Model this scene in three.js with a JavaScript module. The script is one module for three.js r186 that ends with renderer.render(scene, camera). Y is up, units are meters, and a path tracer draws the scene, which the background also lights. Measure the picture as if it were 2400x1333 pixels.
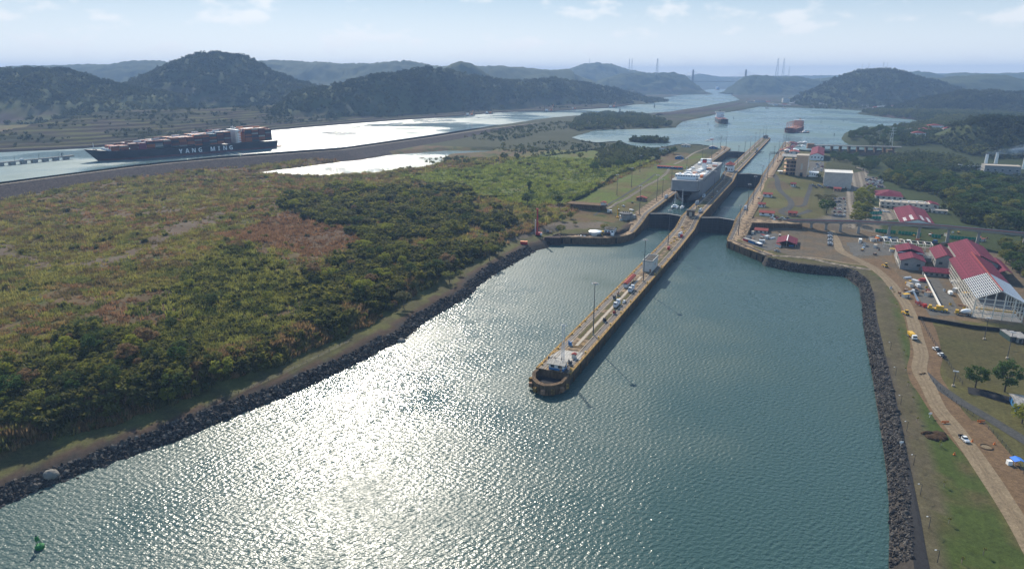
import * as THREE from 'three';
import { mergeGeometries } from 'three/addons/utils/BufferGeometryUtils.js';
import { ImprovedNoise } from 'three/addons/math/ImprovedNoise.js';
import { FontLoader } from 'three/addons/loaders/FontLoader.js';
import { TextGeometry } from 'three/addons/geometries/TextGeometry.js';

// ---------------------------------------------------------------- camera, sky, sun, exposure
// World: x across the locks (right), y up, z = -s with s running along the lock axis away from the camera; y = 0 is the lower water.
const CAM = { x: 111, y: 150, s: -699, pitch: 16.9 * Math.PI / 180, yaw: 23.9 * Math.PI / 180, f: 1608 };
const scene = new THREE.Scene();
const camera = new THREE.PerspectiveCamera(2 * Math.atan(666.5 / CAM.f) * 180 / Math.PI, 2400 / 1333, 1, 60000);
camera.position.set(CAM.x, CAM.y, -CAM.s);
camera.rotation.order = 'YXZ';
camera.rotation.y = CAM.yaw; camera.rotation.x = -CAM.pitch;

const renderer = new THREE.WebGLRenderer({ antialias: true });
renderer.toneMapping = THREE.LinearToneMapping;
renderer.toneMappingExposure = 1.36;
renderer.shadowMap.enabled = true;

// seeded random and noise
function rng(seed) { let a = seed >>> 0; return () => { a = (a + 0x6D2B79F5) | 0; let t = Math.imul(a ^ (a >>> 15), 1 | a); t = (t + Math.imul(t ^ (t >>> 7), 61 | t)) ^ t; return ((t ^ (t >>> 14)) >>> 0) / 4294967296; }; }
const R = rng(7);
const rr = (a, b) => a + (b - a) * R();
function hash2(x, y) { let h = Math.imul(x, 374761393) + Math.imul(y, 668265263); h = Math.imul(h ^ (h >>> 13), 1274126177); return ((h ^ (h >>> 16)) >>> 0) / 4294967296; }
function vnoise(x, y) { const xi = Math.floor(x), yi = Math.floor(y); let fx = x - xi, fy = y - yi; fx = fx * fx * (3 - 2 * fx); fy = fy * fy * (3 - 2 * fy); const a = hash2(xi, yi), b = hash2(xi + 1, yi), c = hash2(xi, yi + 1), d = hash2(xi + 1, yi + 1); return a + (b - a) * fx + (c - a) * fy + (a - b - c + d) * fx * fy; }
function fbm(x, y, o = 4) { let v = 0, a = 0.5, n = 0; for (let i = 0; i < o; i++) { v += a * vnoise(x, y); n += a; x = x * 2.03 + 17.1; y = y * 2.03 + 9.7; a *= 0.5; } return v / n; }
const clamp = (v, a, b) => v < a ? a : v > b ? b : v;
const lerp = (a, b, t) => a + (b - a) * t;
const sstep = (a, b, v) => { const t = clamp((v - a) / (b - a), 0, 1); return t * t * (3 - 2 * t); };
const lin = (r, g, b) => new THREE.Color().setRGB(r, g, b);

// the sun stands ahead and to the left, about a third of the way up
const SUN_EL = 34 * Math.PI / 180, SUN_AZ = CAM.yaw + 15 * Math.PI / 180;   // left of the lock axis
const sunDir = new THREE.Vector3(-Math.sin(SUN_AZ) * Math.cos(SUN_EL), Math.sin(SUN_EL), -Math.cos(SUN_AZ) * Math.cos(SUN_EL));
const sun = new THREE.DirectionalLight(lin(1, 0.91, 0.77), 5);
sun.position.copy(sunDir).multiplyScalar(3000); sun.target.position.set(0, 0, 0);
sun.castShadow = true; sun.shadow.radius = 1; sun.shadow.mapSize.set(4096, 4096);
Object.assign(sun.shadow.camera, { left: -1500, right: 1500, top: 1500, bottom: -1500, near: 10, far: 7000 });
scene.add(sun); scene.add(sun.target);

// sky: hazy tropical air, whiter towards the horizon and the sun, thin broken cumulus low down
{
  const W = 4096, Hh = 2048, data = new Float32Array(W * Hh * 4);
  const stops = [[0, 0.86, 0.86, 0.84], [1.5, 0.68, 0.72, 0.73], [6, 0.29, 0.43, 0.55], [14, 0.21, 0.36, 0.53], [35, 0.135, 0.27, 0.48], [90, 0.07, 0.16, 0.34]];
  const colEl = (el) => { let i = 0; while (i < stops.length - 2 && stops[i + 1][0] < el) i++; const t = clamp((el - stops[i][0]) / (stops[i + 1][0] - stops[i][0]), 0, 1); return [1, 2, 3].map((k) => lerp(stops[i][k], stops[i + 1][k], t)); };
  const cn = new ImprovedNoise();
  const sx = sunDir.x, sy = sunDir.y, sz = sunDir.z;
  for (let j = 0; j < Hh; j++) {
    const el = ((j + 0.5) / Hh - 0.5) * 180, c = colEl(Math.max(el, 0)), ce = Math.cos(el * Math.PI / 180), se = Math.sin(el * Math.PI / 180);
    for (let i = 0; i < W; i++) {
      const az = ((i + 0.5) / W - 0.5) * 2 * Math.PI, k = (j * W + i) * 4;
      const x = ce * Math.cos(az), z = ce * Math.sin(az);
      const d = clamp(x * sx + se * sy + z * sz, -1, 1), g = 0.20 * Math.pow((1 + d) / 2, 6) + 0.35 * Math.pow((1 + d) / 2, 40);
      let r = c[0] + g, gg = c[1] + g * 0.96, b = c[2] + g * 0.88;
      if (el > 0 && el < 40) {
        let n = 0, am = 0.5, k = 13; for (let o = 0; o < 6; o++) { n += am * cn.noise(x * k + 31, se * k * 2.6 + 7, z * k + 13); am *= 0.55; k *= 2.05; }
        const cov = sstep(0.05, 0.34, n) * sstep(0.2, 1.8, el) * (1 - sstep(20, 40, el)) * 0.75;
        r = lerp(r, 0.70 + g * 0.5, cov); gg = lerp(gg, 0.72 + g * 0.5, cov); b = lerp(b, 0.74 + g * 0.5, cov);
      }
      data[k] = r; data[k + 1] = gg; data[k + 2] = b; data[k + 3] = 1;
    }
  }
  const t = new THREE.DataTexture(data, W, Hh, THREE.RGBAFormat, THREE.FloatType);
  t.mapping = THREE.EquirectangularReflectionMapping; t.magFilter = THREE.LinearFilter; t.needsUpdate = true;
  scene.background = t; scene.environment = t;
}
scene.fog = new THREE.FogExp2(lin(0.41, 0.63, 1.0), 0.000112);

// ---------------------------------------------------------------- photograph points to places
// the ray through pixel (px, py) of the 2400 x 1333 photograph, met with the level y
const cosP = Math.cos(CAM.pitch), sinP = Math.sin(CAM.pitch), cosY = Math.cos(CAM.yaw), sinY = Math.sin(CAM.yaw);
function ray(px, py) { const a = (px - 1200) / CAM.f, b = (666.5 - py) / CAM.f, fw = cosP + b * sinP; return { x: a * cosY - fw * sinY, y: b * cosP - sinP, s: fw * cosY + a * sinY, fw }; }
function G(px, py, y = 0) { const d = ray(px, py), t = (y - CAM.y) / d.y; return new THREE.Vector3(CAM.x + d.x * t, y, -(CAM.s + d.s * t)); }
function atDepth(px, py, fw) { const d = ray(px, py), t = fw / d.fw; return new THREE.Vector3(CAM.x + d.x * t, CAM.y + d.y * t, -(CAM.s + d.s * t)); }

// ---------------------------------------------------------------- textures
function tex(n, f, srgb = true, reps = 1) {
  const d = new Uint8Array(n * n * 4);
  for (let j = 0; j < n; j++) for (let i = 0; i < n; i++) { const c = f(i / n, j / n, i, j), k = (j * n + i) * 4; d[k] = clamp(c[0] * 255, 0, 255); d[k + 1] = clamp(c[1] * 255, 0, 255); d[k + 2] = clamp(c[2] * 255, 0, 255); d[k + 3] = 255; }
  const t = new THREE.DataTexture(d, n, n); t.wrapS = t.wrapT = THREE.RepeatWrapping; t.magFilter = THREE.LinearFilter; t.minFilter = THREE.LinearFilter;
  if (srgb) t.colorSpace = THREE.SRGBColorSpace; t.repeat.set(reps, reps); t.needsUpdate = true; return t;
}
// noise that wraps round
function tnoise(u, v, p, seed = 0) { const x = u * p, y = v * p, xi = Math.floor(x), yi = Math.floor(y); let fx = x - xi, fy = y - yi; fx = fx * fx * (3 - 2 * fx); fy = fy * fy * (3 - 2 * fy); const h = (a, b) => hash2(((a % p) + p) % p + seed * 131, ((b % p) + p) % p + seed * 57); const a = h(xi, yi), b = h(xi + 1, yi), c = h(xi, yi + 1), d = h(xi + 1, yi + 1); return a + (b - a) * fx + (c - a) * fy + (a - b - c + d) * fx * fy; }
function tfbm(u, v, p, o, seed = 0) { let s = 0, a = 0.5, n = 0; for (let i = 0; i < o; i++) { s += a * tnoise(u, v, p, seed + i); n += a; p *= 2; a *= 0.55; } return s / n; }
const grain = tex(512, (u, v) => { const n = 0.50 + 0.26 * (tfbm(u, v, 24, 5, 1) - 0.5) + 0.12 * (tfbm(u, v, 5, 3, 2) - 0.5) + 0.17 * (tnoise(u, v, 128, 9) - 0.5); return [n + 0.28, n + 0.28, n + 0.27]; }, true);
const stain = tex(512, (u, v) => { const n = tfbm(u, v, 6, 6, 3), m = tfbm(u, v, 3, 4, 21), sp = tnoise(u, v, 200, 5); let c = 0.80 + 0.7 * (n - 0.5) + 0.12 * (sp - 0.5); if (m > 0.5) c *= 1 - 2.2 * (m - 0.5); return [c, c * 0.985, c * 0.955]; }, true);
const stainSoft = tex(512, (u, v) => { const n = tfbm(u, v, 7, 6, 41), d = tnoise(u, v * 0.08, 90, 42), c = 0.93 + 0.16 * (n - 0.5) - 0.10 * Math.max(0, d - 0.7); return [c, c * 0.99, c * 0.975]; }, true);
const streak = tex(512, (u, v) => { const n = tfbm(u, v * 0.25 + 0.0, 16, 5, 4), m = tnoise(u, v * 0.0 + 0.3, 64, 8); const c = 0.72 + 0.5 * (n - 0.5) - 0.28 * Math.max(0, m - 0.55); return [c, c * 0.97, c * 0.92]; }, true);
const rockT = tex(512, (u, v) => { const n = tfbm(u, v, 24, 5, 6); const c = 0.45 + 1.1 * (n - 0.5); return [c + 0.2, c + 0.19, c + 0.19]; }, true);

// water: a tile of waves, as slopes
const waveTile = 72;
function waveNormals(N, waves, dir, spread, lmin, lmax, slope, seed) {
  const q = rng(seed), sxA = new Float32Array(N * N), syA = new Float32Array(N * N); let tot = 0;
  for (let w = 0; w < waves; w++) {
    const L = lmin * Math.pow(lmax / lmin, q()), th = dir + spread * (q() + q() + q() - 1.5) / 1.5, kx = Math.round(waveTile / L * Math.cos(th)), ky = Math.round(waveTile / L * Math.sin(th));
    if (!kx && !ky) continue;
    const amp = 1, km = Math.hypot(kx, ky), ax = amp * kx / km, ay = amp * ky / km, ph = q() * 6.283; tot += amp * amp / 2;
    const dx = 2 * Math.PI * kx / N, cD = Math.cos(dx), sD = Math.sin(dx);
    for (let j = 0; j < N; j++) { const p0 = 2 * Math.PI * ky * j / N + ph; let c = Math.cos(p0), s = Math.sin(p0); const row = j * N; for (let i = 0; i < N; i++) { sxA[row + i] += ax * c; syA[row + i] += ay * c; const c2 = c * cD - s * sD; s = s * cD + c * sD; c = c2; } }
  }
  const k = slope / Math.sqrt(tot), d = new Uint8Array(N * N * 4);
  for (let i = 0; i < N * N; i++) { const x = -sxA[i] * k, y = -syA[i] * k, l = 1 / Math.sqrt(1 + x * x + y * y); d[i * 4] = 127.5 + 127.5 * x * l; d[i * 4 + 1] = 127.5 + 127.5 * y * l; d[i * 4 + 2] = 127.5 + 127.5 * l; d[i * 4 + 3] = 255; }
  const t = new THREE.DataTexture(d, N, N); t.wrapS = t.wrapT = THREE.RepeatWrapping; t.magFilter = t.minFilter = THREE.LinearFilter; t.repeat.set(1 / waveTile, 1 / waveTile); t.needsUpdate = true; return t;
}
const wavesN = waveNormals(1024, 150, 1.0, 2.2, 0.5, 3.4, 0.17, 5);
const ripplesB = tex(512, (u, v) => { const n = tfbm(u, v, 24, 4, 31); return [n, n, n]; }, false, 1 / 37);
ripplesB.rotation = 0.6;
const slick = tex(512, (u, v) => { const n = tfbm(u, v, 4, 6, 14); const r = clamp(0.40 + 1.7 * (n - 0.5), 0.1, 0.8); return [r, r, r]; }, false, 1 / 620);
slick.rotation = 0.9;

// ---------------------------------------------------------------- materials
const MAT = {};
function std(name, color, rough = 0.85, extra = {}) { const m = new THREE.MeshPhysicalMaterial({ color: Array.isArray(color) ? lin(...color) : color, roughness: rough, specularIntensity: rough >= 0.8 ? 0.2 : 0.8, ...extra }); m.name = name; return (MAT[name] = m); }
function scaled(t, metres) { const c = t.clone(); c.repeat.set(1 / metres, 1 / metres); c.needsUpdate = true; return c; }
const M = {
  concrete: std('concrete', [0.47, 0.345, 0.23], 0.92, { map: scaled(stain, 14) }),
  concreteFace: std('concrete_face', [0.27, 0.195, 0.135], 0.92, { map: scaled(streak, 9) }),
  concretePale: std('concrete_pale', [0.48, 0.42, 0.34], 0.9, { map: scaled(stainSoft, 13) }),
  concreteGrey: std('concrete_grey', [0.36, 0.35, 0.33], 0.9, { map: scaled(stainSoft, 11) }),
  tide: std('wet_algae', [0.05, 0.046, 0.036], 0.7, { map: scaled(streak, 5) }),
  ochre: std('ochre_paint', [0.50, 0.32, 0.12], 0.85, { map: scaled(stain, 6) }),
  steelDark: std('dark_steel', [0.045, 0.05, 0.06], 0.6, { metalness: 0.2 }),
  gate: std('gate_steel', [0.05, 0.06, 0.075], 0.62, { map: scaled(streak, 7) }),
  rail: std('rail_steel', [0.07, 0.06, 0.055], 0.6, { metalness: 0.3 }),
  white: std('white_paint', [0.80, 0.80, 0.78], 0.6),
  offwhite: std('offwhite_paint', [0.72, 0.70, 0.65], 0.7, { map: scaled(stainSoft, 12) }),
  beige: std('beige_wall', [0.68, 0.61, 0.53], 0.85, { map: scaled(stainSoft, 15) }),
  tan: std('tan_cladding', [0.66, 0.46, 0.32], 0.85, { map: scaled(stainSoft, 10) }),
  brown: std('brown_frame', [0.27, 0.165, 0.105], 0.8),
  greyWall: std('grey_wall', [0.33, 0.33, 0.325], 0.85, { map: scaled(stainSoft, 9) }),
  redRoof: std('red_roof', [0.29, 0.05, 0.105], 0.8, { map: scaled(streak, 8) }),
  redRoofOld: std('weathered_red_roof', [0.32, 0.075, 0.065], 0.8, { map: scaled(stainSoft, 7) }),
  roofGrey: std('grey_roof', [0.16, 0.155, 0.15], 0.8, { map: scaled(stain, 8) }),
  roofPale: std('pale_roof', [0.55, 0.55, 0.55], 0.5, { map: scaled(streak, 8) }),
  asphalt: std('asphalt', [0.11, 0.11, 0.11], 0.92, { map: scaled(grain, 19) }),
  asphaltDark: std('dark_asphalt', [0.045, 0.045, 0.05], 0.92, { map: scaled(grain, 9) }),
  gravel: std('gravel_road', [0.36, 0.275, 0.18], 0.95, { map: scaled(grain, 21) }),
  dirt: std('bare_dirt', [0.24, 0.155, 0.09], 0.95, { map: scaled(grain, 23) }),
  dirtTrack: std('worn_track', [0.31, 0.235, 0.155], 0.95, { map: scaled(grain, 13) }),
  pavePale: std('pale_pavement', [0.38, 0.33, 0.27], 0.92, { map: scaled(stain, 9) }),
  yard: std('grey_yard', [0.18, 0.17, 0.155], 0.92, { map: scaled(grain, 27) }),
  lawn: std('lawn', [0.085, 0.12, 0.03], 0.95, { map: scaled(grain, 7) }),
  lawnBright: std('bright_lawn', [0.11, 0.17, 0.035], 0.95, { map: scaled(grain, 7) }),
  lawnDry: std('dry_lawn', [0.155, 0.14, 0.06], 0.95, { map: scaled(grain, 9) }),
  rock: std('dark_rock', [0.13, 0.12, 0.12], 0.9, { map: scaled(rockT, 2.2) }),
  rockFill: std('rock_fill', [0.095, 0.075, 0.072], 0.95, { map: scaled(rockT, 30) }),
  yellow: std('yellow_paint', [0.62, 0.36, 0.03], 0.55),
  orange: std('orange_paint', [0.62, 0.16, 0.03], 0.6),
  red: std('red_paint', [0.45, 0.03, 0.03], 0.55),
  blue: std('blue_paint', [0.03, 0.16, 0.36], 0.5),
  green: std('green_sheet', [0.01, 0.24, 0.15], 0.7),
  buoyGreen: std('buoy_green', [0.02, 0.17, 0.04], 0.5),
  black: std('black_rubber', [0.02, 0.02, 0.022], 0.8),
  glass: std('dark_glass', [0.03, 0.045, 0.055], 0.12),
  pole: std('pole_steel', [0.10, 0.10, 0.105], 0.6, { metalness: 0.3 }),
  galv: std('galvanised_steel', [0.58, 0.60, 0.62], 0.5, { metalness: 0.15 }),
  steelWhite: std('primed_steel', [0.66, 0.62, 0.54], 0.6),
  tankRoof: std('bright_metal', [0.92, 0.92, 0.93], 0.36, { metalness: 1 }),
  rust: std('rusty_piling', [0.055, 0.038, 0.036], 0.9),
  hullGrey: std('hull_grey', [0.27, 0.285, 0.305], 0.55, { map: scaled(stainSoft, 30) }),
  hullNavy: std('hull_navy', [0.018, 0.028, 0.042], 0.5, { map: scaled(stain, 40) }),
  antifoul: std('red_oxide', [0.20, 0.05, 0.045], 0.65, { map: scaled(stain, 25) }),
  hullRed: std('hull_red', [0.28, 0.045, 0.04], 0.6, { map: scaled(stain, 20) }),
  deckTan: std('deck_tan', [0.48, 0.24, 0.16], 0.75),
  skin: std('skin', [0.35, 0.2, 0.13], 0.7), hivis: std('hivis_vest', [0.7, 0.35, 0.02], 0.8), denim: std('denim', [0.05, 0.06, 0.1], 0.9),
};
function leafMat(name, c) { const m = new THREE.MeshPhysicalMaterial({ color: lin(...c), roughness: 0.9, transmission: 0.5, thickness: 0, side: THREE.DoubleSide, ior: 1.35, specularIntensity: 0.25 }); m.name = name; return m; }

// ---------------------------------------------------------------- shapes
// Geo collects faces; every mesh made from it is flat-shaded, with uv in metres taken from the plane each face lies nearest to
class Geo {
  constructor() { this.p = []; this.uv = []; }
  v3(a, b, c) {
    const ux = b[0] - a[0], uy = b[1] - a[1], uz = b[2] - a[2], vx = c[0] - a[0], vy = c[1] - a[1], vz = c[2] - a[2];
    const nx = Math.abs(uy * vz - uz * vy), ny = Math.abs(uz * vx - ux * vz), nz = Math.abs(ux * vy - uy * vx);
    for (const q of [a, b, c]) { this.p.push(q[0], q[1], q[2]); if (ny >= nx && ny >= nz) this.uv.push(q[0], q[2]); else if (nx >= nz) this.uv.push(q[2], q[1]); else this.uv.push(q[0], q[1]); }
    return this;
  }
  quad(a, b, c, d) { this.v3(a, b, c); this.v3(a, c, d); return this; }
  poly(pts) { for (let i = 1; i + 1 < pts.length; i++) this.v3(pts[0], pts[i], pts[i + 1]); return this; }
  // box with its base centre at (x, y, z), turned by r about y
  box(x, y, z, w, h, d, r = 0) { return this.frustum(x, y, z, w, d, w, d, h, r); }
  frustum(x, y, z, w0, d0, w1, d1, h, r = 0, ox = 0, oz = 0) {
    const c = Math.cos(r), s = Math.sin(r), P = (a, b, e) => [x + a * c + e * s, y + b, z - a * s + e * c];
    const A = [P(-w0 / 2, 0, d0 / 2), P(w0 / 2, 0, d0 / 2), P(w0 / 2, 0, -d0 / 2), P(-w0 / 2, 0, -d0 / 2)], B = [P(-w1 / 2 + ox, h, d1 / 2 + oz), P(w1 / 2 + ox, h, d1 / 2 + oz), P(w1 / 2 + ox, h, -d1 / 2 + oz), P(-w1 / 2 + ox, h, -d1 / 2 + oz)];
    for (let i = 0; i < 4; i++) { const j = (i + 1) % 4; this.quad(A[i], A[j], B[j], B[i]); }
    this.poly(B); this.poly([A[3], A[2], A[1], A[0]]); return this;
  }
  // gabled roof over w x d, ridge along d (its own z), turned by r; t = thickness of the sheet
  gable(x, y, z, w, d, rise, r = 0, t = 0.35) {
    const c = Math.cos(r), s = Math.sin(r), P = (a, b, e) => [x + a * c + e * s, y + b, z - a * s + e * c];
    for (const k of [-1, 1]) {
      const e0 = P(k * w / 2, 0, d / 2), e1 = P(k * w / 2, 0, -d / 2), r0 = P(0, rise, d / 2), r1 = P(0, rise, -d / 2), f0 = P(k * w / 2, -t, d / 2), f1 = P(k * w / 2, -t, -d / 2), g0 = P(0, rise - t, d / 2), g1 = P(0, rise - t, -d / 2);
      this.quad(e0, e1, r1, r0); this.quad(f1, f0, g0, g1); this.quad(e1, e0, f0, f1); this.quad(e0, r0, g0, f0); this.quad(r1, e1, f1, g1);
    }
    return this;
  }
  hip(x, y, z, w, d, rise, r = 0, inset) { const i = inset ?? w / 2; const c = Math.cos(r), s = Math.sin(r), P = (a, b, e) => [x + a * c + e * s, y + b, z - a * s + e * c]; const A = P(-w / 2, 0, d / 2), B = P(w / 2, 0, d / 2), C = P(w / 2, 0, -d / 2), D = P(-w / 2, 0, -d / 2), E = P(0, rise, d / 2 - i), F = P(0, rise, -d / 2 + i); this.v3(A, B, E); this.quad(B, C, F, E); this.v3(C, D, F); this.quad(D, A, E, F); this.poly([D, C, B, A]); return this; }
  cyl(x, y, z, r0, r1, h, n = 10, cap = true) { const a = [], b = []; for (let i = 0; i < n; i++) { const t = i / n * 2 * Math.PI; a.push([x + r0 * Math.cos(t), y, z - r0 * Math.sin(t)]); b.push([x + r1 * Math.cos(t), y + h, z - r1 * Math.sin(t)]); } for (let i = 0; i < n; i++) { const j = (i + 1) % n; this.quad(a[i], a[j], b[j], b[i]); } if (cap) { this.poly(b); this.poly(a.slice().reverse()); } return this; }
  // straight bar between two points, square or round
  bar(a, b, w, n = 4, w2 = w) {
    const A = new THREE.Vector3(...a), B = new THREE.Vector3(...b), d = B.clone().sub(A).normalize(), u = Math.abs(d.y) > 0.9 ? new THREE.Vector3(1, 0, 0) : new THREE.Vector3(0, 1, 0), e = new THREE.Vector3().crossVectors(d, u).normalize(), f = new THREE.Vector3().crossVectors(e, d);
    const ring = (C, ww) => Array.from({ length: n }, (_, i) => { const t = (i + 0.5) / n * 2 * Math.PI, k = ww / 2 / Math.cos(Math.PI / n) ; return C.clone().addScaledVector(e, Math.cos(t) * k).addScaledVector(f, Math.sin(t) * k).toArray(); });
    const p = ring(A, w), q = ring(B, w2); for (let i = 0; i < n; i++) { const j = (i + 1) % n; this.quad(p[i], p[j], q[j], q[i]); } this.poly(q); this.poly(p.slice().reverse()); return this;
  }
  // vertical prism on a floor plan [[x, z], ...] given counter-clockwise from above or not
  prism(pl, y0, y1, cap = true) {
    const sh = pl.map((q) => new THREE.Vector2(q[0], -q[1])); if (THREE.ShapeUtils.area(sh) < 0) { sh.reverse(); pl = pl.slice().reverse(); }
    const n = pl.length, Y0 = (i) => Array.isArray(y0) ? y0[i] : y0, Y1 = (i) => Array.isArray(y1) ? y1[i] : y1;
    for (let i = 0; i < n; i++) { const j = (i + 1) % n; this.quad([pl[i][0], Y0(i), pl[i][1]], [pl[j][0], Y0(j), pl[j][1]], [pl[j][0], Y1(j), pl[j][1]], [pl[i][0], Y1(i), pl[i][1]]); }
    if (cap) for (const t of THREE.ShapeUtils.triangulateShape(sh, [])) this.v3(...t.map((k) => [pl[k][0], Y1(k), pl[k][1]]));
    return this;
  }
  geometry() { const g = new THREE.BufferGeometry(); g.setAttribute('position', new THREE.Float32BufferAttribute(this.p, 3)); g.setAttribute('uv', new THREE.Float32BufferAttribute(this.uv, 2)); return g; }
  mesh(name, mat, parent) { const m = new THREE.Mesh(this.geometry(), mat); m.name = name; m.castShadow = m.receiveShadow = true; if (parent) parent.add(m); return m; }
}
const taken = new Map();
function numbered(n) { const k = taken.get(n) ?? 0; taken.set(n, k + 1); return k ? `${n}_${String(k).padStart(3, '0')}` : n; }
function thing(name, label, category, x = 0, y = 0, z = 0, ry = 0, group) { const o = new THREE.Group(); o.name = numbered(name); o.position.set(x, y, z); o.rotation.y = ry; o.userData = { label, category }; if (group) o.userData.group = group; scene.add(o); return o; }
function single(mesh, label, category, group) { mesh.name = numbered(mesh.name); mesh.userData = { label, category }; if (group) mesh.userData.group = group; mesh.castShadow = mesh.receiveShadow = true; scene.add(mesh); return mesh; }
function structure(mesh, label) { mesh.name = numbered(mesh.name); mesh.userData = { kind: 'structure' }; if (label) mesh.userData.label = label; mesh.castShadow = mesh.receiveShadow = true; scene.add(mesh); return mesh; }
function stuff(mesh, label, category) { mesh.name = numbered(mesh.name); mesh.userData = { kind: 'stuff', label, category }; mesh.castShadow = mesh.receiveShadow = true; scene.add(mesh); return mesh; }
function copyOf(o, x, y, z, ry, label, sc) { const c = o.clone(); c.name = numbered(o.name.replace(/_\d{3}$/, '')); c.userData = { ...o.userData }; if (label) c.userData.label = label; c.position.set(x, y, z); if (ry !== undefined) c.rotation.y = ry; if (sc) c.scale.setScalar(sc); scene.add(c); return c; }

// ---------------------------------------------------------------- land and water
const LAKE = 17.5, LANE = 9.5, LOW = 0.6;
const px2 = (list, y) => list.map(([a, b]) => { const p = G(a, b, y); return [p.x, p.z]; });
const S2 = (list) => list.map(([x, s]) => [x, -s]);
// outlines of the waters, on their own levels
const leftShore = px2([[-330, 1333], [0, 1188], [90, 1150], [170, 1118], [240, 1092], [330, 1060], [420, 1030], [480, 1004], [560, 972], [620, 948], [690, 920], [760, 888], [850, 846], [905, 815], [950, 795], [985, 762], [1040, 728], [1100, 694], [1118, 672], [1150, 648], [1200, 620], [1235, 600], [1256, 588]], 0);
const rightShore = px2([[1796, 622], [1850, 634], [1900, 640], [1960, 644], [1990, 650], [2022, 676], [2030, 716], [2034, 768], [2044, 820], [2060, 900], [2072, 970], [2084, 1040], [2094, 1110], [2100, 1180], [2102, 1260], [2104, 1340]], 0);
const approach = [[-330, 760], ...leftShore, ...S2([[-104, -126], [-104, -112], [-60, -96], [-48, -84], [-42.7, -62], [-42.7, 944], [42.7, 944], [42.7, -60], [60, -80]]), ...rightShore, ...S2([[152, -560], [160, -900]]), [-330, 900]];
const lakeLeft = px2([[1346, 322], [1370, 329], [1400, 333], [1440, 330], [1470, 334], [1500, 345], [1540, 345], [1578, 338], [1600, 336], [1640, 337], [1668, 341]], LAKE);
const lakeRight = px2([[1830, 345], [1900, 352], [1990, 352], [2080, 350], [2010, 345], [1985, 335], [1976, 325], [1982, 312], [2020, 303], [2090, 300], [2130, 308], [2200, 292], [2150, 281], [2080, 275], [2020, 268], [2010, 266], [2025, 260], [1960, 255], [1880, 252], [1830, 251], [1780, 250], [1740, 258], [1700, 264], [1650, 275], [1600, 285], [1586, 297], [1590, 299], [1520, 302], [1400, 305]], LAKE);
const lake = [...lakeLeft, ...S2([[-70, 690], [-42.7, 660], [-42.7, 600], [42.7, 600], [42.7, 840], [60, 850]]), ...lakeRight];
const cocoli = px2([[-300, 462], [0, 424], [300, 386], [500, 366], [800, 344], [1000, 316], [1150, 294], [1290, 277], [1340, 272], [1480, 268], [1560, 262], [1640, 250], [1700, 240], [1730, 234], [1712, 222], [1712, 213], [1700, 209], [1668, 209], [1645, 212], [1600, 222], [1560, 229], [1530, 231], [1540, 239], [1480, 246], [1430, 252], [1320, 259], [1180, 263], [1075, 272], [930, 282], [640, 305], [200, 347], [0, 357], [-300, 372]], LAKE);
const farEdge = px2([[1530, 234], [1480, 246], [1430, 252], [1320, 259], [1180, 263], [1075, 272], [930, 282], [640, 305], [200, 347], [0, 357], [-300, 372]], LAKE), farBank = [...farEdge.map(([x, z]) => [x + sinY * 8, z + cosY * 8]), ...farEdge.slice().reverse().map(([x, z]) => [x - sinY * 900, z - cosY * 900])];
const pond = px2([[500, 418], [620, 412], [760, 414], [880, 408], [930, 400], [1000, 392], [1050, 380], [1040, 372], [1060, 362], [1160, 358], [1160, 352], [1040, 352], [960, 358], [880, 364], [780, 380], [640, 398]], 6.5);
function sdf(poly, x, z) {
  let d = 1e18, inside = false;
  for (let i = 0, j = poly.length - 1; i < poly.length; j = i++) {
    const [xi, zi] = poly[i], [xj, zj] = poly[j], ex = xj - xi, ez = zj - zi, wx = x - xi, wz = z - zi, t = clamp((wx * ex + wz * ez) / (ex * ex + ez * ez + 1e-9), 0, 1), a = wx - ex * t, b = wz - ez * t, q = a * a + b * b;
    if (q < d) d = q;
    if ((zi > z) !== (zj > z) && x < (xj - xi) * (z - zi) / (zj - zi) + xi) inside = !inside;
  }
  return inside ? -Math.sqrt(d) : Math.sqrt(d);
}
const inPoly = (poly, x, z) => { let c = false; for (let i = 0, j = poly.length - 1; i < poly.length; j = i++) { const [xi, zi] = poly[i], [xj, zj] = poly[j]; if ((zi > z) !== (zj > z) && x < (xj - xi) * (z - zi) / (zj - zi) + xi) c = !c; } return c; };
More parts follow.
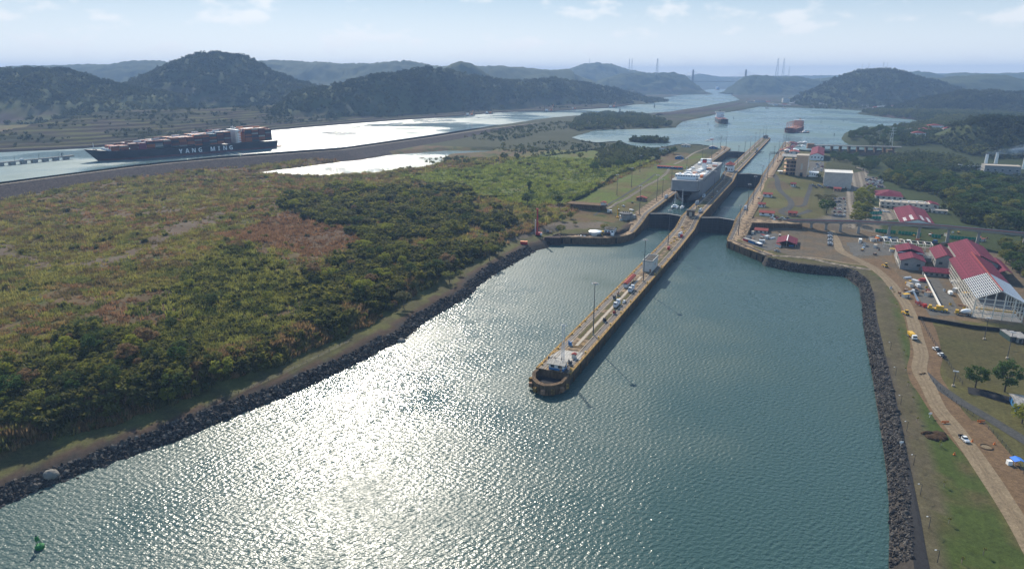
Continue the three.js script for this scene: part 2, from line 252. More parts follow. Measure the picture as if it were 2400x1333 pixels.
// heights of the land read at points of the photograph: [px, py, height]
const spots = [
  [0, 1000, 14], [60, 900, 17], [0, 760, 18], [200, 820, 17], [300, 700, 18], [60, 600, 18], [430, 640, 21], [560, 560, 25], [500, 585, 24], [620, 590, 20], [680, 530, 13.5], [740, 575, 13], [560, 650, 18], [500, 760, 16], [640, 780, 14], [760, 700, 14], [880, 640, 13], [640, 480, 17], [850, 520, 14.5], [300, 500, 16], [0, 500, 14], [640, 440, 14], [400, 450, 13], [180, 460, 11], [0, 470, 9], [850, 440, 13], [980, 500, 13], [1000, 570, 12], [1100, 560, 10], [1100, 480, 12], [1180, 540, 8], [1230, 548, 7], [1300, 545, 7.5], [1360, 525, 8], [1260, 470, 12],
  [900, 418, 10], [1000, 420, 12], [1150, 420, 13], [1300, 430, 13], [1150, 390, 12], [1000, 390, 9], [1300, 380, 14], [900, 395, 8], [1100, 370, 8], [1230, 350, 12], [1300, 310, 20], [1400, 280, 26], [1480, 285, 24], [1550, 290, 20], [1520, 320, 20], [1400, 345, 17], [1460, 380, 16], [1400, 440, 14], [1440, 470, 14], [1500, 430, 14.3], [1550, 385, 18.6], [1620, 355, 19.5], [1440, 425, 14], [1480, 400, 16], [700, 420, 8], [500, 430, 8], [1160, 330, 12], [1250, 318, 15],
  [1760, 545, 6.4], [1800, 565, 6.4], [1870, 590, 6.4], [1940, 570, 6.6], [1900, 620, 5.4], [2000, 560, 7], [2050, 600, 6.6], [2100, 580, 6.8], [2200, 640, 6.8], [2300, 720, 6.8], [2100, 700, 6], [2080, 640, 6], [2120, 850, 6], [2200, 820, 6.4], [2320, 830, 6.6], [2240, 1000, 6.2], [2180, 1150, 6], [2330, 1180, 6.6], [2390, 1000, 7], [2480, 900, 7], [2480, 1250, 7], [2230, 1300, 6], [2560, 700, 8],
  [1770, 500, 14.5], [1800, 510, 14.2], [1830, 480, 14.6], [1790, 450, 14.8], [1870, 500, 13.6], [1900, 480, 12.5], [1850, 420, 19], [1820, 405, 20], [1880, 400, 19.6], [1930, 380, 19.6], [1870, 360, 19.6], [1960, 450, 12], [1930, 500, 10], [2000, 480, 8.5], [2010, 420, 12], [2040, 390, 14], [2100, 450, 8], [2200, 480, 7.5], [2300, 500, 7], [2400, 520, 6], [2150, 420, 7], [2300, 420, 8], [2400, 430, 7], [2060, 372, 9], [2150, 390, 8], [2000, 375, 12], [2040, 320, 26], [2120, 325, 26], [2170, 318, 30], [2250, 350, 20], [2350, 340, 20], [2300, 300, 34], [2250, 265, 30], [2400, 280, 38], [2150, 262, 22], [2400, 390, 12], [2500, 470, 7], [2600, 600, 6],
  [0, 340, 22], [300, 320, 22], [600, 295, 22], [900, 272, 22], [100, 300, 30], [400, 280, 34], [700, 262, 30], [950, 262, 27], [1200, 252, 26], [1400, 244, 25], [1500, 235, 26], [1600, 250, 20], [1680, 236, 20.5], [1640, 262, 20], [1780, 238, 22], [1900, 246, 24], [2000, 258, 24],
].map(([a, b, h]) => { const p = G(a, b, h); return [p.x, p.z, h]; });
const isletAt = G(1522, 332, LAKE);
function baseLand(x, z) { let w = 0, v = 0; for (const [a, b, h] of spots) { const dx = x - a, dz = z - b, q = dx * dx + dz * dz + 300, k = 1 / (q * Math.sqrt(q)); w += k; v += k * h; } return v / w; }
function rawHeight(x, z) {
  const s = -z; let h = baseLand(x, z) + (fbm(x / 60 + 5, z / 60, 3) - 0.5) * (x < -60 && s < 260 ? 5.5 : 0.6);
  const dA = sdf(approach, x, z);
  if (dA < 90) {
    const nearWalls = s > -128 && x > -112 && x < 80;
    if (nearWalls) h = lerp(-5, h, sstep(1, 7, dA));
    else if (x < 40) { const k = 1 + 0.35 * (fbm(x / 25, z / 25, 2) - 0.5); const bench = 4.6 + 0.6 * (fbm(x / 30, z / 30 + 9, 2) - 0.5); let q = -3 + (bench + 3) * sstep(-7, 11 * k, dA); q = lerp(q, Math.max(h, bench), sstep(25 * k, 38 * k, dA)); h = q; }
    else h = lerp(-3.5, h, sstep(-6, 3.6, dA));
  }
  const dL = sdf(lake, x, z); if (dL < 40) h = lerp(Math.min(h, LAKE - 4), Math.max(h, dL < 6 ? LAKE - 1 : h), sstep(-12, 12, dL));
  { const ix = (x - isletAt.x) / 46, iz = (z - isletAt.z) / 34, q = ix * ix + iz * iz; if (q < 1.6) h = Math.max(h, LAKE + 2.4 * (1 - q)); }
  const dC = sdf(cocoli, x, z), far = inPoly(farBank, x, z); if (far && dC > 0) h = LAKE - 8; if (dC < 40) h = lerp(LAKE - 6, h, sstep(-8, 26, dC));
  const dP = sdf(pond, x, z); if (dP < 12) h = lerp(5.2, h, sstep(-14, 10, dP)) + (dP < 0 ? 1.5 * (fbm(x / 26, z / 14 + 3, 3) - 0.42) : 0);
  return h;
}
function axis(lo, hi, fine0, fine1, step, grow) { const a = []; for (let v = fine0; v <= fine1 + 1e-6; v += step) a.push(v); let d = step, v = fine1; while (v < hi) { d *= grow; v += d; a.push(v); } d = step; v = fine0; const b = []; while (v > lo) { d *= grow; v -= d; b.unshift(v); } return [...b, ...a]; }
const gx = axis(-9500, 9500, -460, 420, 4, 1.03), gs = axis(-2600, 13000, -640, 300, 4, 1.026), NX = gx.length, NS = gs.length;
const gh = new Float32Array(NX * NS);
for (let j = 0; j < NS; j++) for (let i = 0; i < NX; i++) gh[j * NX + i] = rawHeight(gx[i], -gs[j]);
function cell(a, v) { let lo = 0, hi = a.length - 2; while (lo < hi) { const m = (lo + hi + 1) >> 1; if (a[m] <= v) lo = m; else hi = m - 1; } return lo; }
// height of the ground sheet itself
function H(x, z) { const s = -z, i = cell(gx, x), j = cell(gs, s), u = clamp((x - gx[i]) / (gx[i + 1] - gx[i]), 0, 1), v = clamp((s - gs[j]) / (gs[j + 1] - gs[j]), 0, 1), a = gh[j * NX + i], b = gh[j * NX + i + 1], c = gh[(j + 1) * NX + i], d = gh[(j + 1) * NX + i + 1]; return u + v <= 1 ? a + (b - a) * u + (c - a) * v : d + (c - d) * (1 - u) + (b - d) * (1 - v); }
// the point of the ground seen at a pixel
function T(px, py, dy = 0) { const d = ray(px, py); let t0 = 60, t1 = 60; const at = (t) => [CAM.x + d.x * t / d.fw, CAM.y + d.y * t / d.fw, -(CAM.s + d.s * t / d.fw)]; for (let t = 60; t < 9000; t *= 1.006) { const [x, y, z] = at(t); t1 = t; if (y < H(x, z)) break; t0 = t; } for (let k = 0; k < 14; k++) { const m = (t0 + t1) / 2, [x, y, z] = at(m); if (y < H(x, z)) t1 = m; else t0 = m; } const [x, , z] = at(t1); return new THREE.Vector3(x, H(x, z) + dy, z); }
const polyT = (list) => list.map(([a, b]) => { const p = T(a, b); return [p.x, p.z]; });

// what grows or lies where: areas outlined on the photograph
const A = {
  thicketShore: polyT([[-60, 900], [60, 850], [200, 770], [330, 790], [480, 850], [620, 850], [520, 925], [330, 960], [150, 985], [-60, 1015]]),
  thicketMid: polyT([[640, 470], [760, 440], [1080, 440], [1200, 500], [1220, 560], [1130, 636], [1000, 700], [860, 770], [740, 760], [690, 690], [750, 620], [850, 570], [800, 525], [700, 500]]),
  canes: polyT([[330, 700], [560, 560], [690, 640], [800, 780], [640, 856], [480, 852], [330, 790]]),
  dry: polyT([[500, 555], [620, 505], [720, 495], [820, 530], [840, 570], [740, 600], [620, 575]]),
  bareBrown: polyT([[180, 730], [420, 660], [420, 740], [290, 770]]),
  lawnLock: polyT([[1340, 470], [1380, 455], [1500, 395], [1580, 385], [1560, 440], [1440, 490], [1400, 500]]),
  lawnNear: polyT([[1560, 385], [1700, 338], [1720, 345], [1620, 400]]),
  fieldGreen: polyT([[940, 415], [1150, 386], [1330, 345], [1470, 345], [1550, 370], [1440, 418], [1350, 474], [1230, 478], [1110, 458]]),
  scrapYard: polyT([[1180, 560], [1300, 520], [1420, 520], [1400, 560], [1260, 575], [1190, 575]]),
  rightLawn: polyT([[2040, 640], [2085, 650], [2130, 780], [2160, 880], [2240, 1010], [2320, 1160], [2400, 1300], [2420, 1340], [2170, 1340], [2120, 1050], [2080, 850]]),
  sports: polyT([[2160, 760], [2400, 775], [2420, 900], [2240, 905]]),
  visitorLawn: polyT([[1775, 470], [1810, 415], [1860, 420], [1900, 430], [1890, 490], [1850, 505], [1780, 495]]),
  trackA: polyT([[-40, 560], [60, 596], [130, 616], [260, 602], [400, 540], [520, 496], [550, 500], [420, 552], [280, 614], [120, 628], [30, 608], [-40, 584]]), trackB: polyT([[150, 490], [300, 500], [520, 480], [520, 486], [300, 508], [140, 498]]),
  dock: polyT([[1720, 545], [1860, 520], [2000, 500], [2100, 520], [2400, 570], [2420, 760], [2160, 750], [2040, 620], [1860, 600], [1740, 580]]),
  motor: polyT([[1960, 430], [2060, 440], [2210, 470], [2250, 540], [2050, 545], [1930, 520]]),
};
const rockSlope = (x, z) => { const d = sdf(approach, x, z); return d > -4 && d < 13 ? d : null; };
{
  const pos = new Float32Array(NX * NS * 3), col = new Float32Array(NX * NS * 3), uv = new Float32Array(NX * NS * 2), idx = [];
  const C = { dry: [0.18, 0.12, 0.062], olive: [0.165, 0.15, 0.05], green: [0.075, 0.10, 0.03], lush: [0.15, 0.19, 0.042], brown: [0.15, 0.092, 0.058], rock: [0.075, 0.066, 0.062], mud: [0.10, 0.085, 0.062], redEarth: [0.14, 0.08, 0.045], yard: [0.20, 0.17, 0.135], forest: [0.045, 0.06, 0.026], benchC: [0.135, 0.135, 0.05], bareFar: [0.085, 0.068, 0.055], lawn: [0.14, 0.18, 0.038], dull: [0.105, 0.098, 0.048] };
  const mix = (a, b, t) => [lerp(a[0], b[0], t), lerp(a[1], b[1], t), lerp(a[2], b[2], t)];
  for (let j = 0; j < NS; j++) for (let i = 0; i < NX; i++) {
    const k = j * NX + i, x = gx[i], s = gs[j], z = -s, h = gh[k]; pos.set([x, h, z], k * 3); uv.set([x / 23, z / 23], k * 2);
    const n = fbm(x / 34, z / 34, 4), n2 = fbm(x / 11 + 50, z / 11, 3), n3 = fbm(x / 120 + 9, z / 120, 3);
    let c = mix(C.dry, C.olive, sstep(0.38, 0.6, n * 0.6 + n3 * 0.4)); c = mix(c, C.green, sstep(0.56, 0.72, n2)); c = mix(c, C.brown, 0.6 * sstep(0.58, 0.7, fbm(x / 50 + 80, z / 20, 3)));
    const D = Math.hypot(x - CAM.x, s - CAM.s);
    const jx = x + (fbm(x / 22 + 7, z / 22, 3) - 0.5) * 46, jz = z + (fbm(x / 22, z / 22 + 31, 3) - 0.5) * 46;
    if (x < 40 && s < 700) {
      if (inPoly(A.fieldGreen, jx, jz)) c = mix(C.lush, C.olive, sstep(0.45, 0.65, n2));
      if (inPoly(A.dry, jx, jz)) c = mix(c, C.brown, 0.8);
      if (inPoly(A.bareBrown, jx, jz)) c = mix(c, C.brown, 0.7);
      if (inPoly(A.lawnLock, x, z) || inPoly(A.lawnNear, x, z)) c = mix(mix(C.lawn, C.olive, sstep(0.4, 0.62, n)), C.brown, 0.5 * sstep(0.6, 0.72, n2));
      if (inPoly(A.thicketMid, jx, jz) || inPoly(A.thicketShore, jx, jz)) c = mix(C.forest, C.dull, n);
      if (inPoly(A.scrapYard, x, z)) c = mix(C.yard, C.redEarth, 0.4 * n);
      const d = sdf(approach, x, z);
      if (d < 9 + 4 * (n2 - 0.5)) c = mix(C.rock, C.mud, 0.35 * n2); else if (d < 13 + 5 * (n2 - 0.5)) c = mix(C.redEarth, C.rock, 0.35 + 0.4 * n); else if (d < 28) c = mix(C.dull, C.benchC, sstep(0.35, 0.65, n2)); if (inPoly(A.trackA, jx, jz) || inPoly(A.trackB, jx, jz)) c = mix(C.brown, [0.19, 0.155, 0.115], n2);
    } else if (s < 780 && x >= 40) {
      c = mix(C.dull, C.olive, n); if (inPoly(A.rightLawn, x, z)) c = mix([0.078, 0.108, 0.030], [0.14, 0.11, 0.06], sstep(0.52, 0.7, n * 0.5 + n2 * 0.5));
      if (inPoly(A.sports, x, z)) c = mix([0.10, 0.098, 0.038], [0.125, 0.10, 0.05], n);
      if (inPoly(A.visitorLawn, x, z)) c = mix([0.155, 0.15, 0.055], [0.17, 0.125, 0.07], sstep(0.45, 0.6, n));
      if (inPoly(A.dock, x, z)) c = mix([0.17, 0.14, 0.105], [0.21, 0.15, 0.095], sstep(0.4, 0.6, n2));
      if (inPoly(A.motor, x, z)) c = mix([0.26, 0.215, 0.16], [0.19, 0.16, 0.12], n);
      const d = sdf(approach, x, z); if (d < 4) c = mix(C.rock, C.mud, 0.3 * n2); else if (d < 13 && s < -110) c = mix([0.16, 0.13, 0.09], C.dull, n2);
      if (x > 175 && s > -20) c = mix(C.forest, C.green, n);
      if (s > 90 && x > 120 && x < 175) c = mix(c, C.forest, 0.6);
    } else { c = mix(C.dull, C.forest, sstep(0.4, 0.55, n3)); c = mix(c, C.bareFar, sstep(0.52, 0.62, fbm(x / 260 + 3, z / 70, 3))); }
    if (s > 560 && s < 1500 && x < -45 && x > -700) c = mix(C.dull, C.forest, 0.55 + 0.3 * n2);
    if (s > 700 && x > 60) c = mix(C.forest, C.green, n * 0.5);
    if (s > 1000 && Math.abs(x) < 1500 && D > 2400) c = mix(C.forest, C.bareFar, sstep(0.5, 0.65, n3));
    col.set(c.map((v) => v * 1.12), k * 3);
  }
  for (let j = 0; j + 1 < NS; j++) for (let i = 0; i + 1 < NX; i++) { const a = j * NX + i, b = a + 1, c = a + NX, d = c + 1; idx.push(a, b, c, b, d, c); }
  const g = new THREE.BufferGeometry(); g.setAttribute('position', new THREE.BufferAttribute(pos, 3)); g.setAttribute('color', new THREE.BufferAttribute(col, 3)); g.setAttribute('uv', new THREE.BufferAttribute(uv, 2)); g.setIndex(idx); g.computeVertexNormals();
  const m = new THREE.MeshPhysicalMaterial({ vertexColors: true, roughness: 0.97, specularIntensity: 0.15, map: scaled(grain, 1) }); m.name = 'ground';
  const o = new THREE.Mesh(g, m); o.name = 'ground'; structure(o, 'dry grassy land on both banks of the canal');
}

// water sheets
function waterMat(name, c, r = 1) { const m = new THREE.MeshPhysicalMaterial({ color: lin(...c), roughness: r, roughnessMap: slick, normalMap: wavesN, normalScale: new THREE.Vector2(1, 1), bumpMap: ripplesB, bumpScale: 0.03, ior: 1.33, specularIntensity: 1 }); m.name = name; return m; }
const waterLow = waterMat('harbour_water', [0.034, 0.074, 0.068], 0.9), waterLake = waterMat('lake_water', [0.10, 0.165, 0.16], 0.9);
function sheet(name, poly, y, mat, label) { const g = new Geo(); const sh = poly.map((q) => new THREE.Vector2(q[0], -q[1])); let pl = poly; if (THREE.ShapeUtils.area(sh) < 0) { sh.reverse(); pl = poly.slice().reverse(); } for (const t of THREE.ShapeUtils.triangulateShape(sh, [])) g.v3(...t.map((k) => [pl[k][0], y, pl[k][1]])); const m = new THREE.Mesh(g.geometry(), mat); m.geometry.computeVertexNormals(); m.name = name; return structure(m, label); }
sheet('approach_water', [[-420, 1200], [-420, 300], [-260, 200], [-200, 80], [-104, 80], ...S2([[-43.5, -60], [-43.5, -4], [43.5, -4], [43.5, -60], [90, -95]]), [210, 100], [230, 1200]], 0, waterLow, 'wide approach channel below the locks');
sheet('lock_water', S2([[-43.5, 2], [-9, 2], [-9, 608], [-43.5, 608]]), LANE, waterLow, 'water in the left lock lane');
sheet('lock_water', S2([[9, 2], [43.5, 2], [43.5, 305], [9, 305]]), LOW, waterLow, 'water in the emptied lower chamber on the right');
sheet('lock_water', S2([[9, 311], [43.5, 311], [43.5, 700], [9, 700]]), LAKE - 0.02, waterLake, 'water in the full upper chamber on the right');
function grown(poly, d) { let cx = 0, cz = 0; return poly.map((p, i) => { const a = poly[(i + poly.length - 1) % poly.length], b = poly[(i + 1) % poly.length]; const tx = b[0] - a[0], tz = b[1] - a[1], l = Math.hypot(tx, tz) || 1; return [p[0] + tz / l * d, p[1] - tx / l * d]; }); }
function outward(poly, d) { const sh = poly.map((q) => new THREE.Vector2(q[0], -q[1])); return grown(poly, THREE.ShapeUtils.area(sh) > 0 ? -d : d); }
sheet('lake_water', outward([...lakeLeft, ...S2([[-70, 690], [-43, 660], [-43, 614], [-9, 614], [-9, 700], [43, 700], [43, 840], [60, 850]]), ...lakeRight], 6), LAKE, waterLake, 'wide lake above the locks');
sheet('canal_water', outward(cocoli, 9), LAKE + 0.01, waterLake, 'bright canal behind the long rock dam');
sheet('pond_water', outward(pond, 6), 6.5, waterLake, 'shallow pond below the rock dam');

// hills: ridges whose skyline the photograph shows, each standing at its own distance
const hillMat = new THREE.MeshPhysicalMaterial({ vertexColors: true, roughness: 1, specularIntensity: 0.1 }); hillMat.name = 'wooded_hill';
const hillSpots = [];
function ridge(label, D, line, front, back, base, bump, bare = 0, trees = 0, seed = 1) {
  const crest = line.map(([a, b, dd]) => atDepth(a, b, dd ?? D)), n = Math.max(40, Math.round((line.at(-1)[0] - line[0][0]) / 2400 * 2.2 * D / Math.max(9, D / 320))), m = 44, pos = [], col = [], idx = [];
  const fx = -sinY, fz = -cosY;   // away from the camera
  for (let i = 0; i <= n; i++) {
    const a = line[0][0] + (line.at(-1)[0] - line[0][0]) * i / n; let k = 0; while (k < line.length - 2 && line[k + 1][0] < a) k++;
    const t = sstep(0, 1, (a - line[k][0]) / (line[k + 1][0] - line[k][0])), p = crest[k].clone().lerp(crest[k + 1], t);
    for (let j = 0; j <= m; j++) {
      const v = -1 + 2 * j / m, off = v < 0 ? v * front : v * back, x = p.x + fx * off, z = p.z + fz * off, prof = Math.pow(Math.cos(v * Math.PI / 2), 1.25);
      const big = (fbm(x / 420 + seed * 7, z / 420, 3) - 0.5), ends = Math.min(1, Math.min(i, n - i) / (n * 0.06));
      let y = base - 8 + (Math.max(p.y, base) - base + 8) * prof * (1 + big * 0.55 * Math.abs(v) * (1 - Math.abs(v)) * 4 * 0.5) * (0.4 + 0.6 * ends); y -= (Math.max(p.y, base) - base) * 0.42 * Math.abs(v) * Math.pow(1 - Math.abs(2 * fbm(x / 150 + seed * 5, z / 150, 3) - 1), 4) * prof;
      const fr = fbm(x / 16 + seed, z / 16, 3) - 0.5, fr2 = fbm(x / 60 + seed, z / 60, 3) - 0.5; y += (fr * bump * 2 + fr2 * bump * 2.4) * Math.min(1, prof * 3);
      pos.push(x, y, z);
      const q = clamp(fbm(x / 40 + 20, z / 40, 4) * 0.5 + 1.2 * (fbm(x / 190 + 8, z / 190, 3) - 0.28), 0, 1); let c = [lerp(0.026, 0.085, q), lerp(0.042, 0.095, q), lerp(0.02, 0.038, q)];
      const lowPart = sstep(0.62, 0.30, prof), bq = sstep(0.46, 0.60, fbm(x / 230 + seed * 3, z / 90 + y / 12, 3)) * bare * lowPart; c = [lerp(c[0], 0.075, bq), lerp(c[1], 0.058, bq), lerp(c[2], 0.05, bq)];
      const gq = sstep(0.56, 0.66, fbm(x / 150 + 70, z / 60 + 5, 3)) * 0.6 * bare * lowPart; c = [lerp(c[0], 0.11, gq), lerp(c[1], 0.115, gq), lerp(c[2], 0.042, gq)];
      col.push(...c);
      if (trees && bq < 0.4 && gq < 0.4 && prof > 0.12 && v < 0.35) hillSpots.push([x, y, z, trees]);
    }
  }
  for (let i = 0; i < n; i++) for (let j = 0; j < m; j++) { const a = i * (m + 1) + j, b = a + 1, c = a + m + 1, d = c + 1; idx.push(a, c, b, b, c, d); }
  const g = new THREE.BufferGeometry(); g.setAttribute('position', new THREE.Float32BufferAttribute(pos, 3)); g.setAttribute('color', new THREE.Float32BufferAttribute(col, 3)); g.setIndex(idx); g.computeVertexNormals();
  const o = new THREE.Mesh(g, hillMat); o.name = 'hill'; structure(o, label);
}
ridge('long blue ridge far behind the container ship', 5200, [[-160, 160], [0, 156], [120, 153], [250, 150], [300, 144], [360, 140], [420, 150], [500, 150], [650, 141], [760, 146], [830, 150], [960, 143], [1030, 155], [1120, 154], [1200, 156], [1290, 164], [1340, 161], [1420, 172]], 900, 900, 24, 8, 0.3, 0, 1);
ridge('rounded wooded hill above the container ship', 2900, [[270, 208], [330, 190], [380, 168], [430, 147], [470, 131], [510, 127], [560, 132], [600, 150], [650, 178], [700, 194], [780, 212], [840, 220]], 620, 500, 24, 4.5, 0.8, 1, 2);
ridge('low wooded hill at the left edge', 2350, [[-200, 176], [-60, 170], [0, 168], [60, 164], [150, 166], [240, 193], [320, 212], [430, 226]], 560, 400, 24, 4, 1, 1, 3);
ridge('dark wooded hill across the bright canal', 2250, [[650, 226, 2250], [700, 214, 2300], [760, 206, 2360], [830, 191, 2450], [880, 181, 2520], [950, 169, 2640], [1000, 162, 2740], [1050, 166, 2850], [1120, 181, 3000], [1180, 192, 3120], [1250, 190, 3260], [1300, 186, 3360], [1370, 196, 3520], [1440, 210, 3720], [1500, 226, 3980], [1540, 236, 4200]], 400, 420, 24, 4.5, 0.5, 1, 4);
ridge('cone shaped hill behind the dark wooded one', 3900, [[1010, 182], [1040, 160], [1060, 148], [1082, 142], [1105, 148], [1140, 172], [1180, 186]], 320, 320, 24, 4, 0, 0, 5);
ridge('pale flat topped hill left of the bridge', 7200, [[1270, 176], [1330, 162], [1365, 150], [1400, 147], [1440, 151], [1470, 162], [1520, 172], [1600, 180]], 900, 900, 24, 10, 0, 0, 6);
ridge('wooded headland left of the bridge', 5700, [[1380, 200], [1420, 182], [1460, 174], [1500, 170], [1545, 172], [1580, 170], [1606, 178], [1628, 196], [1646, 212]], 420, 380, 20, 9, 0.6, 0, 7);
ridge('wooded headland right of the bridge', 5400, [[1712, 214], [1726, 196], [1745, 180], [1770, 175], [1800, 176], [1830, 181], [1862, 178], [1900, 184], [1940, 192], [1980, 205]], 380, 420, 20, 9, 0.2, 0, 8);
ridge('faint ridge behind the bridge', 9500, [[-260, 172], [300, 170], [900, 172], [1300, 175], [1560, 180], [1620, 177], [1642, 172], [1680, 179], [1740, 180], [1800, 178], [1900, 177], [2200, 172], [2660, 172]], 900, 900, 24, 6, 0, 0, 9);
ridge('steep wooded hill right of the lake', 3500, [[1880, 226], [1915, 214], [1945, 199], [1985, 178], [2020, 167], [2050, 166], [2080, 165], [2110, 174], [2160, 190], [2210, 206], [2260, 226]], 520, 420, 24, 4.5, 0.15, 1, 10);
ridge('long blue ridge at the right edge', 6000, [[1860, 190], [1920, 184], [1960, 180], [2020, 181], [2100, 176], [2150, 166], [2200, 178], [2260, 170], [2310, 175], [2400, 169], [2560, 170]], 800, 800, 24, 9, 0, 0, 11);
ridge('blue wooded ridge behind the woods on the right', 4200, [[2080, 196], [2140, 184], [2200, 183], [2260, 179], [2330, 173], [2400, 190], [2560, 180]], 600, 500, 24, 8, 0, 0, 12);
ridge('wooded rise behind the white houses', 2650, [[2100, 262], [2150, 243], [2200, 228], [2260, 217], [2330, 216], [2400, 222], [2560, 214]], 330, 300, 24, 4, 0, 1, 13);
ridge('dense wooded rise behind the chimneys', 1330, [[2250, 300], [2290, 285], [2330, 278], [2370, 280], [2420, 282], [2560, 270]], 170, 200, 14, 3, 0, 1, 14);

// terraced far bank of the bright canal
{
  const edge = farEdge.map(([x, z]) => new THREE.Vector3(x, 0, z)), curve = new THREE.CatmullRomCurve3(edge, false, 'centripetal'), len = curve.getLength(), n = Math.round(len / 13), m = 96, pos = [], col = [], uv = [], idx = [];
  for (let i = 0; i <= n; i++) {
    const p = curve.getPointAt(i / n);
    for (let j = 0; j <= m; j++) {
      const d = -14 + j * 8.2, x = p.x - sinY * d, z = p.z - cosY * d, w = d + 150 * (fbm(x / 260, z / 260, 4) - 0.5) * sstep(10, 120, d), k = Math.floor(w / 74), f = w / 74 - k, st = sstep(0.62, 0.95, f);
      let y = d < 12 ? lerp(LAKE - 6, LAKE + 4, sstep(-14, 12, d)) : LAKE + 4 + Math.min(9, Math.max(0, k) + st) * 4.4; y += (fbm(x / 20, z / 20, 3) - 0.5) * 2.2 * sstep(10, 60, d);
      pos.push(x, y, z); uv.push(x / 31, z / 31);
      const a = fbm(x / 120 + k * 9.3, z / 70 + k * 3, 3), g = fbm(x / 26 + 4, z / 26, 3), c0 = [0.125, 0.13, 0.042], c1 = [0.085, 0.068, 0.055], c2 = [0.045, 0.055, 0.028], dk = [0.075, 0.06, 0.056];
      let c = a > 0.5 ? c0 : c1; c = c.map((v, e) => lerp(v, c0[e] * 0.75, sstep(0.4, 0.6, g) * 0.5)); if (st > 0.1 && st < 0.98) c = c.map((v, e) => lerp(dk[e], v, 0.25)); if (d < 22) c = dk; else if (d > 30 && d < 42) c = [0.24, 0.21, 0.17]; if (d > 70) c = c.map((v, e) => lerp(v, c2[e], sstep(0.46, 0.56, fbm(x / 90 + 60, z / 90, 3))));
      col.push(...c);
      if (d > 60 && hash2(i * 7 + 1, j * 3) < 0.34 && fbm(x / 90 + 60, z / 90, 3) > 0.46) hillSpots.push([x, y, z, 2]);
    }
  }
  for (let i = 0; i < n; i++) for (let j = 0; j < m; j++) { const a = i * (m + 1) + j, b = a + 1, c = a + m + 1, d = c + 1; idx.push(a, b, c, b, d, c); }
  const g = new THREE.BufferGeometry(); g.setAttribute('position', new THREE.Float32BufferAttribute(pos, 3)); g.setAttribute('color', new THREE.Float32BufferAttribute(col, 3)); g.setAttribute('uv', new THREE.Float32BufferAttribute(uv, 2)); g.setIndex(idx); g.computeVertexNormals();
  const mt = new THREE.MeshPhysicalMaterial({ vertexColors: true, roughness: 1, specularIntensity: 0.1, map: scaled(grain, 1) }); mt.name = 'terraced_bank'; const o = new THREE.Mesh(g, mt); o.name = 'far_bank'; structure(o, 'terraced far bank of the canal behind the container ship');
}

// ---------------------------------------------------------------- plants
// a crown: leaf-sized faces in clumps spread through the crown's volume; unit: metres for a tree 10 m high
function crownGeo(seed, { clumps = 24, leaves = 42, size = 0.6, rx = 3.6, ry = 2.6, cy = 6.8, flat = 0, clump = 1.25, hollow = 0.45 }) {
  const q = rng(seed), p = [], g = () => (q() + q() + q() - 1.5) * 0.9;
  for (let c = 0; c < clumps; c++) {
    const th = q() * 6.283, u = 2 * q() - 1, ph = Math.sqrt(1 - u * u), rad = hollow + (1 - hollow) * Math.cbrt(q()); let cx = Math.cos(th) * ph * rx * rad, cyy = u * ry * rad, cz = Math.sin(th) * ph * rx * rad;
    if (flat) cyy = Math.max(cyy, -ry * 0.35);
    const cs = clump * (0.7 + 0.6 * q());
    for (let l = 0; l < leaves; l++) {
      const x = cx + g() * cs, y = cy + cyy + g() * cs * 0.62, z = cz + g() * cs, s = size * (0.6 + 0.8 * q());
      const a = q() * 6.283, b = (q() - 0.5) * 2.0, ex = Math.cos(a), ez = Math.sin(a), ux = -ez * Math.sin(b), uy = Math.cos(b), uz = ex * Math.sin(b);
      const wx = ex * s * 0.5, wz = ez * s * 0.5, hx = ux * s * 0.42, hy = uy * s * 0.42, hz = uz * s * 0.42;
      p.push(x - wx, y, z - wz, x + hx, y + hy, z + hz, x + wx, y, z + wz, x - wx, y, z - wz, x + wx, y, z + wz, x - hx, y - hy, z - hz);
    }
  }
  const geo = new THREE.BufferGeometry(); geo.setAttribute('position', new THREE.Float32BufferAttribute(p, 3)); return geo;
}
function trunkGeo(seed, h, r, spread, limbs) {
  const q = rng(seed), g = new Geo(), lean = (q() - 0.5) * 0.8; const top = [lean, h, (q() - 0.5) * 0.8];
  g.bar([0, -1.2, 0], [top[0] * 0.5, h * 0.5, top[2] * 0.5], r * 2, 7, r * 1.6); g.bar([top[0] * 0.5, h * 0.5, top[2] * 0.5], top, r * 1.6, 7, r * 1.1);
  for (let i = 0; i < limbs; i++) { const a = i / limbs * 6.283 + q(), y0 = h * (0.6 + 0.4 * q()), k = y0 / h; g.bar([top[0] * k, y0, top[2] * k], [top[0] * k + Math.cos(a) * spread * (0.6 + 0.4 * q()), y0 + h * (0.25 + 0.4 * q()), top[2] * k + Math.sin(a) * spread * (0.6 + 0.4 * q())], r * 0.9, 5, r * 0.3); }
  return g.geometry();
}
const bark = std('bark', [0.11, 0.09, 0.07], 0.95);
const leaf = { olive: leafMat('olive_leaves', [0.19, 0.195, 0.046]), dark: leafMat('dark_leaves', [0.085, 0.115, 0.034]), bright: leafMat('bright_leaves', [0.26, 0.27, 0.045]), grey: leafMat('dull_leaves', [0.15, 0.145, 0.07]), dry: leafMat('dry_leaves', [0.25, 0.165, 0.085]), deep: leafMat('deep_green_leaves', [0.075, 0.125, 0.036]) };
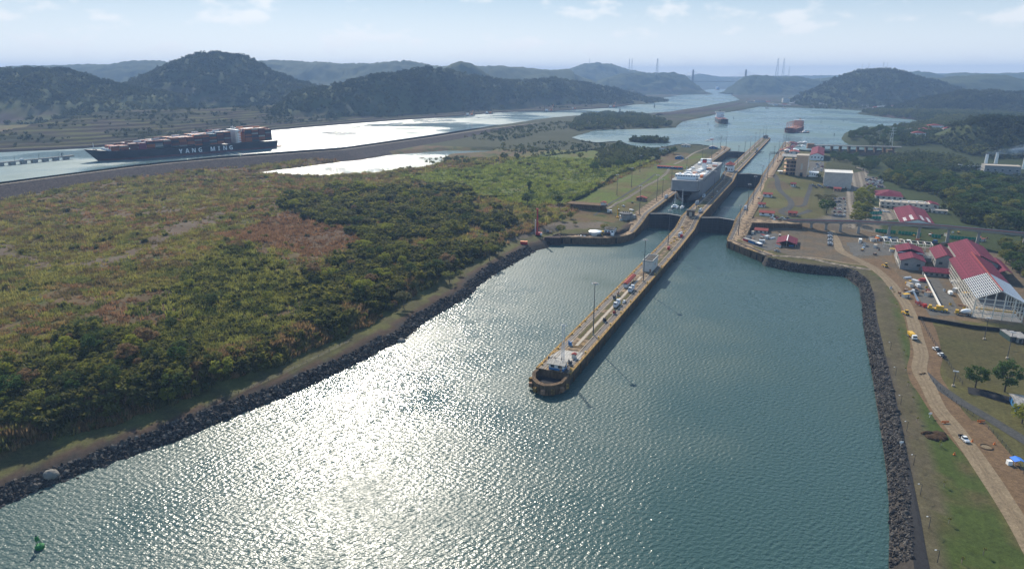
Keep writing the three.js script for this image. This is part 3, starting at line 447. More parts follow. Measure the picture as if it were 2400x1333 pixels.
const kinds = {
  scrub: [0, 1, 2, 3].map((i) => ({ t: trunkGeo(10 + i, 5.2, 0.16, 2.0, 4), c: crownGeo(20 + i, { clumps: 20, leaves: 40, size: 0.62, rx: 3.0, ry: 2.5, cy: 6.6 }) })),
  umbrella: [0, 1, 2].map((i) => ({ t: trunkGeo(40 + i, 5.6, 0.3, 3.6, 6), c: crownGeo(50 + i, { clumps: 30, leaves: 40, size: 0.62, rx: 5.4, ry: 2.0, cy: 7.4, flat: 1 }) })),
  dome: [0, 1, 2].map((i) => ({ t: trunkGeo(60 + i, 4.6, 0.3, 2.6, 5), c: crownGeo(70 + i, { clumps: 38, leaves: 46, size: 0.62, rx: 4.3, ry: 3.2, cy: 6.1, hollow: 0.55 }) })),
  cone: [0].map((i) => ({ t: trunkGeo(80 + i, 4.5, 0.2, 1.2, 4), c: crownGeo(90 + i, { clumps: 30, leaves: 40, size: 0.55, rx: 1.9, ry: 3.9, cy: 5.6 }) })),
};
function tree(kind, v, mat, x, y, z, h, name, label, group) {
  const k = kinds[kind][v % kinds[kind].length], o = thing(name, group ? `${{ olive: 'olive green', dark: 'dark green', bright: 'yellow green', grey: 'dull green', deep: 'deep green', dry: 'dry brown' }[mat]} ${label}` : label, 'tree', x, y, z, R() * 6.283, group); o.scale.set(h / 10 * rr(0.85, 1.2), h / 10 * rr(0.85, 1.15), h / 10 * rr(0.85, 1.2));
  const t = new THREE.Mesh(k.t, bark); t.name = 'trunk'; const c = new THREE.Mesh(k.c, leaf[mat]); c.name = 'crown'; for (const m of [t, c]) { m.castShadow = m.receiveShadow = true; o.add(m); } return o;
}
function scatter(poly, n, gap, f) { let x0 = 1e9, x1 = -1e9, z0 = 1e9, z1 = -1e9; for (const [x, z] of poly) { x0 = Math.min(x0, x); x1 = Math.max(x1, x); z0 = Math.min(z0, z); z1 = Math.max(z1, z); } const got = []; for (let k = 0; k < n * 60 && got.length < n; k++) { const x = rr(x0, x1), z = rr(z0, z1); if (!inPoly(poly, x, z) || got.some(([a, b]) => (a - x) ** 2 + (b - z) ** 2 < gap * gap)) continue; got.push([x, z]); f(x, z, got.length - 1); } return got; }
const pickOf = (...a) => a[Math.floor(R() * a.length)];
// trees of the left bank
scatter(A.thicketMid, 190, 6.2, (x, z, i) => { if (fbm(x / 34 + 2, z / 34, 3) > 0.56) return; const big = R() < 0.3; tree(big ? 'umbrella' : R() < 0.55 ? 'dome' : 'scrub', i, pickOf('olive', 'dark', 'grey', 'olive', 'bright', 'dark', 'olive', 'dry'), x, H(x, z), z, big ? rr(9, 13) : 4 + 9 * Math.pow(R(), 1.4), 'thicket_tree', 'leafy tree in the thicket between the dry field and the channel bank', 'trees of the thicket on the left bank'); });
scatter(A.thicketShore, 75, 5.0, (x, z, i) => { tree(R() < 0.6 ? 'dome' : 'scrub', i, pickOf('dark', 'olive', 'deep', 'dark', 'bright', 'olive', 'dry'), x, H(x, z), z, 4 + 8 * Math.pow(R(), 1.3), 'bank_tree', 'leafy tree in the dark thicket above the lower left shore path', 'trees above the lower left shore path'); });
scatter(A.canes, 26, 8, (x, z, i) => tree(R() < 0.5 ? 'dome' : 'scrub', i, pickOf('olive', 'bright', 'dark'), x, H(x, z), z, rr(4, 8), 'cane_tree', 'small tree standing among the yellow green canes of the left bank', 'small trees among the canes'));
for (const [px, py, h, kind, mat, label] of [
  [236, 812, 11, 'umbrella', 'dark', 'flat crowned dark tree standing alone at the edge of the dry field'],
  [395, 945, 8, 'dome', 'bright', 'round bright green tree beside the lower left shore path'],
  [1236, 478, 13, 'dome', 'dark', 'dark round tree beside the old concrete abutment'],
  [1241, 446, 13, 'cone', 'dark', 'narrow pointed tree alone in the green field'],
  [1308, 478, 12, 'dome', 'dark', 'wide dark tree at the foot of the green field'],
  [1392, 402, 15, 'dome', 'deep', 'largest dark round tree beside the lock lawn'],
  [1360, 372, 11, 'dome', 'olive', 'olive tree left of the largest dark round tree'],
  [1330, 386, 9, 'dome', 'olive', 'small olive tree in the green field above the pond road'],
  [1182, 374, 13, 'dome', 'dark', 'left one of two dark trees at the end of the pond'],
  [1212, 374, 12, 'dome', 'dark', 'right one of two dark trees at the end of the pond'],
  [1180, 345, 10, 'dome', 'olive', 'olive tree on the rise beyond the pond'], [1013, 392, 10, 'umbrella', 'olive', 'small tree standing in the shallow pond reeds'], [1076, 390, 9, 'umbrella', 'grey', 'wide low tree at the pond shore'],
  [1450, 392, 13, 'dome', 'deep', 'dark tree nearest the white house by the lock lawn'], [1530, 362, 13, 'dome', 'deep', 'dark tree left of the white house by the lock lawn'], [1578, 360, 13, 'dome', 'deep', 'dark tree right of the white house by the lock lawn'], [1452, 345, 14, 'dome', 'dark', 'tall dark tree at the lake inlet'],
  [1270, 530, 9, 'scrub', 'olive', 'bushy tree beside the red drilling rig'], [1315, 545, 9, 'dome', 'olive', 'round bush tree between the drilling rig and the concrete quay'],
  [2287, 908, 11.5, 'dome', 'deep', 'smaller of two round trees below the sports field'], [2356, 918, 15, 'dome', 'deep', 'larger of two round trees below the sports field'], [2396, 992, 11, 'dome', 'bright', 'bright green tree in front of the blue walled house'],
  [1937, 500, 15, 'dome', 'deep', 'broad dark tree in the middle of the car park'], [1921, 418, 6, 'dome', 'deep', 'small dark tree at the corner of the beige warehouse'],
]) { const p = T(px, py); tree(kind, Math.floor(R() * 3), mat, p.x, p.y, p.z, h, kind === 'cone' ? 'pointed_tree' : 'lone_tree', label); }
for (const [px, py] of [[1196, 520], [1214, 535], [1230, 512], [1248, 500], [1222, 490], [1262, 512], [1290, 510], [1318, 518], [1338, 512], [1348, 528], [1300, 528], [1180, 545], [1166, 560], [1276, 490], [1200, 556]]) { const p = T(px, py); tree(R() < 0.5 ? 'dome' : 'scrub', Math.floor(R() * 4), pickOf('olive', 'dark', 'grey', 'dark'), p.x, p.y, p.z, rr(4.5, 8), 'rig_tree', 'bushy tree between the drilling rig and the old abutment', 'bushy trees round the drilling rig'); }
for (let k = 0; k < 14; k++) { const p = T(2006 + 22 * (k % 2) + k, 524 - 5.4 * k); tree('dome', k, pickOf('olive', 'dark', 'bright'), p.x, p.y, p.z, rr(10, 14), 'avenue_tree', 'tree in the dense green row beside the pale service road', 'row of trees beside the service road'); }
for (let k = 0; k < 5; k++) { const p = T(1918 + 9 * k, 470 + 8 * (k % 2)); tree('umbrella', k, 'grey', p.x, p.y, p.z, 8, 'slope_tree', 'sparse tree on the slope below the beige warehouse', 'sparse trees below the warehouse'); }
// the woods on the right: the nearest trees one by one
const woodNear = polyT([[2060, 420], [2110, 400], [2200, 410], [2290, 432], [2420, 450], [2420, 548], [2330, 548], [2250, 520], [2215, 490], [2190, 455], [2110, 440]]);
scatter(woodNear, 130, 7.5, (x, z, i) => tree(R() < 0.3 ? 'umbrella' : 'dome', i, pickOf('dark', 'deep', 'olive', 'deep'), x, H(x, z), z, rr(13, 19), 'wood_tree', 'broad crowned tree in the green wood behind the red roofed sheds', 'trees of the wood behind the red roofed sheds'));
scatter(polyT([[2330, 585], [2420, 560], [2460, 700], [2395, 660]]), 22, 6, (x, z, i) => tree('dome', i, pickOf('dark', 'deep', 'olive'), x, H(x, z), z, rr(10, 14), 'wood_tree', 'tree in the small wood behind the big red roofed hall', 'trees behind the big hall'));
scatter(polyT([[1980, 335], [1996, 318], [2060, 305], [2120, 312], [2120, 345], [2060, 348], [1990, 345]]), 46, 8, (x, z, i) => tree('dome', i, pickOf('dark', 'deep'), x, H(x, z), z, rr(12, 17), 'shore_tree', 'tree on the wooded point beside the spillway dam', 'trees on the point beside the dam'));
scatter(polyT([[1985, 385], [1945, 372], [1960, 362], [2040, 378], [2070, 400], [2060, 415], [2000, 395]]), 30, 7, (x, z, i) => tree('dome', i, pickOf('dark', 'deep'), x, H(x, z), z, rr(9, 13), 'dam_tree', 'tree in the hollow below the spillway dam', 'trees below the dam'));
const hillHouseSpots = [[2132, 312], [2152, 319], [2166, 311], [2190, 303], [2224, 308]].map(([a, b]) => T(a, b));
const clearOfHouses = (x, z) => hillHouseSpots.every((p) => { const dx = x - p.x, dz = z - p.z, along = dx * sinY + dz * cosY, across = dx * cosY - dz * sinY; return Math.abs(across) > 17 || along < -14 || along > 34; });
const islet = polyT([[1470, 328], [1490, 318], [1540, 318], [1575, 328], [1572, 336], [1480, 336]]);
// woods further off: too many to tell apart
const farCrown = crownGeo(300, { clumps: 14, leaves: 18, size: 1.6, rx: 4.6, ry: 3.4, cy: 4.6, clump: 1.5, hollow: 0.5 });
const farLeaf = leafMat('wood_leaves', [1, 1, 1]);
function wood(name, label, list, tint) { const m = new THREE.InstancedMesh(farCrown, farLeaf, list.length), d = new THREE.Object3D(), c = new THREE.Color(); list.forEach(([x, y, z, s], i) => { d.position.set(x, y, z); d.rotation.y = hash2(i, 3) * 6.283; d.scale.set(s * (0.9 + 0.3 * hash2(i, 5)), s, s * (0.9 + 0.3 * hash2(i, 7))); d.updateMatrix(); m.setMatrixAt(i, d.matrix); const v = clamp(0.45 * hash2(i, 11) + 1.7 * (fbm(x / 110 + 5, z / 110, 3) - 0.33), 0, 1), w = hash2(i, 13); m.setColorAt(i, c.setRGB(lerp(tint[0], tint[3], v) * (0.8 + 0.4 * w), lerp(tint[1], tint[4], v) * (0.8 + 0.4 * w), lerp(tint[2], tint[5], v))); }); m.name = name; stuff(m, label, 'woodland'); }
{
  const list = []; for (const [x, y, z, k] of hillSpots) { const D = Math.hypot(x - CAM.x, z + CAM.s); if (hash2(Math.round(x * 3), Math.round(z * 3)) < 0.62) list.push([x + rr(-8, 8), y - 1.5, z + rr(-8, 8), (k === 2 ? rr(0.4, 0.9) : rr(0.75, 1.5) * (D > 2500 ? 1.3 : 1))]); }
  wood('hill_woodland', 'dense woods covering the nearer hills', list, [0.026, 0.045, 0.02, 0.10, 0.11, 0.04]);
  const near = [];
  const put = (poly, n, s0, s1, gap) => scatter(poly, n, gap, (x, z) => { if (clearOfHouses(x, z)) near.push([x, H(x, z) - 1, z, rr(s0, s1)]); });
  put(polyT([[2096, 316], [2140, 290], [2200, 280], [2270, 284], [2270, 324], [2130, 326]]), 420, 1.0, 1.6, 6.5);
  put(polyT([[2080, 310], [2150, 290], [2260, 285], [2420, 300], [2420, 372], [2330, 372], [2250, 360], [2200, 335], [2120, 345]]), 900, 1.0, 1.7, 6.5);
  put(polyT([[2060, 372], [2150, 360], [2250, 372], [2300, 400], [2200, 402], [2090, 400]]), 220, 0.9, 1.5, 7);
  put(polyT([[2280, 412], [2420, 425], [2420, 452], [2290, 434]]), 70, 0.9, 1.5, 6);
  put(polyT([[2020, 262], [2100, 255], [2300, 262], [2420, 275], [2420, 296], [2210, 290], [2140, 280], [2060, 272]]), 1500, 1.1, 1.9, 7); put(polyT([[1170, 332], [1250, 318], [1340, 300], [1345, 286], [1290, 286], [1150, 304], [1080, 322]]), 330, 0.3, 0.8, 4);
  put(woodNear, 260, 0.7, 1.2, 4.5); scatter(Array.from({ length: 14 }, (_, i) => [isletAt.x + 40 * Math.cos(i / 14 * 6.283), isletAt.z + 29 * Math.sin(i / 14 * 6.283)]), 70, 5, (x, z) => near.push([x, H(x, z) - 1, z, rr(0.8, 1.5)])); put(polyT([[1335, 300], [1365, 272], [1420, 264], [1500, 268], [1550, 280], [1580, 292], [1580, 298], [1500, 303], [1400, 304], [1345, 308]]), 620, 0.9, 1.7, 6);
  put(polyT([[1400, 352], [1450, 345], [1540, 355], [1580, 352], [1560, 365], [1480, 385], [1400, 398]]), 240, 0.5, 1.25, 4.5); put(polyT([[1150, 352], [1250, 335], [1360, 330], [1440, 342], [1400, 356], [1250, 366]]), 170, 0.35, 0.8, 4);
  put(polyT([[980, 372], [1060, 366], [1180, 372], [1160, 384], [1000, 384]]), 70, 0.35, 0.7, 4);
  put(polyT([[1850, 240], [1960, 240], [2060, 248], [2020, 256], [1880, 250]]), 260, 0.9, 1.5, 8);
  wood('lake_woodland', 'low woods along the lake shore and behind the chimneys', near, [0.05, 0.08, 0.03, 0.14, 0.15, 0.048]);
}
// hedge between the green field and the lock lawn, and along the pond road
{
  const list = [], along = (pl, n, s) => { for (let k = 0; k < n; k++) { const t = k / (n - 1) * (pl.length - 1), i = Math.min(pl.length - 2, Math.floor(t)), f = t - i, p = T(lerp(pl[i][0], pl[i + 1][0], f), lerp(pl[i][1], pl[i + 1][1], f)); list.push([p.x + rr(-1, 1), p.y - 0.6, p.z + rr(-1, 1), s * rr(0.8, 1.3)]); } };
  along([[1345, 472], [1380, 455], [1424, 428], [1438, 414], [1500, 392], [1545, 372]], 90, 0.42); along([[1000, 432], [1110, 462], [1200, 462]], 60, 0.3); along([[560, 420], [700, 416], [880, 412], [960, 402], [1080, 392], [1160, 382]], 130, 0.3); along([[1240, 372], [1350, 356], [1440, 345]], 90, 0.34); along([[260, 436], [420, 428], [520, 424]], 40, 0.4);
  wood('hedge', 'dark clipped hedge lines round the green field and the pond', list, [0.036, 0.052, 0.02, 0.06, 0.08, 0.026]);
}
// scrub and grass of the left bank: nobody could count it
{
  const bush = crownGeo(401, { clumps: 9, leaves: 26, size: 0.75, rx: 1.5, ry: 1.0, cy: 1.0, clump: 0.8, hollow: 0.3 });
  const q = rng(55), tp = []; for (let i = 0; i < 16; i++) { const a = q() * 6.283, r = 0.75 * Math.sqrt(q()), bx = Math.cos(a) * r, bz = Math.sin(a) * r, w = 0.14 + 0.1 * q(), t = q() * 6.283, h = 0.6 + 0.7 * q(), ox = Math.cos(a) * (0.15 + 0.45 * q()), oz = Math.sin(a) * (0.15 + 0.45 * q()); tp.push(bx - Math.cos(t) * w, -0.25, bz - Math.sin(t) * w, bx + Math.cos(t) * w, -0.25, bz + Math.sin(t) * w, bx + ox, h, bz + oz); }
  const tuft = new THREE.BufferGeometry(); tuft.setAttribute('position', new THREE.Float32BufferAttribute(tp, 3));
  const grassM = leafMat('grass_blades', [1, 1, 1]), bushM = leafMat('bush_leaves', [1, 1, 1]);
  const tufts = [], bushes = [];
  for (let k = 0; k < 560000; k++) {
    const x = rr(-900, -40), s = rr(-640, 430), z = -s, D = Math.hypot(x - CAM.x, s - CAM.s); if (D > 1250 || R() > Math.pow(330 / Math.max(330, D), 1.6)) continue;
    const h = H(x, z), jx = x + (fbm(x / 22 + 7, z / 22, 3) - 0.5) * 46, jz = z + (fbm(x / 22, z / 22 + 31, 3) - 0.5) * 46; if (h < 4.2 || (x > -120 && s > -60) || sdf(approach, x, z) < 23 + 7 * fbm(x / 20, z / 20, 2)) continue;
    if (h < 7.2 && s > 120) continue;
    if (inPoly(A.lawnLock, x, z) || inPoly(A.scrapYard, x, z) || ((inPoly(A.trackA, jx, jz) || inPoly(A.trackB, jx, jz)) && R() < 0.85)) continue;
    const n = fbm(x / 34, z / 34, 4), n2 = fbm(x / 13 + 50, z / 13, 3), n3 = fbm(x / 120 + 9, z / 120, 3), dryp = inPoly(A.dry, jx, jz), bare = inPoly(A.bareBrown, jx, jz), cane = inPoly(A.canes, jx, jz), field = inPoly(A.fieldGreen, jx, jz), th = (inPoly(A.thicketMid, jx, jz) && fbm(x / 34 + 2, z / 34, 3) < 0.58) || inPoly(A.thicketShore, jx, jz), bankSlope = sdf(approach, x, z) < 46, n4 = fbm(x / 9 + 3, z / 9 + 70, 2);
    const dens = bare ? 0.25 : sstep(0.28, 0.55, n * 0.5 + n2 * 0.5) * 0.85 + 0.15; if (R() > dens && !th && !bankSlope) continue;
    const far = 1 + Math.max(0, D - 450) / 900; let c;
    const u = n * 0.6 + n3 * 0.4; c = u < 0.48 ? [0.28, 0.165, 0.078] : u < 0.54 ? [0.28, 0.20, 0.075] : [0.26, 0.225, 0.065]; if (n4 > 0.58) c = [0.27, 0.25, 0.066]; else if (n4 < 0.4) c = [0.17, 0.13, 0.055]; if (n2 > 0.64) c = [0.17, 0.18, 0.05]; if (dryp || bare) c = [0.25, 0.145, 0.075]; if (th) c = n4 > 0.55 ? [0.22, 0.20, 0.07] : n4 < 0.4 ? [0.20, 0.135, 0.07] : [0.12, 0.135, 0.04]; if (cane) c = n4 > 0.42 ? [0.25, 0.25, 0.062] : [0.12, 0.14, 0.038]; if (field) c = n4 > 0.4 ? [0.24, 0.27, 0.055] : [0.12, 0.155, 0.036]; if (bankSlope) c = n4 > 0.5 ? [0.28, 0.185, 0.085] : n4 > 0.36 ? [0.21, 0.19, 0.065] : [0.12, 0.13, 0.04];
    const v = 0.65 + 0.6 * R(); c = c.map((e) => e * v);
    const isBush = R() < (th ? 0.24 : cane ? 0.2 : bankSlope ? 0.14 : n2 > 0.64 ? 0.03 : 0.003);
    if (isBush) { const g = th || cane ? clamp(n4 * 1.6 - 0.3 + rr(-0.3, 0.3), 0, 1) : rr(0.7, 1.1); bushes.push([x, h, z, rr(0.6, 1.9) * far * (th ? 1.25 : 0.7), lerp(0.085, 0.19, g) * v, lerp(0.095, 0.18, g) * v, lerp(0.026, 0.042, g)]); } else tufts.push([x, h, z, rr(0.6, 1.3) * far * (cane ? 2 : bankSlope ? 2.1 : th ? 1.5 : R() < 0.22 ? 2 : 0.95), ...c]);
  }
  const make = (name, geo, mat, list, label) => { const m = new THREE.InstancedMesh(geo, mat, list.length), d = new THREE.Object3D(), c = new THREE.Color(); list.forEach((e, i) => { d.position.set(e[0], e[1], e[2]); d.rotation.y = hash2(i, 2) * 6.283; d.scale.set(e[3] * 1.15, e[3] * (0.85 + 0.3 * hash2(i, 4)), e[3] * 1.15); d.updateMatrix(); m.setMatrixAt(i, d.matrix); m.setColorAt(i, c.setRGB(e[4], e[5], e[6])); }); m.name = name; stuff(m, label, name === 'tall_grass' ? 'grass' : 'shrubs'); };
  make('tall_grass', tuft, grassM, tufts, 'tall dry and green grass over the left bank'); make('scrub', bush, bushM, bushes, 'low leafy scrub scattered over the left bank');
  console.log('tufts', tufts.length, 'bushes', bushes.length, 'hill', hillSpots.length);
}

// ---------------------------------------------------------------- the locks
// a long body along the lock axis: stations [s, left x, right x, top], base level
function longBody(st, base) { const g = new Geo(); for (let i = 0; i + 1 < st.length; i++) { const [s0, a0, b0, y0] = st[i], [s1, a1, b1, y1] = st[i + 1]; g.quad([a0, base, -s0], [a0, y0, -s0], [a1, y1, -s1], [a1, base, -s1]); g.quad([b0, base, -s0], [b1, base, -s1], [b1, y1, -s1], [b0, y0, -s0]); } const e = (k, f) => { const [s, a, b, y] = st[k]; f ? g.quad([a, base, -s], [b, base, -s], [b, y, -s], [a, y, -s]) : g.quad([b, base, -s], [a, base, -s], [a, y, -s], [b, y, -s]); }; e(0, true); e(st.length - 1, false); return g; }
function longTop(st, x0, x1, dy, thick = 0) { const g = new Geo(); for (let i = 0; i + 1 < st.length; i++) { const [s0, , , y0] = st[i], [s1, , , y1] = st[i + 1], a = [x0, y0 + dy, -s0], b = [x1, y0 + dy, -s0], c = [x1, y1 + dy, -s1], d = [x0, y1 + dy, -s1]; g.quad(a, b, c, d); if (thick) { const dn = (p) => [p[0], p[1] - thick, p[2]]; g.quad(dn(a), a, d, dn(d)); g.quad(b, dn(b), dn(c), c); if (i === 0) g.quad(dn(a), dn(b), b, a); if (i === st.length - 2) g.quad(c, dn(c), dn(d), d); } } return g; }
function lvl(st, s) { for (let i = 0; i + 1 < st.length; i++) if (s <= st[i + 1][0]) return lerp(st[i][3], st[i + 1][3], clamp((s - st[i][0]) / (st[i + 1][0] - st[i][0]), 0, 1)); return st.at(-1)[3]; }
const cw = [[-397, -9.15, 9.15, 6.5], [-105, -9.15, 9.15, 6.5], [-34, -9.15, 9.15, 8.2], [-4, -9.15, 9.15, 14.5], [268, -9.15, 9.15, 14.5], [304, -9.15, 9.15, 20.2], [925, -9.15, 9.15, 20.2], [944, -5, 5, 20.2]];
const lw = [[-62, -55, -42.7, 6.5], [-34, -55, -42.7, 9.5], [-4, -57, -42.7, 14.5], [268, -57, -42.7, 14.5], [304, -57, -42.7, 20.2], [660, -57, -42.7, 20.2], [700, -66, -56, 20.2]];
const rw = [[-58, 43.2, 55, 6.5], [-22, 42.7, 56, 9.2], [2, 42.7, 57, 14.5], [268, 42.7, 57, 14.5], [304, 42.7, 57, 20.2], [846, 42.7, 57, 20.2], [858, 48, 62, 20.2]];
function lockWall(name, label, st, inward, opts = {}) {
  const o = thing(name, label, 'wall'), mid = inward === 0;
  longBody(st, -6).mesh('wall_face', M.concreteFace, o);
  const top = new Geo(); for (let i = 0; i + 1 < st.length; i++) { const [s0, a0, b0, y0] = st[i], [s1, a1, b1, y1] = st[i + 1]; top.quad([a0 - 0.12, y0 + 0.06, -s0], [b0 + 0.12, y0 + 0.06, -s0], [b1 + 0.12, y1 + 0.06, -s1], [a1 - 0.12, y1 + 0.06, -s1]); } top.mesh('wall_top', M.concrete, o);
  const body = st.slice(0, -1), edges = mid ? [-1, 1] : [inward];
  for (const k of edges) {
    const e = mid ? 9.2 : 42.65; const x = (d) => mid ? k * (e - d) : k * (-1) * (e + d);   // d metres in from the edge over the water
    const strip = (d0, d1, dy, t) => longTop(body, Math.min(x(d0), x(d1)), Math.max(x(d0), x(d1)), dy, t);
    strip(-0.3, 0.8, 0.28, 0.9).mesh('coping', M.ochre, o);
    strip(1.9, 2.4, 0.2, 0.14).mesh('rail', M.rail, o); strip(3.5, 4.0, 0.2, 0.14).mesh('rail', M.rail, o);
    strip(2.5, 3.4, 0.15, 0.08).mesh('rack_track', M.rail, o);
    strip(4.6, 5.0, 0.34, 0.3).mesh('kerb', M.concretePale, o);
  }
  for (const k of edges) { const x = mid ? k * 9.22 : -k * 42.63, base = mid || st === rw ? -1 : -1, g = new Geo(); for (let i = 0; i + 1 < body.length; i++) { const s0 = body[i][0], s1 = body[i + 1][0], n = Math.max(1, Math.round((s1 - s0) / 6)); for (let j = 0; j < n; j++) { const p = lerp(s0, s1, j / n), q = lerp(s0, s1, (j + 1) / n), wl = p < 0 ? 0 : mid ? (k > 0 ? (p < 308 ? LOW : LAKE) : LANE) : st === lw ? LANE : p < 308 ? LOW : LAKE, h = (t) => Math.min(lvl(st, t) - 1.2, wl + (wl > 10 ? 0.7 : 2.0) + 1.6 * vnoise(t * 0.19, k * 3 + 9)); g.quad([x, wl - 1.5, -p], [x, wl - 1.5, -q], [x, h(q), -q], [x, h(p), -p]); } } g.mesh('tide_stain', M.tide, o); }
  // timber fenders and old ladders down the faces
  for (let s = st[0][0] + 6; s < st.at(-2)[0]; s += opts.step ?? 14) for (const k of edges) { const x = mid ? k * 9.3 : -k * 42.55, y = lvl(st, s), w = (s < 0 ? -1.5 : opts.water ?? 2); const g = new Geo(); g.box(x, w, -s, 0.45, y - w - 0.6, 1.1 + hash2(Math.round(s), 3) * 1.2); g.mesh('fender', M.concreteFace, o); }
  return o;
}
const centreWall = lockWall('lock_wall', 'long stained concrete centre wall between the two lock lanes', cw, 0, { step: 11 });
{ // pointed nose with a sunken deck
  const rim = [[-9.15, -397], [-9.3, -402], [-7.4, -407.5], [-3.4, -411.5], [1, -413], [5.2, -411], [8.4, -406.5], [9.3, -402], [9.15, -397]], g = new Geo(), f = new Geo();
  for (let i = 0; i + 1 < rim.length; i++) { const [x0, s0] = rim[i], [x1, s1] = rim[i + 1], n = (x, s) => [x * 0.82, -397 + (s + 397) * 0.82], [u0, v0] = n(x0, s0), [u1, v1] = n(x1, s1), yo = 6.2 - (s0 < -405 ? 0.9 : 0), y1 = 6.2 - (s1 < -405 ? 0.9 : 0); g.quad([x0, -6, -s0], [x1, -6, -s1], [x1, y1, -s1], [x0, yo, -s0]); g.quad([x0, yo, -s0], [x1, y1, -s1], [u1, y1, -v1], [u0, yo, -v0]); g.quad([u0, yo, -v0], [u1, y1, -v1], [u1, 2, -v1], [u0, 2, -v0]); f.v3([0, 2.6, 397], [u0, 2.6, -v0], [u1, 2.6, -v1]); }
  g.mesh('nose', M.concreteFace, centreWall); f.mesh('sunken_deck', M.asphaltDark, centreWall);
  for (let i = 1; i + 1 < rim.length; i++) { const [x, s] = rim[i]; new Geo().box(x * 1.05, 1.2, -s * 1.002, 1.6, 2.2, 1.6, i).mesh('timber_fender', i % 2 ? M.ochre : M.brown, centreWall); }
  // inner paving, grass and turntable curves of the lower arm
  for (const [s0, s1] of [[-348, -300], [-294, -252], [-190, -150], [-146, -112]]) for (const x of [-2.6, 2.6]) { const g2 = new Geo(); g2.box(x, 6.5, -(s0 + s1) / 2, 2.0, 0.16, s1 - s0); g2.mesh('grass_strip', M.lawnDry, centreWall); }
  new Geo().box(0, 6.5, 285, 1.8, 0.2, 150).mesh('pale_walkway', M.concretePale, centreWall);
  for (let r = 0; r < 3; r++) { const c = new Geo(); for (let k = 0; k < 9; k++) { const a = -1.1 + k * 0.26, b = a + 0.26, q = 5 + r * 0.9; c.quad([Math.cos(a) * q - 3.6, 6.66, 357 + Math.sin(a) * q], [Math.cos(b) * q - 3.6, 6.66, 357 + Math.sin(b) * q], [Math.cos(b) * (q + 0.4) - 3.6, 6.66, 357 + Math.sin(b) * (q + 0.4)], [Math.cos(a) * (q + 0.4) - 3.6, 6.66, 357 + Math.sin(a) * (q + 0.4)]); } c.mesh('curved_rail', M.ochre, centreWall); }
  new Geo().prism([[-8.2, 380], [-6, 369], [6.4, 368], [8.2, 378], [5, 384], [-5, 385]], 6.5, 6.68).mesh('pale_apron', M.roofPale, centreWall);
  new Geo().prism([[-8.9, 386], [-8.4, 372], [-6.4, 367.5], [-6.0, 369], [-8.0, 376], [-8.2, 386]], 6.5, 6.72).mesh('ochre_apron', M.ochre, centreWall);
  for (const [s0, s1] of [[20, 92], [330, 470], [480, 600], [625, 780], [790, 900]]) new Geo().box(0, lvl(cw, s0), -(s0 + s1) / 2, 5.2, 0.18, s1 - s0).mesh('grass_strip', M.lawnDry, centreWall);
}
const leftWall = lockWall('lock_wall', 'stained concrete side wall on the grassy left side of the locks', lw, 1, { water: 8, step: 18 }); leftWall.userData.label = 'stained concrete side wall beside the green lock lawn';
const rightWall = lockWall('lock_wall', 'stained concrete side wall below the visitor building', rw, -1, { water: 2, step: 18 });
// flared quays at the lower ends
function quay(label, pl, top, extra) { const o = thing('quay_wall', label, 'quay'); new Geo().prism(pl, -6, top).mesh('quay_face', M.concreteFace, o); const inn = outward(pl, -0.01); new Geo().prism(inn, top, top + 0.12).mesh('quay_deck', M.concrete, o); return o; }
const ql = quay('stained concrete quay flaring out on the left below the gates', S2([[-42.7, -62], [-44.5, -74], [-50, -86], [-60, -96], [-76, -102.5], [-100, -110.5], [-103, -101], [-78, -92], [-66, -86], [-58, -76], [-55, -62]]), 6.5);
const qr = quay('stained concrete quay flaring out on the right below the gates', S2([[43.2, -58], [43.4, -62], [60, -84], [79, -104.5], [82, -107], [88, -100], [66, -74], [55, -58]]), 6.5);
for (let k = 0; k < 7; k++) { const t = k / 6; new Geo().box(lerp(-52, -98, t) - 0.5, 1, -lerp(-90, -110.3, t) + 0.5, 1.4, 4.6, 0.6, -0.35).mesh('fender', M.black, ql); new Geo().box(lerp(46, 78, t), 0.5, -lerp(-65.5, -104, t) + 0.4, 1.4, 4.8, 0.7, 0.9).mesh('fender', M.black, qr); }
{ const a = [-46, 75], g = new Geo(); for (const [x0, s0, x1, s1] of [[-46.2, -75, -51.5, -86], [-51.5, -86, -60.6, -94.6], [-60.6, -94.6, -76, -100.8], [-76, -100.8, -99, -108.6]]) g.bar([x0 - 1.4, 6.7, -s0], [x1 - 1.4, 6.7, -s1], 0.5); g.mesh('rail', M.rail, ql); const h = new Geo(); for (const d of [1.6, 3.4]) h.bar([46 + d, 6.7, 60], [81 + d, 6.7, 104], 0.5); h.mesh('rail', M.rail, qr); new Geo().prism(S2([[72, -97], [79.5, -105], [84.5, -100.4], [77, -92]]), 6.5, 6.75).mesh('pale_slab', M.pavePale, qr); new Geo().prism(S2([[62, -86], [72, -97], [74, -95.4], [64, -84.4]]), 6.5, 6.72).mesh('ochre_slab', M.ochre, qr); }
// dark block of sheet piling at the end of the left quay
single((() => { const g = new Geo(); g.prism(S2([[-113, -119], [-99, -115.5], [-100.4, -109], [-112, -112]]), -6, 7); for (let k = 0; k < 9; k++) g.box(lerp(-112.6, -99.4, k / 8), -6, lerp(118.9, 115.4, k / 8) + 0.25, 0.8, 12.9, 0.5); return g.mesh('sheet_piling', M.rust); })(), 'dark steel sheet pile block at the end of the left quay', 'sheet piling');

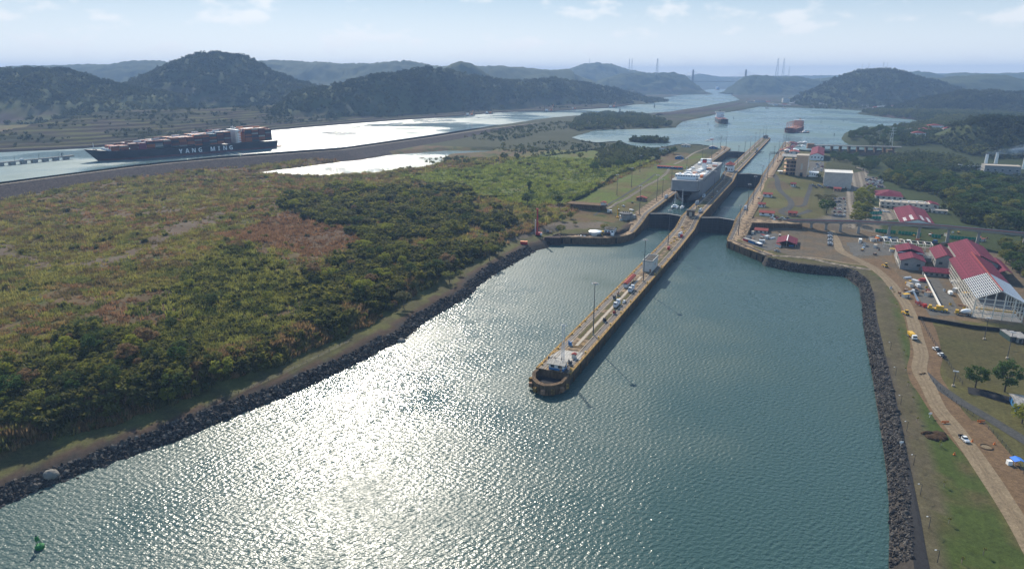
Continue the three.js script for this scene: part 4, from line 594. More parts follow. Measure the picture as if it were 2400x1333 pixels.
// gates: two leaves to a pair, meeting in a flat V that points up the canal
function gateLeaf(label, hingeX, tipX, s, bottom, top) {
  const o = thing('lock_gate', label, 'gate', hingeX, 0, -s), dx = tipX - hingeX, ds = 7.2, L = Math.hypot(dx, ds), r = Math.atan2(ds, dx); o.rotation.y = r;
  const P = (a, y, b) => [a, y, b]; new Geo().box(L / 2, bottom - 3, 0, L, top - bottom + 3, 2.1).mesh('leaf', M.gate, o);
  const sgn = dx > 0 ? 1 : -1;   // the low-water face
  for (let y = bottom + 1; y < top - 1; y += 2.6) new Geo().box(L / 2, y, sgn * 1.12, L - 0.6, 0.35, 0.16).mesh('girder', M.steelDark, o);
  for (const a of [0.08, 0.36, 0.66, 0.94]) new Geo().box(L * a, bottom - 1, sgn * 1.14, 0.5, top - bottom + 0.6, 0.2).mesh('stiffener', M.steelDark, o);
  new Geo().box(L / 2, top, 0, L, 0.25, 2.5).mesh('walkway', M.concreteGrey, o);
  for (const b of [-1.15, 1.15]) { const g = new Geo(); for (let a = 0.3; a < L; a += 2.2) g.bar([a, top + 0.25, b], [a, top + 1.35, b], 0.08); g.bar([0, top + 1.3, b], [L, top + 1.3, b], 0.09); g.mesh('handrail', M.pole, o); }
}
const gates = [['lower gate of the left lane', -42.7, -9.15, 0, -1, 13.6], ['lower gate of the right lane', 42.7, 9.15, 0, -1, 13.6], ['middle gate of the right lane', 42.7, 9.15, 308, -1, 19.4], ['upper gate of the left lane', -42.7, -9.15, 608, 7, 19.4]];
for (const [where, a, b, s, y0, y1] of gates) { const m = (a + b) / 2; gateLeaf(`dark ${where}, leaf at the ${a < 0 ? 'lawn side' : 'car park side'}`, a, m, s, y0, y1); gateLeaf(`dark ${where}, leaf at the centre wall`, b, m, s, y0, y1); }
// swung fender booms at the upper end of the right lane
for (const [x, k, where] of [[9.2, 1, 'centre wall'], [42.6, -1, 'car park side wall']]) for (const ds of [0, 22]) { const o = thing('fender_boom', `dark swing boom over the upper right lane, ${ds ? 'farther' : 'nearer'} one at the ${where}`, 'boom', x, 20.2, -(588 + ds)); new Geo().box(k * 6, 0.4, 0, 12, 0.8, 0.9).mesh('arm', M.steelDark, o); new Geo().cyl(-k * 1, 0, 0, 1, 0.8, 2.2, 8).mesh('pivot', M.steelDark, o); new Geo().bar([-k * 1, 2.2, 0], [k * 8, 1.2, 0], 0.18).mesh('stay', M.steelDark, o); }

// lamp masts
const mastProto = (() => { const o = new THREE.Group(); o.name = 'lamp_mast'; new Geo().cyl(0, 0, 0, 0.75, 0.6, 0.8, 8).mesh('footing', M.concretePale, o); const g = new Geo(); g.cyl(0, 0.8, 0, 0.36, 0.16, 30.4, 8); g.mesh('mast', M.pole, o); new Geo().cyl(0, 31.2, 0, 1.5, 1.5, 0.22, 10).mesh('crown_ring', M.pole, o); for (let k = 0; k < 6; k++) { const a = k / 6 * 6.283; new Geo().box(Math.cos(a) * 1.6, 30.75, Math.sin(a) * 1.6, 0.62, 0.4, 0.62, a).mesh('floodlight', M.galv, o); } return o; })();
function mast(x, s, label, y, h = 1, group) { const y0 = y ?? (Math.abs(x) < 9 ? lvl(cw, s) : x < 0 ? lvl(lw, s) : lvl(rw, s)) + 0.06, o = copyOf(mastProto, x, y0, -s, 0, label); o.userData = { label, category: 'lamp mast' }; if (group) o.userData.group = group; o.scale.set(1, h, 1); return o; }
mast(3.4, -340, 'tall lamp mast nearest the tip of the centre wall'); mast(4.4, -222, 'tall lamp mast just below the white box building'); mast(-2.5, -101, 'tall lamp mast on the ramp of the centre wall'); mast(-1, 36, 'tall lamp mast on the centre wall between the lower gates and the car carrier');
for (const s of [120, 200, 390, 480, 570, 660, 750, 840, 910]) mast(s < 300 ? 4 : 0, s, s < 300 ? 'tall lamp mast on the shaded centre wall beside the car carrier' : 'tall lamp mast on the far arm of the centre wall', undefined, s < 300 ? 1 : 0.95, s < 300 ? 'lamp masts beside the car carrier' : 'lamp masts on the far centre wall');
for (const [s, h] of [[-40, 0.9], [30, 1], [92, 1], [190, 1], [290, 1], [390, 1], [500, 1], [610, 1], [720, 1], [820, 1]]) mast(50.5, s, 'tall lamp mast on the side wall of the right lane', undefined, h, 'lamp masts along the right lane');
for (const s of [-10, 70, 150, 250, 380, 480, 580, 660]) mast(-51, s, 'tall lamp mast on the side wall beside the lock lawn', undefined, 0.95, 'lamp masts beside the lock lawn');
for (const [px, py] of [[1190 + 256, 458], [1480, 440], [1500, 405], [1552, 470]]) { const p = T(px, py); mast(p.x, -p.z, 'lamp mast standing in the lock lawn', p.y, 0.8, 'lamp masts in the lock lawn'); }
// lattice mast near the tip
{ const o = thing('lattice_mast', 'thin lattice radio mast near the tip of the centre wall', 'mast', 0.6, 6.5, 384), h = 21; for (const [x, z] of [[-0.6, -0.6], [0.6, -0.6], [0.6, 0.6], [-0.6, 0.6]]) new Geo().bar([x, 0, z], [x * 0.7, h, z * 0.7], 0.14).mesh('leg', M.galv, o); const g = new Geo(); for (let y = 0; y < h - 1; y += 1.6) { const k = y / 1.6 % 2 ? 1 : -1; g.bar([-0.55 * k, y, 0.55], [0.55 * k, y + 1.6, 0.55], 0.08); g.bar([-0.55 * k, y, -0.55], [0.55 * k, y + 1.6, -0.55], 0.08); g.bar([0.55, y, -0.55 * k], [0.55, y + 1.6, 0.55 * k], 0.08); g.bar([-0.55, y, -0.55 * k], [-0.55, y + 1.6, 0.55 * k], 0.08); } g.mesh('lacing', M.galv, o); new Geo().bar([-1.6, h - 0.6, 0], [1.6, h - 0.6, 0], 0.2).bar([-1.6, h - 1, 0], [-1.6, h + 1.2, 0], 0.16).bar([1.6, h - 1, 0], [1.6, h + 1.2, 0], 0.16).mesh('antenna', M.galv, o); }

// ---------------------------------------------------------------- small buildings
// houses: walls with openings cut in, roof, doors and windows as parts
function house(name, label, x, y, z, w, h, d, { ry = 0, wall = M.offwhite, roof = M.redRoofOld, rise = 2, over = 0.6, kind = 'gable', windows = 3, turn = false, band = null, door = true, win = M.glass, cat = 'building', floors = 1 } = {}) {
  const o = thing(name, label, cat, x, y, z, ry);
  new Geo().box(0, -1, 0, w, h + 1, d).mesh('wall', wall, o);
  if (band) new Geo().box(0, 0, 0, w + 0.06, h * 0.35, d + 0.06).mesh('painted_band', band, o);
  if (kind === 'gable') { const g = new Geo(); if (turn) { g.gable(0, h, 0, d + over * 2, w + over * 2, rise, Math.PI / 2); } else g.gable(0, h, 0, w + over * 2, d + over * 2, rise); g.mesh('roof', roof, o); if (turn) for (const k of [-1, 1]) new Geo().v3([k * w / 2, h - 0.02, -d / 2], [k * w / 2, h - 0.02, d / 2], [k * w / 2, h + rise * 0.97 * (d / (d + over * 2)), 0]).mesh('gable_end', wall, o); else for (const k of [-1, 1]) new Geo().v3([-w / 2, h - 0.02, k * d / 2], [w / 2, h - 0.02, k * d / 2], [0, h + rise * 0.97 * (w / (w + over * 2)), k * d / 2]).mesh('gable_end', wall, o); }
  else if (kind === 'hip') new Geo().hip(0, h, 0, w + over * 2, d + over * 2, rise, 0, Math.min(w, d) / 2).mesh('roof', roof, o);
  else { new Geo().box(0, h, 0, w + over, 0.35, d + over).mesh('roof', roof, o); const p = new Geo(); p.box(0, h + 0.35, d / 2 + over / 2 - 0.15, w + over, 0.6, 0.3).box(0, h + 0.35, -d / 2 - over / 2 + 0.15, w + over, 0.6, 0.3).box(w / 2 + over / 2 - 0.15, h + 0.35, 0, 0.3, 0.6, d + over - 0.62).box(-w / 2 - over / 2 + 0.15, h + 0.35, 0, 0.3, 0.6, d + over - 0.62); p.mesh('parapet', wall, o); }
  const H0 = h / floors;
  for (let f = 0; f < floors; f++) for (let k = 0; k < windows; k++) { const a = (k + 0.5) / windows - 0.5, ww = Math.min(2.4, w / windows * 0.5), hh = Math.min(1.8, H0 * 0.4); const m = new Geo().box(a * w, f * H0 + H0 * 0.42, d / 2 + 0.02, ww, hh, 0.12).mesh('window', win, o); new Geo().box(a * w, f * H0 + H0 * 0.42 - 0.14, d / 2 + 0.1, ww + 0.3, 0.14, 0.24).mesh('sill', wall, m); }
  for (let f = 0; f < floors; f++) for (let k = 0; k < Math.max(1, Math.round(windows * d / w)); k++) { const n = Math.max(1, Math.round(windows * d / w)), a = (k + 0.5) / n - 0.5, hh = Math.min(1.8, H0 * 0.4); for (const sd of [-1, 1]) new Geo().box(sd * (w / 2 + 0.02), f * H0 + H0 * 0.42, a * d, 0.12, hh, Math.min(2.2, d / n * 0.45)).mesh('window', win, o); }
  if (door) { const m = new Geo().box(w * 0.32, 0, d / 2 + 0.04, 1.3, 2.3, 0.14).mesh('door', M.brown, o); new Geo().box(w * 0.32 + 0.4, 1.1, d / 2 + 0.14, 0.1, 0.1, 0.1).mesh('handle', M.galv, m); }
  return o;
}
// on the lower arm of the centre wall
{ const o = house('keeper_hut', 'white hut with blue lower walls and pale roof at the tip of the centre wall', 1.2, 6.5, 393.2, 8, 3.4, 5, { wall: M.white, roof: M.roofPale, rise: 1.3, over: 0.9, turn: true, windows: 2, band: M.blue }); new Geo().bar([-4, 5.2, -1], [3, 5.2, -1], 0.2).bar([-2, 4.4, -1], [-2, 6.2, -1], 0.2).bar([1.5, 4.4, -1], [1.5, 6.2, -1], 0.2).mesh('roof_rack', M.steelDark, o); }
house('equipment_building', 'white box building with dark flat roof on the lower centre wall', 0.8, 6.5, 184.5, 7.4, 8, 20, { wall: M.offwhite, roof: M.roofGrey, kind: 'flat', over: 0.5, windows: 0, door: true });
{ const o = thing('locomotive_shed', 'narrow open shed with a red roof on the lower centre wall', 'shed', -3.8, 6.5, 230); new Geo().gable(0, 3.2, 0, 3.6, 25, 0.9).mesh('roof', M.redRoofOld, o); for (const z of [-11.5, -5.5, 0, 5.5, 11.5]) for (const x of [-1.4, 1.4]) new Geo().box(x, 0, z, 0.25, 3, 0.25).mesh('post', M.galv, o); new Geo().box(0, 0, 9, 2.6, 2.6, 6).mesh('store_room', M.galv, o); }
// towing locomotives
const mule = (label, x, s, y, flip = 0, cat = 'locomotive') => { const o = thing('towing_locomotive', label, cat, x, y, -s, flip); new Geo().box(0, 0.6, 0, 2.5, 1.5, 9.6).mesh('body', M.galv, o); for (const k of [-1, 1]) { const c = new Geo().frustum(0, 2.1, k * 3.3, 2.4, 2.4, 2.1, 1.9, 1.5).mesh('cab', M.galv, o); new Geo().box(0, 2.5, k * 3.3 + k * 1.05, 1.7, 0.7, 0.3).mesh('cab_window', M.glass, c); } new Geo().cyl(0, 2.1, 0, 0.9, 0.9, 0.9, 8).mesh('winch', M.steelDark, o); for (const z of [-3.4, -1.8, 1.8, 3.4]) for (const x2 of [-0.95, 0.95]) new Geo().box(x2, 0, z, 0.3, 0.75, 0.9).mesh('wheel', M.black, o); };
mule('silver towing locomotive on the right rails of the centre wall beside the lower gates', 4.8, 24, 14.7); mule('silver towing locomotive on the left rails just above the lower left gate', -6.3, 70, 14.7); mule('silver towing locomotive on the left wall beside the car carrier bow', -45.6, 96, 14.7); mule('silver towing locomotive on the centre wall beside the car carrier bow', -6.3, 118, 14.7); mule('silver towing locomotive on the ramp of the centre wall', 1.6, -66, 7.6); mule('silver towing locomotive parked half way along the lower arm', 1.8, -284, 6.6); mule('silver towing locomotive on the lower arm beside the red roofed shed', 2.2, -248, 6.6); mule('silver towing locomotive on the far centre wall', 6.2, 640, 20.4); mule('silver towing locomotive on the right side wall above the lower gate', 45.8, 60, 14.7);
for (const [x, s, y, m, label] of [[5.6, -386, 6.5, M.steelDark, 'dark winch drum cluster beside the keeper hut'], [-5.6, -386, 6.5, M.steelDark, 'dark winch behind the keeper hut'], [-3.2, -361, 6.5, M.blue, 'blue capped winch on the ochre turntable'], [4.6, -300, 6.5, M.redRoofOld, 'small red capped winch on the lower arm'], [-4, -270, 6.5, M.steelDark, 'dark double winch on the lower arm'], [-3.4, -262, 6.5, M.brown, 'brown winch on the lower arm'], [3.4, -316, 6.5, M.black, 'black mooring winch in the lower grass strip']]) { const o = thing('winch', label, 'winch', x, y, -s, s); new Geo().box(0, 0, 0, 2.6, 0.5, 2.2).mesh('base', M.concreteGrey, o); new Geo().cyl(0, 0.5, 0, 0.9, 0.8, 1.6, 10).mesh('drum', m, o); new Geo().box(0.9, 0.5, 0.4, 0.7, 2.3, 0.7).mesh('motor', m === M.blue ? M.blue : M.steelDark, o); new Geo().bar([0, 2.1, 0], [-1.6, 2.6, 0.8], 0.25).mesh('brake_lever', m, o); }
for (const [x, s, m, label] of [[4.4, -377, M.redRoofOld, 'small cabinet with a red roof beside the lattice mast'], [1.6, -118, M.red, 'dark red cabinet at the foot of the ramp mast'], [3.4, -70, M.red, 'red cabinet on the ramp']]) { const o = thing('cabinet', label, 'cabinet', x, lvl(cw, s), -s); new Geo().box(0, 0, 0, 2, 2.5, 1.8).mesh('case', m === M.red ? M.red : M.offwhite, o); new Geo().gable(0, 2.5, 0, 2.6, 2.4, 0.6).mesh('lid', m, o); }
// bollards in pairs, yellow
{ const b = thing('bollard', 'yellow mooring bollard on the edge of the centre wall', 'bollard', -8, 6.6, 330, 0, 'bollards on the lower centre wall'); new Geo().cyl(0, 0, 0, 0.45, 0.35, 0.8, 8).mesh('post', M.yellow, b); new Geo().cyl(0, 0.8, 0, 0.55, 0.5, 0.25, 8).mesh('cap', M.yellow, b); for (let s = -392; s < -110; s += 24) for (const x of [-7.9, 7.9]) copyOf(b, x, 6.6, -s, 0); }
for (let k = 0; k < 10; k++) { const o = thing('cleat_box', 'small yellow equipment box on the ramp of the centre wall', 'box', rr(-5, 5), lvl(cw, -95 + k * 7) + 0.06, 95 - k * 7, R(), 'yellow boxes on the ramp'); new Geo().box(0, 0, 0, 1.6, 0.8, 0.9).mesh('case', M.yellow, o); new Geo().box(0, 0.8, 0, 1.7, 0.1, 1).mesh('lid', M.yellow, o); }
// stepped tower where the centre wall climbs
{ const o = thing('machine_house', 'square weathered machine house at the head of the centre wall ramp', 'building', -1.2, 8, -2); new Geo().box(0, 0, 0, 7, 11.6, 7.2).mesh('wall', M.concreteFace, o); new Geo().box(0, 11.6, 0, 8.6, 0.9, 8.8).mesh('roof', M.roofGrey, o); new Geo().box(0.4, 6.6, 3.62, 2.8, 4.2, 0.12).mesh('pale_panel', M.concretePale, o); for (const x of [-2.6, 2.8]) new Geo().box(x, 7.6, 3.62, 1, 1.8, 0.14).mesh('window', M.glass, o); new Geo().box(6.2, -1.4, 2, 5.6, 7.6, 8).mesh('stair_block', M.concreteFace, o); }
// control house
{ const o = thing('control_house', 'white control house with a red tiled hip roof beside the car carrier', 'building', -3.4, 20.2, -327); new Geo().box(0, -6, 0, 11, 12.6, 17).mesh('wall', M.white, o); new Geo().box(0, 6.6, 0, 9.6, 3, 15).mesh('upper_storey', M.white, o); for (let k = 0; k < 6; k++) new Geo().box(lerp(-4, 4, k / 5), 7.5, 7.55, 1.1, 1.3, 0.14).mesh('window', M.glass, o); for (let k = 0; k < 8; k++) for (const sd of [-1, 1]) new Geo().box(sd * 4.85, 7.5, lerp(-6.4, 6.4, k / 7), 0.14, 1.3, 1.1).mesh('window', M.glass, o); for (let k = 0; k < 3; k++) new Geo().box(lerp(-2.6, 3.6, k / 2), 2.4, 8.55, 1.3, 1.8, 0.14).mesh('window', M.glass, o); new Geo().hip(0, 9.6, 0, 13, 18.6, 3.6).mesh('roof', M.redRoofOld, o); new Geo().hip(0, 12.2, 0, 4.6, 6, 1.8).mesh('lantern_roof', M.redRoofOld, o); new Geo().box(-4, 1, 8.7, 2.2, 5, 0.3).mesh('orange_panel', M.ochre, o); }
// middle step of the centre wall in front of the control house
{ const o = thing('stair_tower', 'dark stepped concrete face below the control house', 'stairs', 0, 14.5, -292); new Geo().box(0, 0, -8, 10, 5, 8).mesh('upper_block', M.concreteFace, o); new Geo().box(-1, 0, -2, 7, 2.6, 5).mesh('lower_block', M.concreteFace, o); for (let k = 0; k < 9; k++) new Geo().box(3.8, k * 0.5, 4 - k * 0.9, 1.6, 0.5, 0.9).mesh('step', M.concretePale, o); }

// ---------------------------------------------------------------- ships
// hull lofted along its own -z (bow ahead), waterline at y = 0: rows of [t along the length from stern 0 to bow 1, half breadth at the deck, half breadth at the waterline, deck height]
function hullParts(o, L, rows, split, top, low, draft = 3, rake = 0.03) {
  const up = new Geo(), dn = new Geo(), deck = new Geo();
  const zD = (t) => L / 2 - L * t, zW = (t) => L / 2 - L * (t > 0.75 ? t - rake * ((t - 0.75) / 0.25) ** 2 * 1 : t);
  const lv = (r, y) => { const f = clamp(y / r[3], 0, 1); return [lerp(r[2], r[1], Math.pow(f, 0.8)), y, lerp(zW(r[0]), zD(r[0]), f)]; };
  for (let i = 0; i + 1 < rows.length; i++) {
    const a = rows[i], b = rows[i + 1];
    for (const k of [-1, 1]) {
      const q = (p) => [p[0] * k, p[1], p[2]], put = (g, y0a, y1a, y0b, y1b) => { const A = q(lv(a, y0a)), B = q(lv(b, y0b)), C = q(lv(b, y1b)), D = q(lv(a, y1a)); k > 0 ? g.quad(A, B, C, D) : g.quad(B, A, D, C); };
      put(dn, 0, split, 0, split); const n = 4; for (let j = 0; j < n; j++) put(up, lerp(split, a[3], j / n), lerp(split, a[3], (j + 1) / n), lerp(split, b[3], j / n), lerp(split, b[3], (j + 1) / n));
      const A = q([a[2], 0, zW(a[0])]), B = q([b[2], 0, zW(b[0])]); const u = (p) => [p[0] * 0.95, -draft, p[2]]; k > 0 ? dn.quad(u(A), u(B), B, A) : dn.quad(u(B), u(A), A, B);
    }
    deck.quad([-a[1], a[3] - 0.1, zD(a[0])], [a[1], a[3] - 0.1, zD(a[0])], [b[1], b[3] - 0.1, zD(b[0])], [-b[1], b[3] - 0.1, zD(b[0])]);
  }
  const s = rows[0]; up.quad([-s[2], split, zW(0)], [s[2], split, zW(0)], [s[1], s[3], zD(0)], [-s[1], s[3], zD(0)]); dn.quad([-s[2], -draft, zW(0)], [s[2], -draft, zW(0)], [s[2], split, zW(0)], [-s[2], split, zW(0)]);
  up.mesh('hull', top, o); dn.mesh('boot_top', low, o); return deck;
}
// container ship in the canal behind the dam
const boxCols = { orange: [0.60, 0.16, 0.035], maroon: [0.20, 0.038, 0.042], rust: [0.30, 0.065, 0.04], navy: [0.035, 0.055, 0.10], grey: [0.36, 0.38, 0.40], teal: [0.05, 0.13, 0.15], magenta: [0.36, 0.035, 0.13], white: [0.62, 0.62, 0.60], brown: [0.17, 0.07, 0.05] };
const boxMat = {}; for (const k in boxCols) boxMat[k] = std(`container_${k}`, boxCols[k], 0.65, { map: scaled(streak, 5) });
const boxGeo = (() => { const g = new Geo(); g.box(0, 0, 0, 2.44, 2.59, 12.19); for (let k = 0; k < 7; k++) for (const x of [-1.24, 1.24]) g.box(x, 0.25, -5.1 + k * 1.7, 0.07, 2.1, 0.8); return g.geometry(); })();
{
  const bow = G(207, 379, LAKE), stern = G(634, 345, LAKE), mid = bow.clone().lerp(stern, 0.5), L = bow.distanceTo(stern) + 9, ry = Math.atan2(-(bow.x - stern.x), -(bow.z - stern.z)), Bm = 22;
  const ship = thing('container_ship', 'dark blue container ship stacked with coloured boxes in the canal behind the dam', 'ship', mid.x, LAKE, mid.z, ry), up = 14;
  hullParts(ship, L, [[0, 20, 15, up], [0.04, 22, 18, up], [0.12, 22, 21, up], [0.5, Bm, Bm, up], [0.76, Bm, 21, up], [0.86, 21, 15, up + 0.6], [0.93, 17, 8, up + 3.4], [0.97, 11, 3.4, up + 5], [1, 1.2, 0.5, up + 6.2]], 3.2, M.hullNavy, M.antifoul, 3, 0.055).mesh('deck', M.hullNavy, ship);
  const Z = (t) => L / 2 - L * t;
  // white breakwater and mooring deck at the bow
  new Geo().box(0, up + 0.5, Z(0.905), 30, 5, 1.2).mesh('breakwater', M.white, ship); for (const x of [-13, 13]) new Geo().box(x, up + 0.4, Z(0.88), 1, 4.6, 13).mesh('breakwater_wing', M.white, ship); new Geo().cyl(0, up + 4, Z(0.955), 0.5, 0.3, 11, 8).mesh('fore_mast', M.white, ship); for (const x of [-5, 5]) new Geo().cyl(x, up + 3.4, Z(0.95), 1.3, 1.3, 2, 8).mesh('windlass', M.brown, ship);
  // house and funnel
  const zb = Z(0.235); new Geo().box(0, up, zb, 30, 21, 6.5).mesh('house', M.offwhite, ship); new Geo().box(0, up + 21, zb, 40, 3, 6).mesh('bridge', M.white, ship); new Geo().box(0, up + 22.1, zb - 3.06, 39, 1.1, 0.14).mesh('bridge_window', M.glass, ship); for (const x of [-6, 0, 6]) new Geo().bar([x, up + 24, zb], [x, up + 31 - Math.abs(x) * 0.4, zb], 0.6).mesh('radar_mast', M.white, ship); new Geo().bar([-7, up + 28, zb], [7, up + 28, zb], 0.5).mesh('yardarm', M.white, ship); new Geo().frustum(0, up, Z(0.185), 10, 8, 8, 6, 24).mesh('funnel', M.orange, ship);
  for (let k = 0; k < 6; k++) new Geo().box(-22 - 0.08, up + 2 + k * 3, zb, 0.3, 1.6, 6).mesh('balcony', M.white, ship);
  // lettering on the near side, as flat white shapes
  const font = await new FontLoader().loadAsync('fonts/droid/droid_sans_bold.typeface.json');
  { const text = 'YANG MING', pts = [...text]; let t = 0.565; const step = 0.0345; for (const ch of pts) { if (ch !== ' ') { const g = new TextGeometry(ch, { font, size: 7.4, depth: 0.25, curveSegments: 4 }); g.computeBoundingBox(); g.translate(-(g.boundingBox.max.x + g.boundingBox.min.x) / 2, 0, 0); g.scale(1.05, 1, 1); const m = new THREE.Mesh(g, M.white); m.name = 'letter'; m.rotation.y = -Math.PI / 2; m.position.set(-Bm - 0.02, 4.0, Z(t)); ship.add(m); } t -= step; } }
  // container bays: the stacks on the near side one by one, the rest behind them as a mass
  const tiers = [3, 3, 4, 4, 5, 5, 5, 6, 6, 6, 7, 7, 7, 8, 8, 8, 0, 9, 9, 9, 8], bayT = (b) => 0.872 - b * 0.0408, place = ['deck', 'second', 'third', 'fourth', 'fifth', 'sixth', 'seventh', 'eighth', 'ninth'];
  const ord = ['first', 'second', 'third', 'fourth', 'fifth', 'sixth', 'seventh', 'eighth', 'ninth', 'tenth', 'eleventh', 'twelfth', 'thirteenth', 'fourteenth', 'fifteenth', 'sixteenth', 'seventeenth', 'eighteenth', 'nineteenth', 'twentieth', 'last'];
  const names = Object.keys(boxCols), pick = (b, i) => { const h = hash2(b * 13 + 5, i * 7 + 1); if (b === 3 && i < 4) return 'magenta'; return h < 0.24 ? 'maroon' : h < 0.46 ? 'orange' : h < 0.58 ? 'brown' : h < 0.66 ? 'rust' : h < 0.78 ? 'navy' : h < 0.86 ? 'grey' : h < 0.94 ? 'teal' : 'white'; };
  const inner = []; const v = new THREE.Vector3(), c = new THREE.Color();
  ship.updateMatrixWorld(true);
  tiers.forEach((n, b) => {
    const t = bayT(b); if (!n || Math.abs(Z(t) - zb) < 11) return; const half = Math.min(22, t > 0.8 ? 15 + (0.88 - t) * 70 : 22) - 1.3, rows = Math.floor(half * 2 / 2.5) + 1, gap = half * 2 / (rows - 1);
    for (let i = 0; i < n; i++) { v.set(-half, up + 1.4 + i * 2.62, Z(t)).applyMatrix4(ship.matrixWorld); const col = pick(b, i), m = new THREE.Mesh(boxGeo, boxMat[col]); m.name = 'shipping_container'; m.position.copy(v); m.rotation.y = ry; single(m, `${col} container on the ship, ${i ? place[i] : 'lowest'} tier, ${ord[b]} near side stack from the bow`, 'container', 'near side containers of the ship'); }
    for (let r = 1; r < rows; r++) { const k = n - (hash2(b, r) < 0.28 ? 1 : 0) + (hash2(b, r + 40) < 0.12 ? 1 : 0); for (let i = 0; i < k; i++) { if (i < k - 2 && r < rows - 1) continue; v.set(-half + r * gap, up + 1.4 + i * 2.62, Z(t)).applyMatrix4(ship.matrixWorld); inner.push([v.x, v.y, v.z, boxCols[hash2(b * 5 + r, i) < 0.1 ? 'white' : pick(b * 3 + r, i)]]); } }
  });
  const im = new THREE.InstancedMesh(boxGeo, std('container_paint', [1, 1, 1], 0.65), inner.length), d = new THREE.Object3D(); d.rotation.y = ry; inner.forEach(([x, y, z, k], i) => { d.position.set(x, y, z); d.updateMatrix(); im.setMatrixAt(i, d.matrix); im.setColorAt(i, c.setRGB(...k)); }); im.name = 'container_rows'; stuff(im, 'rows of mixed containers behind the near side stacks of the container ship', 'containers');
}
// tugs and small craft
function tug(label, px, py, lvlY, L, ry, hullM = M.hullNavy, name = 'tugboat') { const p = G(px, py, lvlY), o = thing(name, label, 'boat', p.x, lvlY, p.z, ry), b = L * 0.19; hullParts(o, L, [[0, b * 0.9, b * 0.7, 1.6], [0.2, b, b * 0.9, 1.6], [0.6, b, b, 1.9], [0.85, b * 0.72, b * 0.5, 2.6], [1, 0.3, 0.2, 3.2]], 0.5, hullM, M.black, 1).mesh('deck', M.deckTan, o); new Geo().frustum(0, 1.7, -L * 0.08, b * 1.3, L * 0.34, b * 1.1, L * 0.28, 2.6).mesh('deckhouse', M.white, o); new Geo().frustum(0, 4.3, -L * 0.13, b * 0.95, L * 0.16, b * 0.8, L * 0.12, 2.2).mesh('wheelhouse', M.white, o); new Geo().box(0, 5.0, -L * 0.13, b * 0.97, 0.8, L * 0.14).mesh('window_band', M.glass, o); new Geo().cyl(0, 4.3, L * 0.05, 0.6, 0.5, 2.6, 8).mesh('funnel', M.orange, o); new Geo().bar([0, 6.5, -L * 0.13], [0, 10.5, -L * 0.13], 0.22).mesh('mast', M.white, o); new Geo().cyl(0, 1.2, -L * 0.47, 0.9, 0.9, 1.3, 8).mesh('bow_fender', M.black, o); return o; }
tug('white topped tug close behind the container ship stern', 622, 341, LAKE, 30, 1.9); tug('dark tug nearest the rock dam behind the container ship', 640, 343, LAKE, 32, 1.7); tug('small white launch alongside the container ship lettering', 392, 361, LAKE, 18, 2.6, M.white, 'pilot_launch'); tug('dark tug alongside the red bulk carrier', 1884, 311, LAKE, 28, -1.3); tug('small white boat on the far lake by the low shore', 1838, 254, LAKE, 24, 1.2, M.white, 'work_boat'); tug('small dark boat left of the far white boat', 1799, 254, LAKE, 18, 1.2);
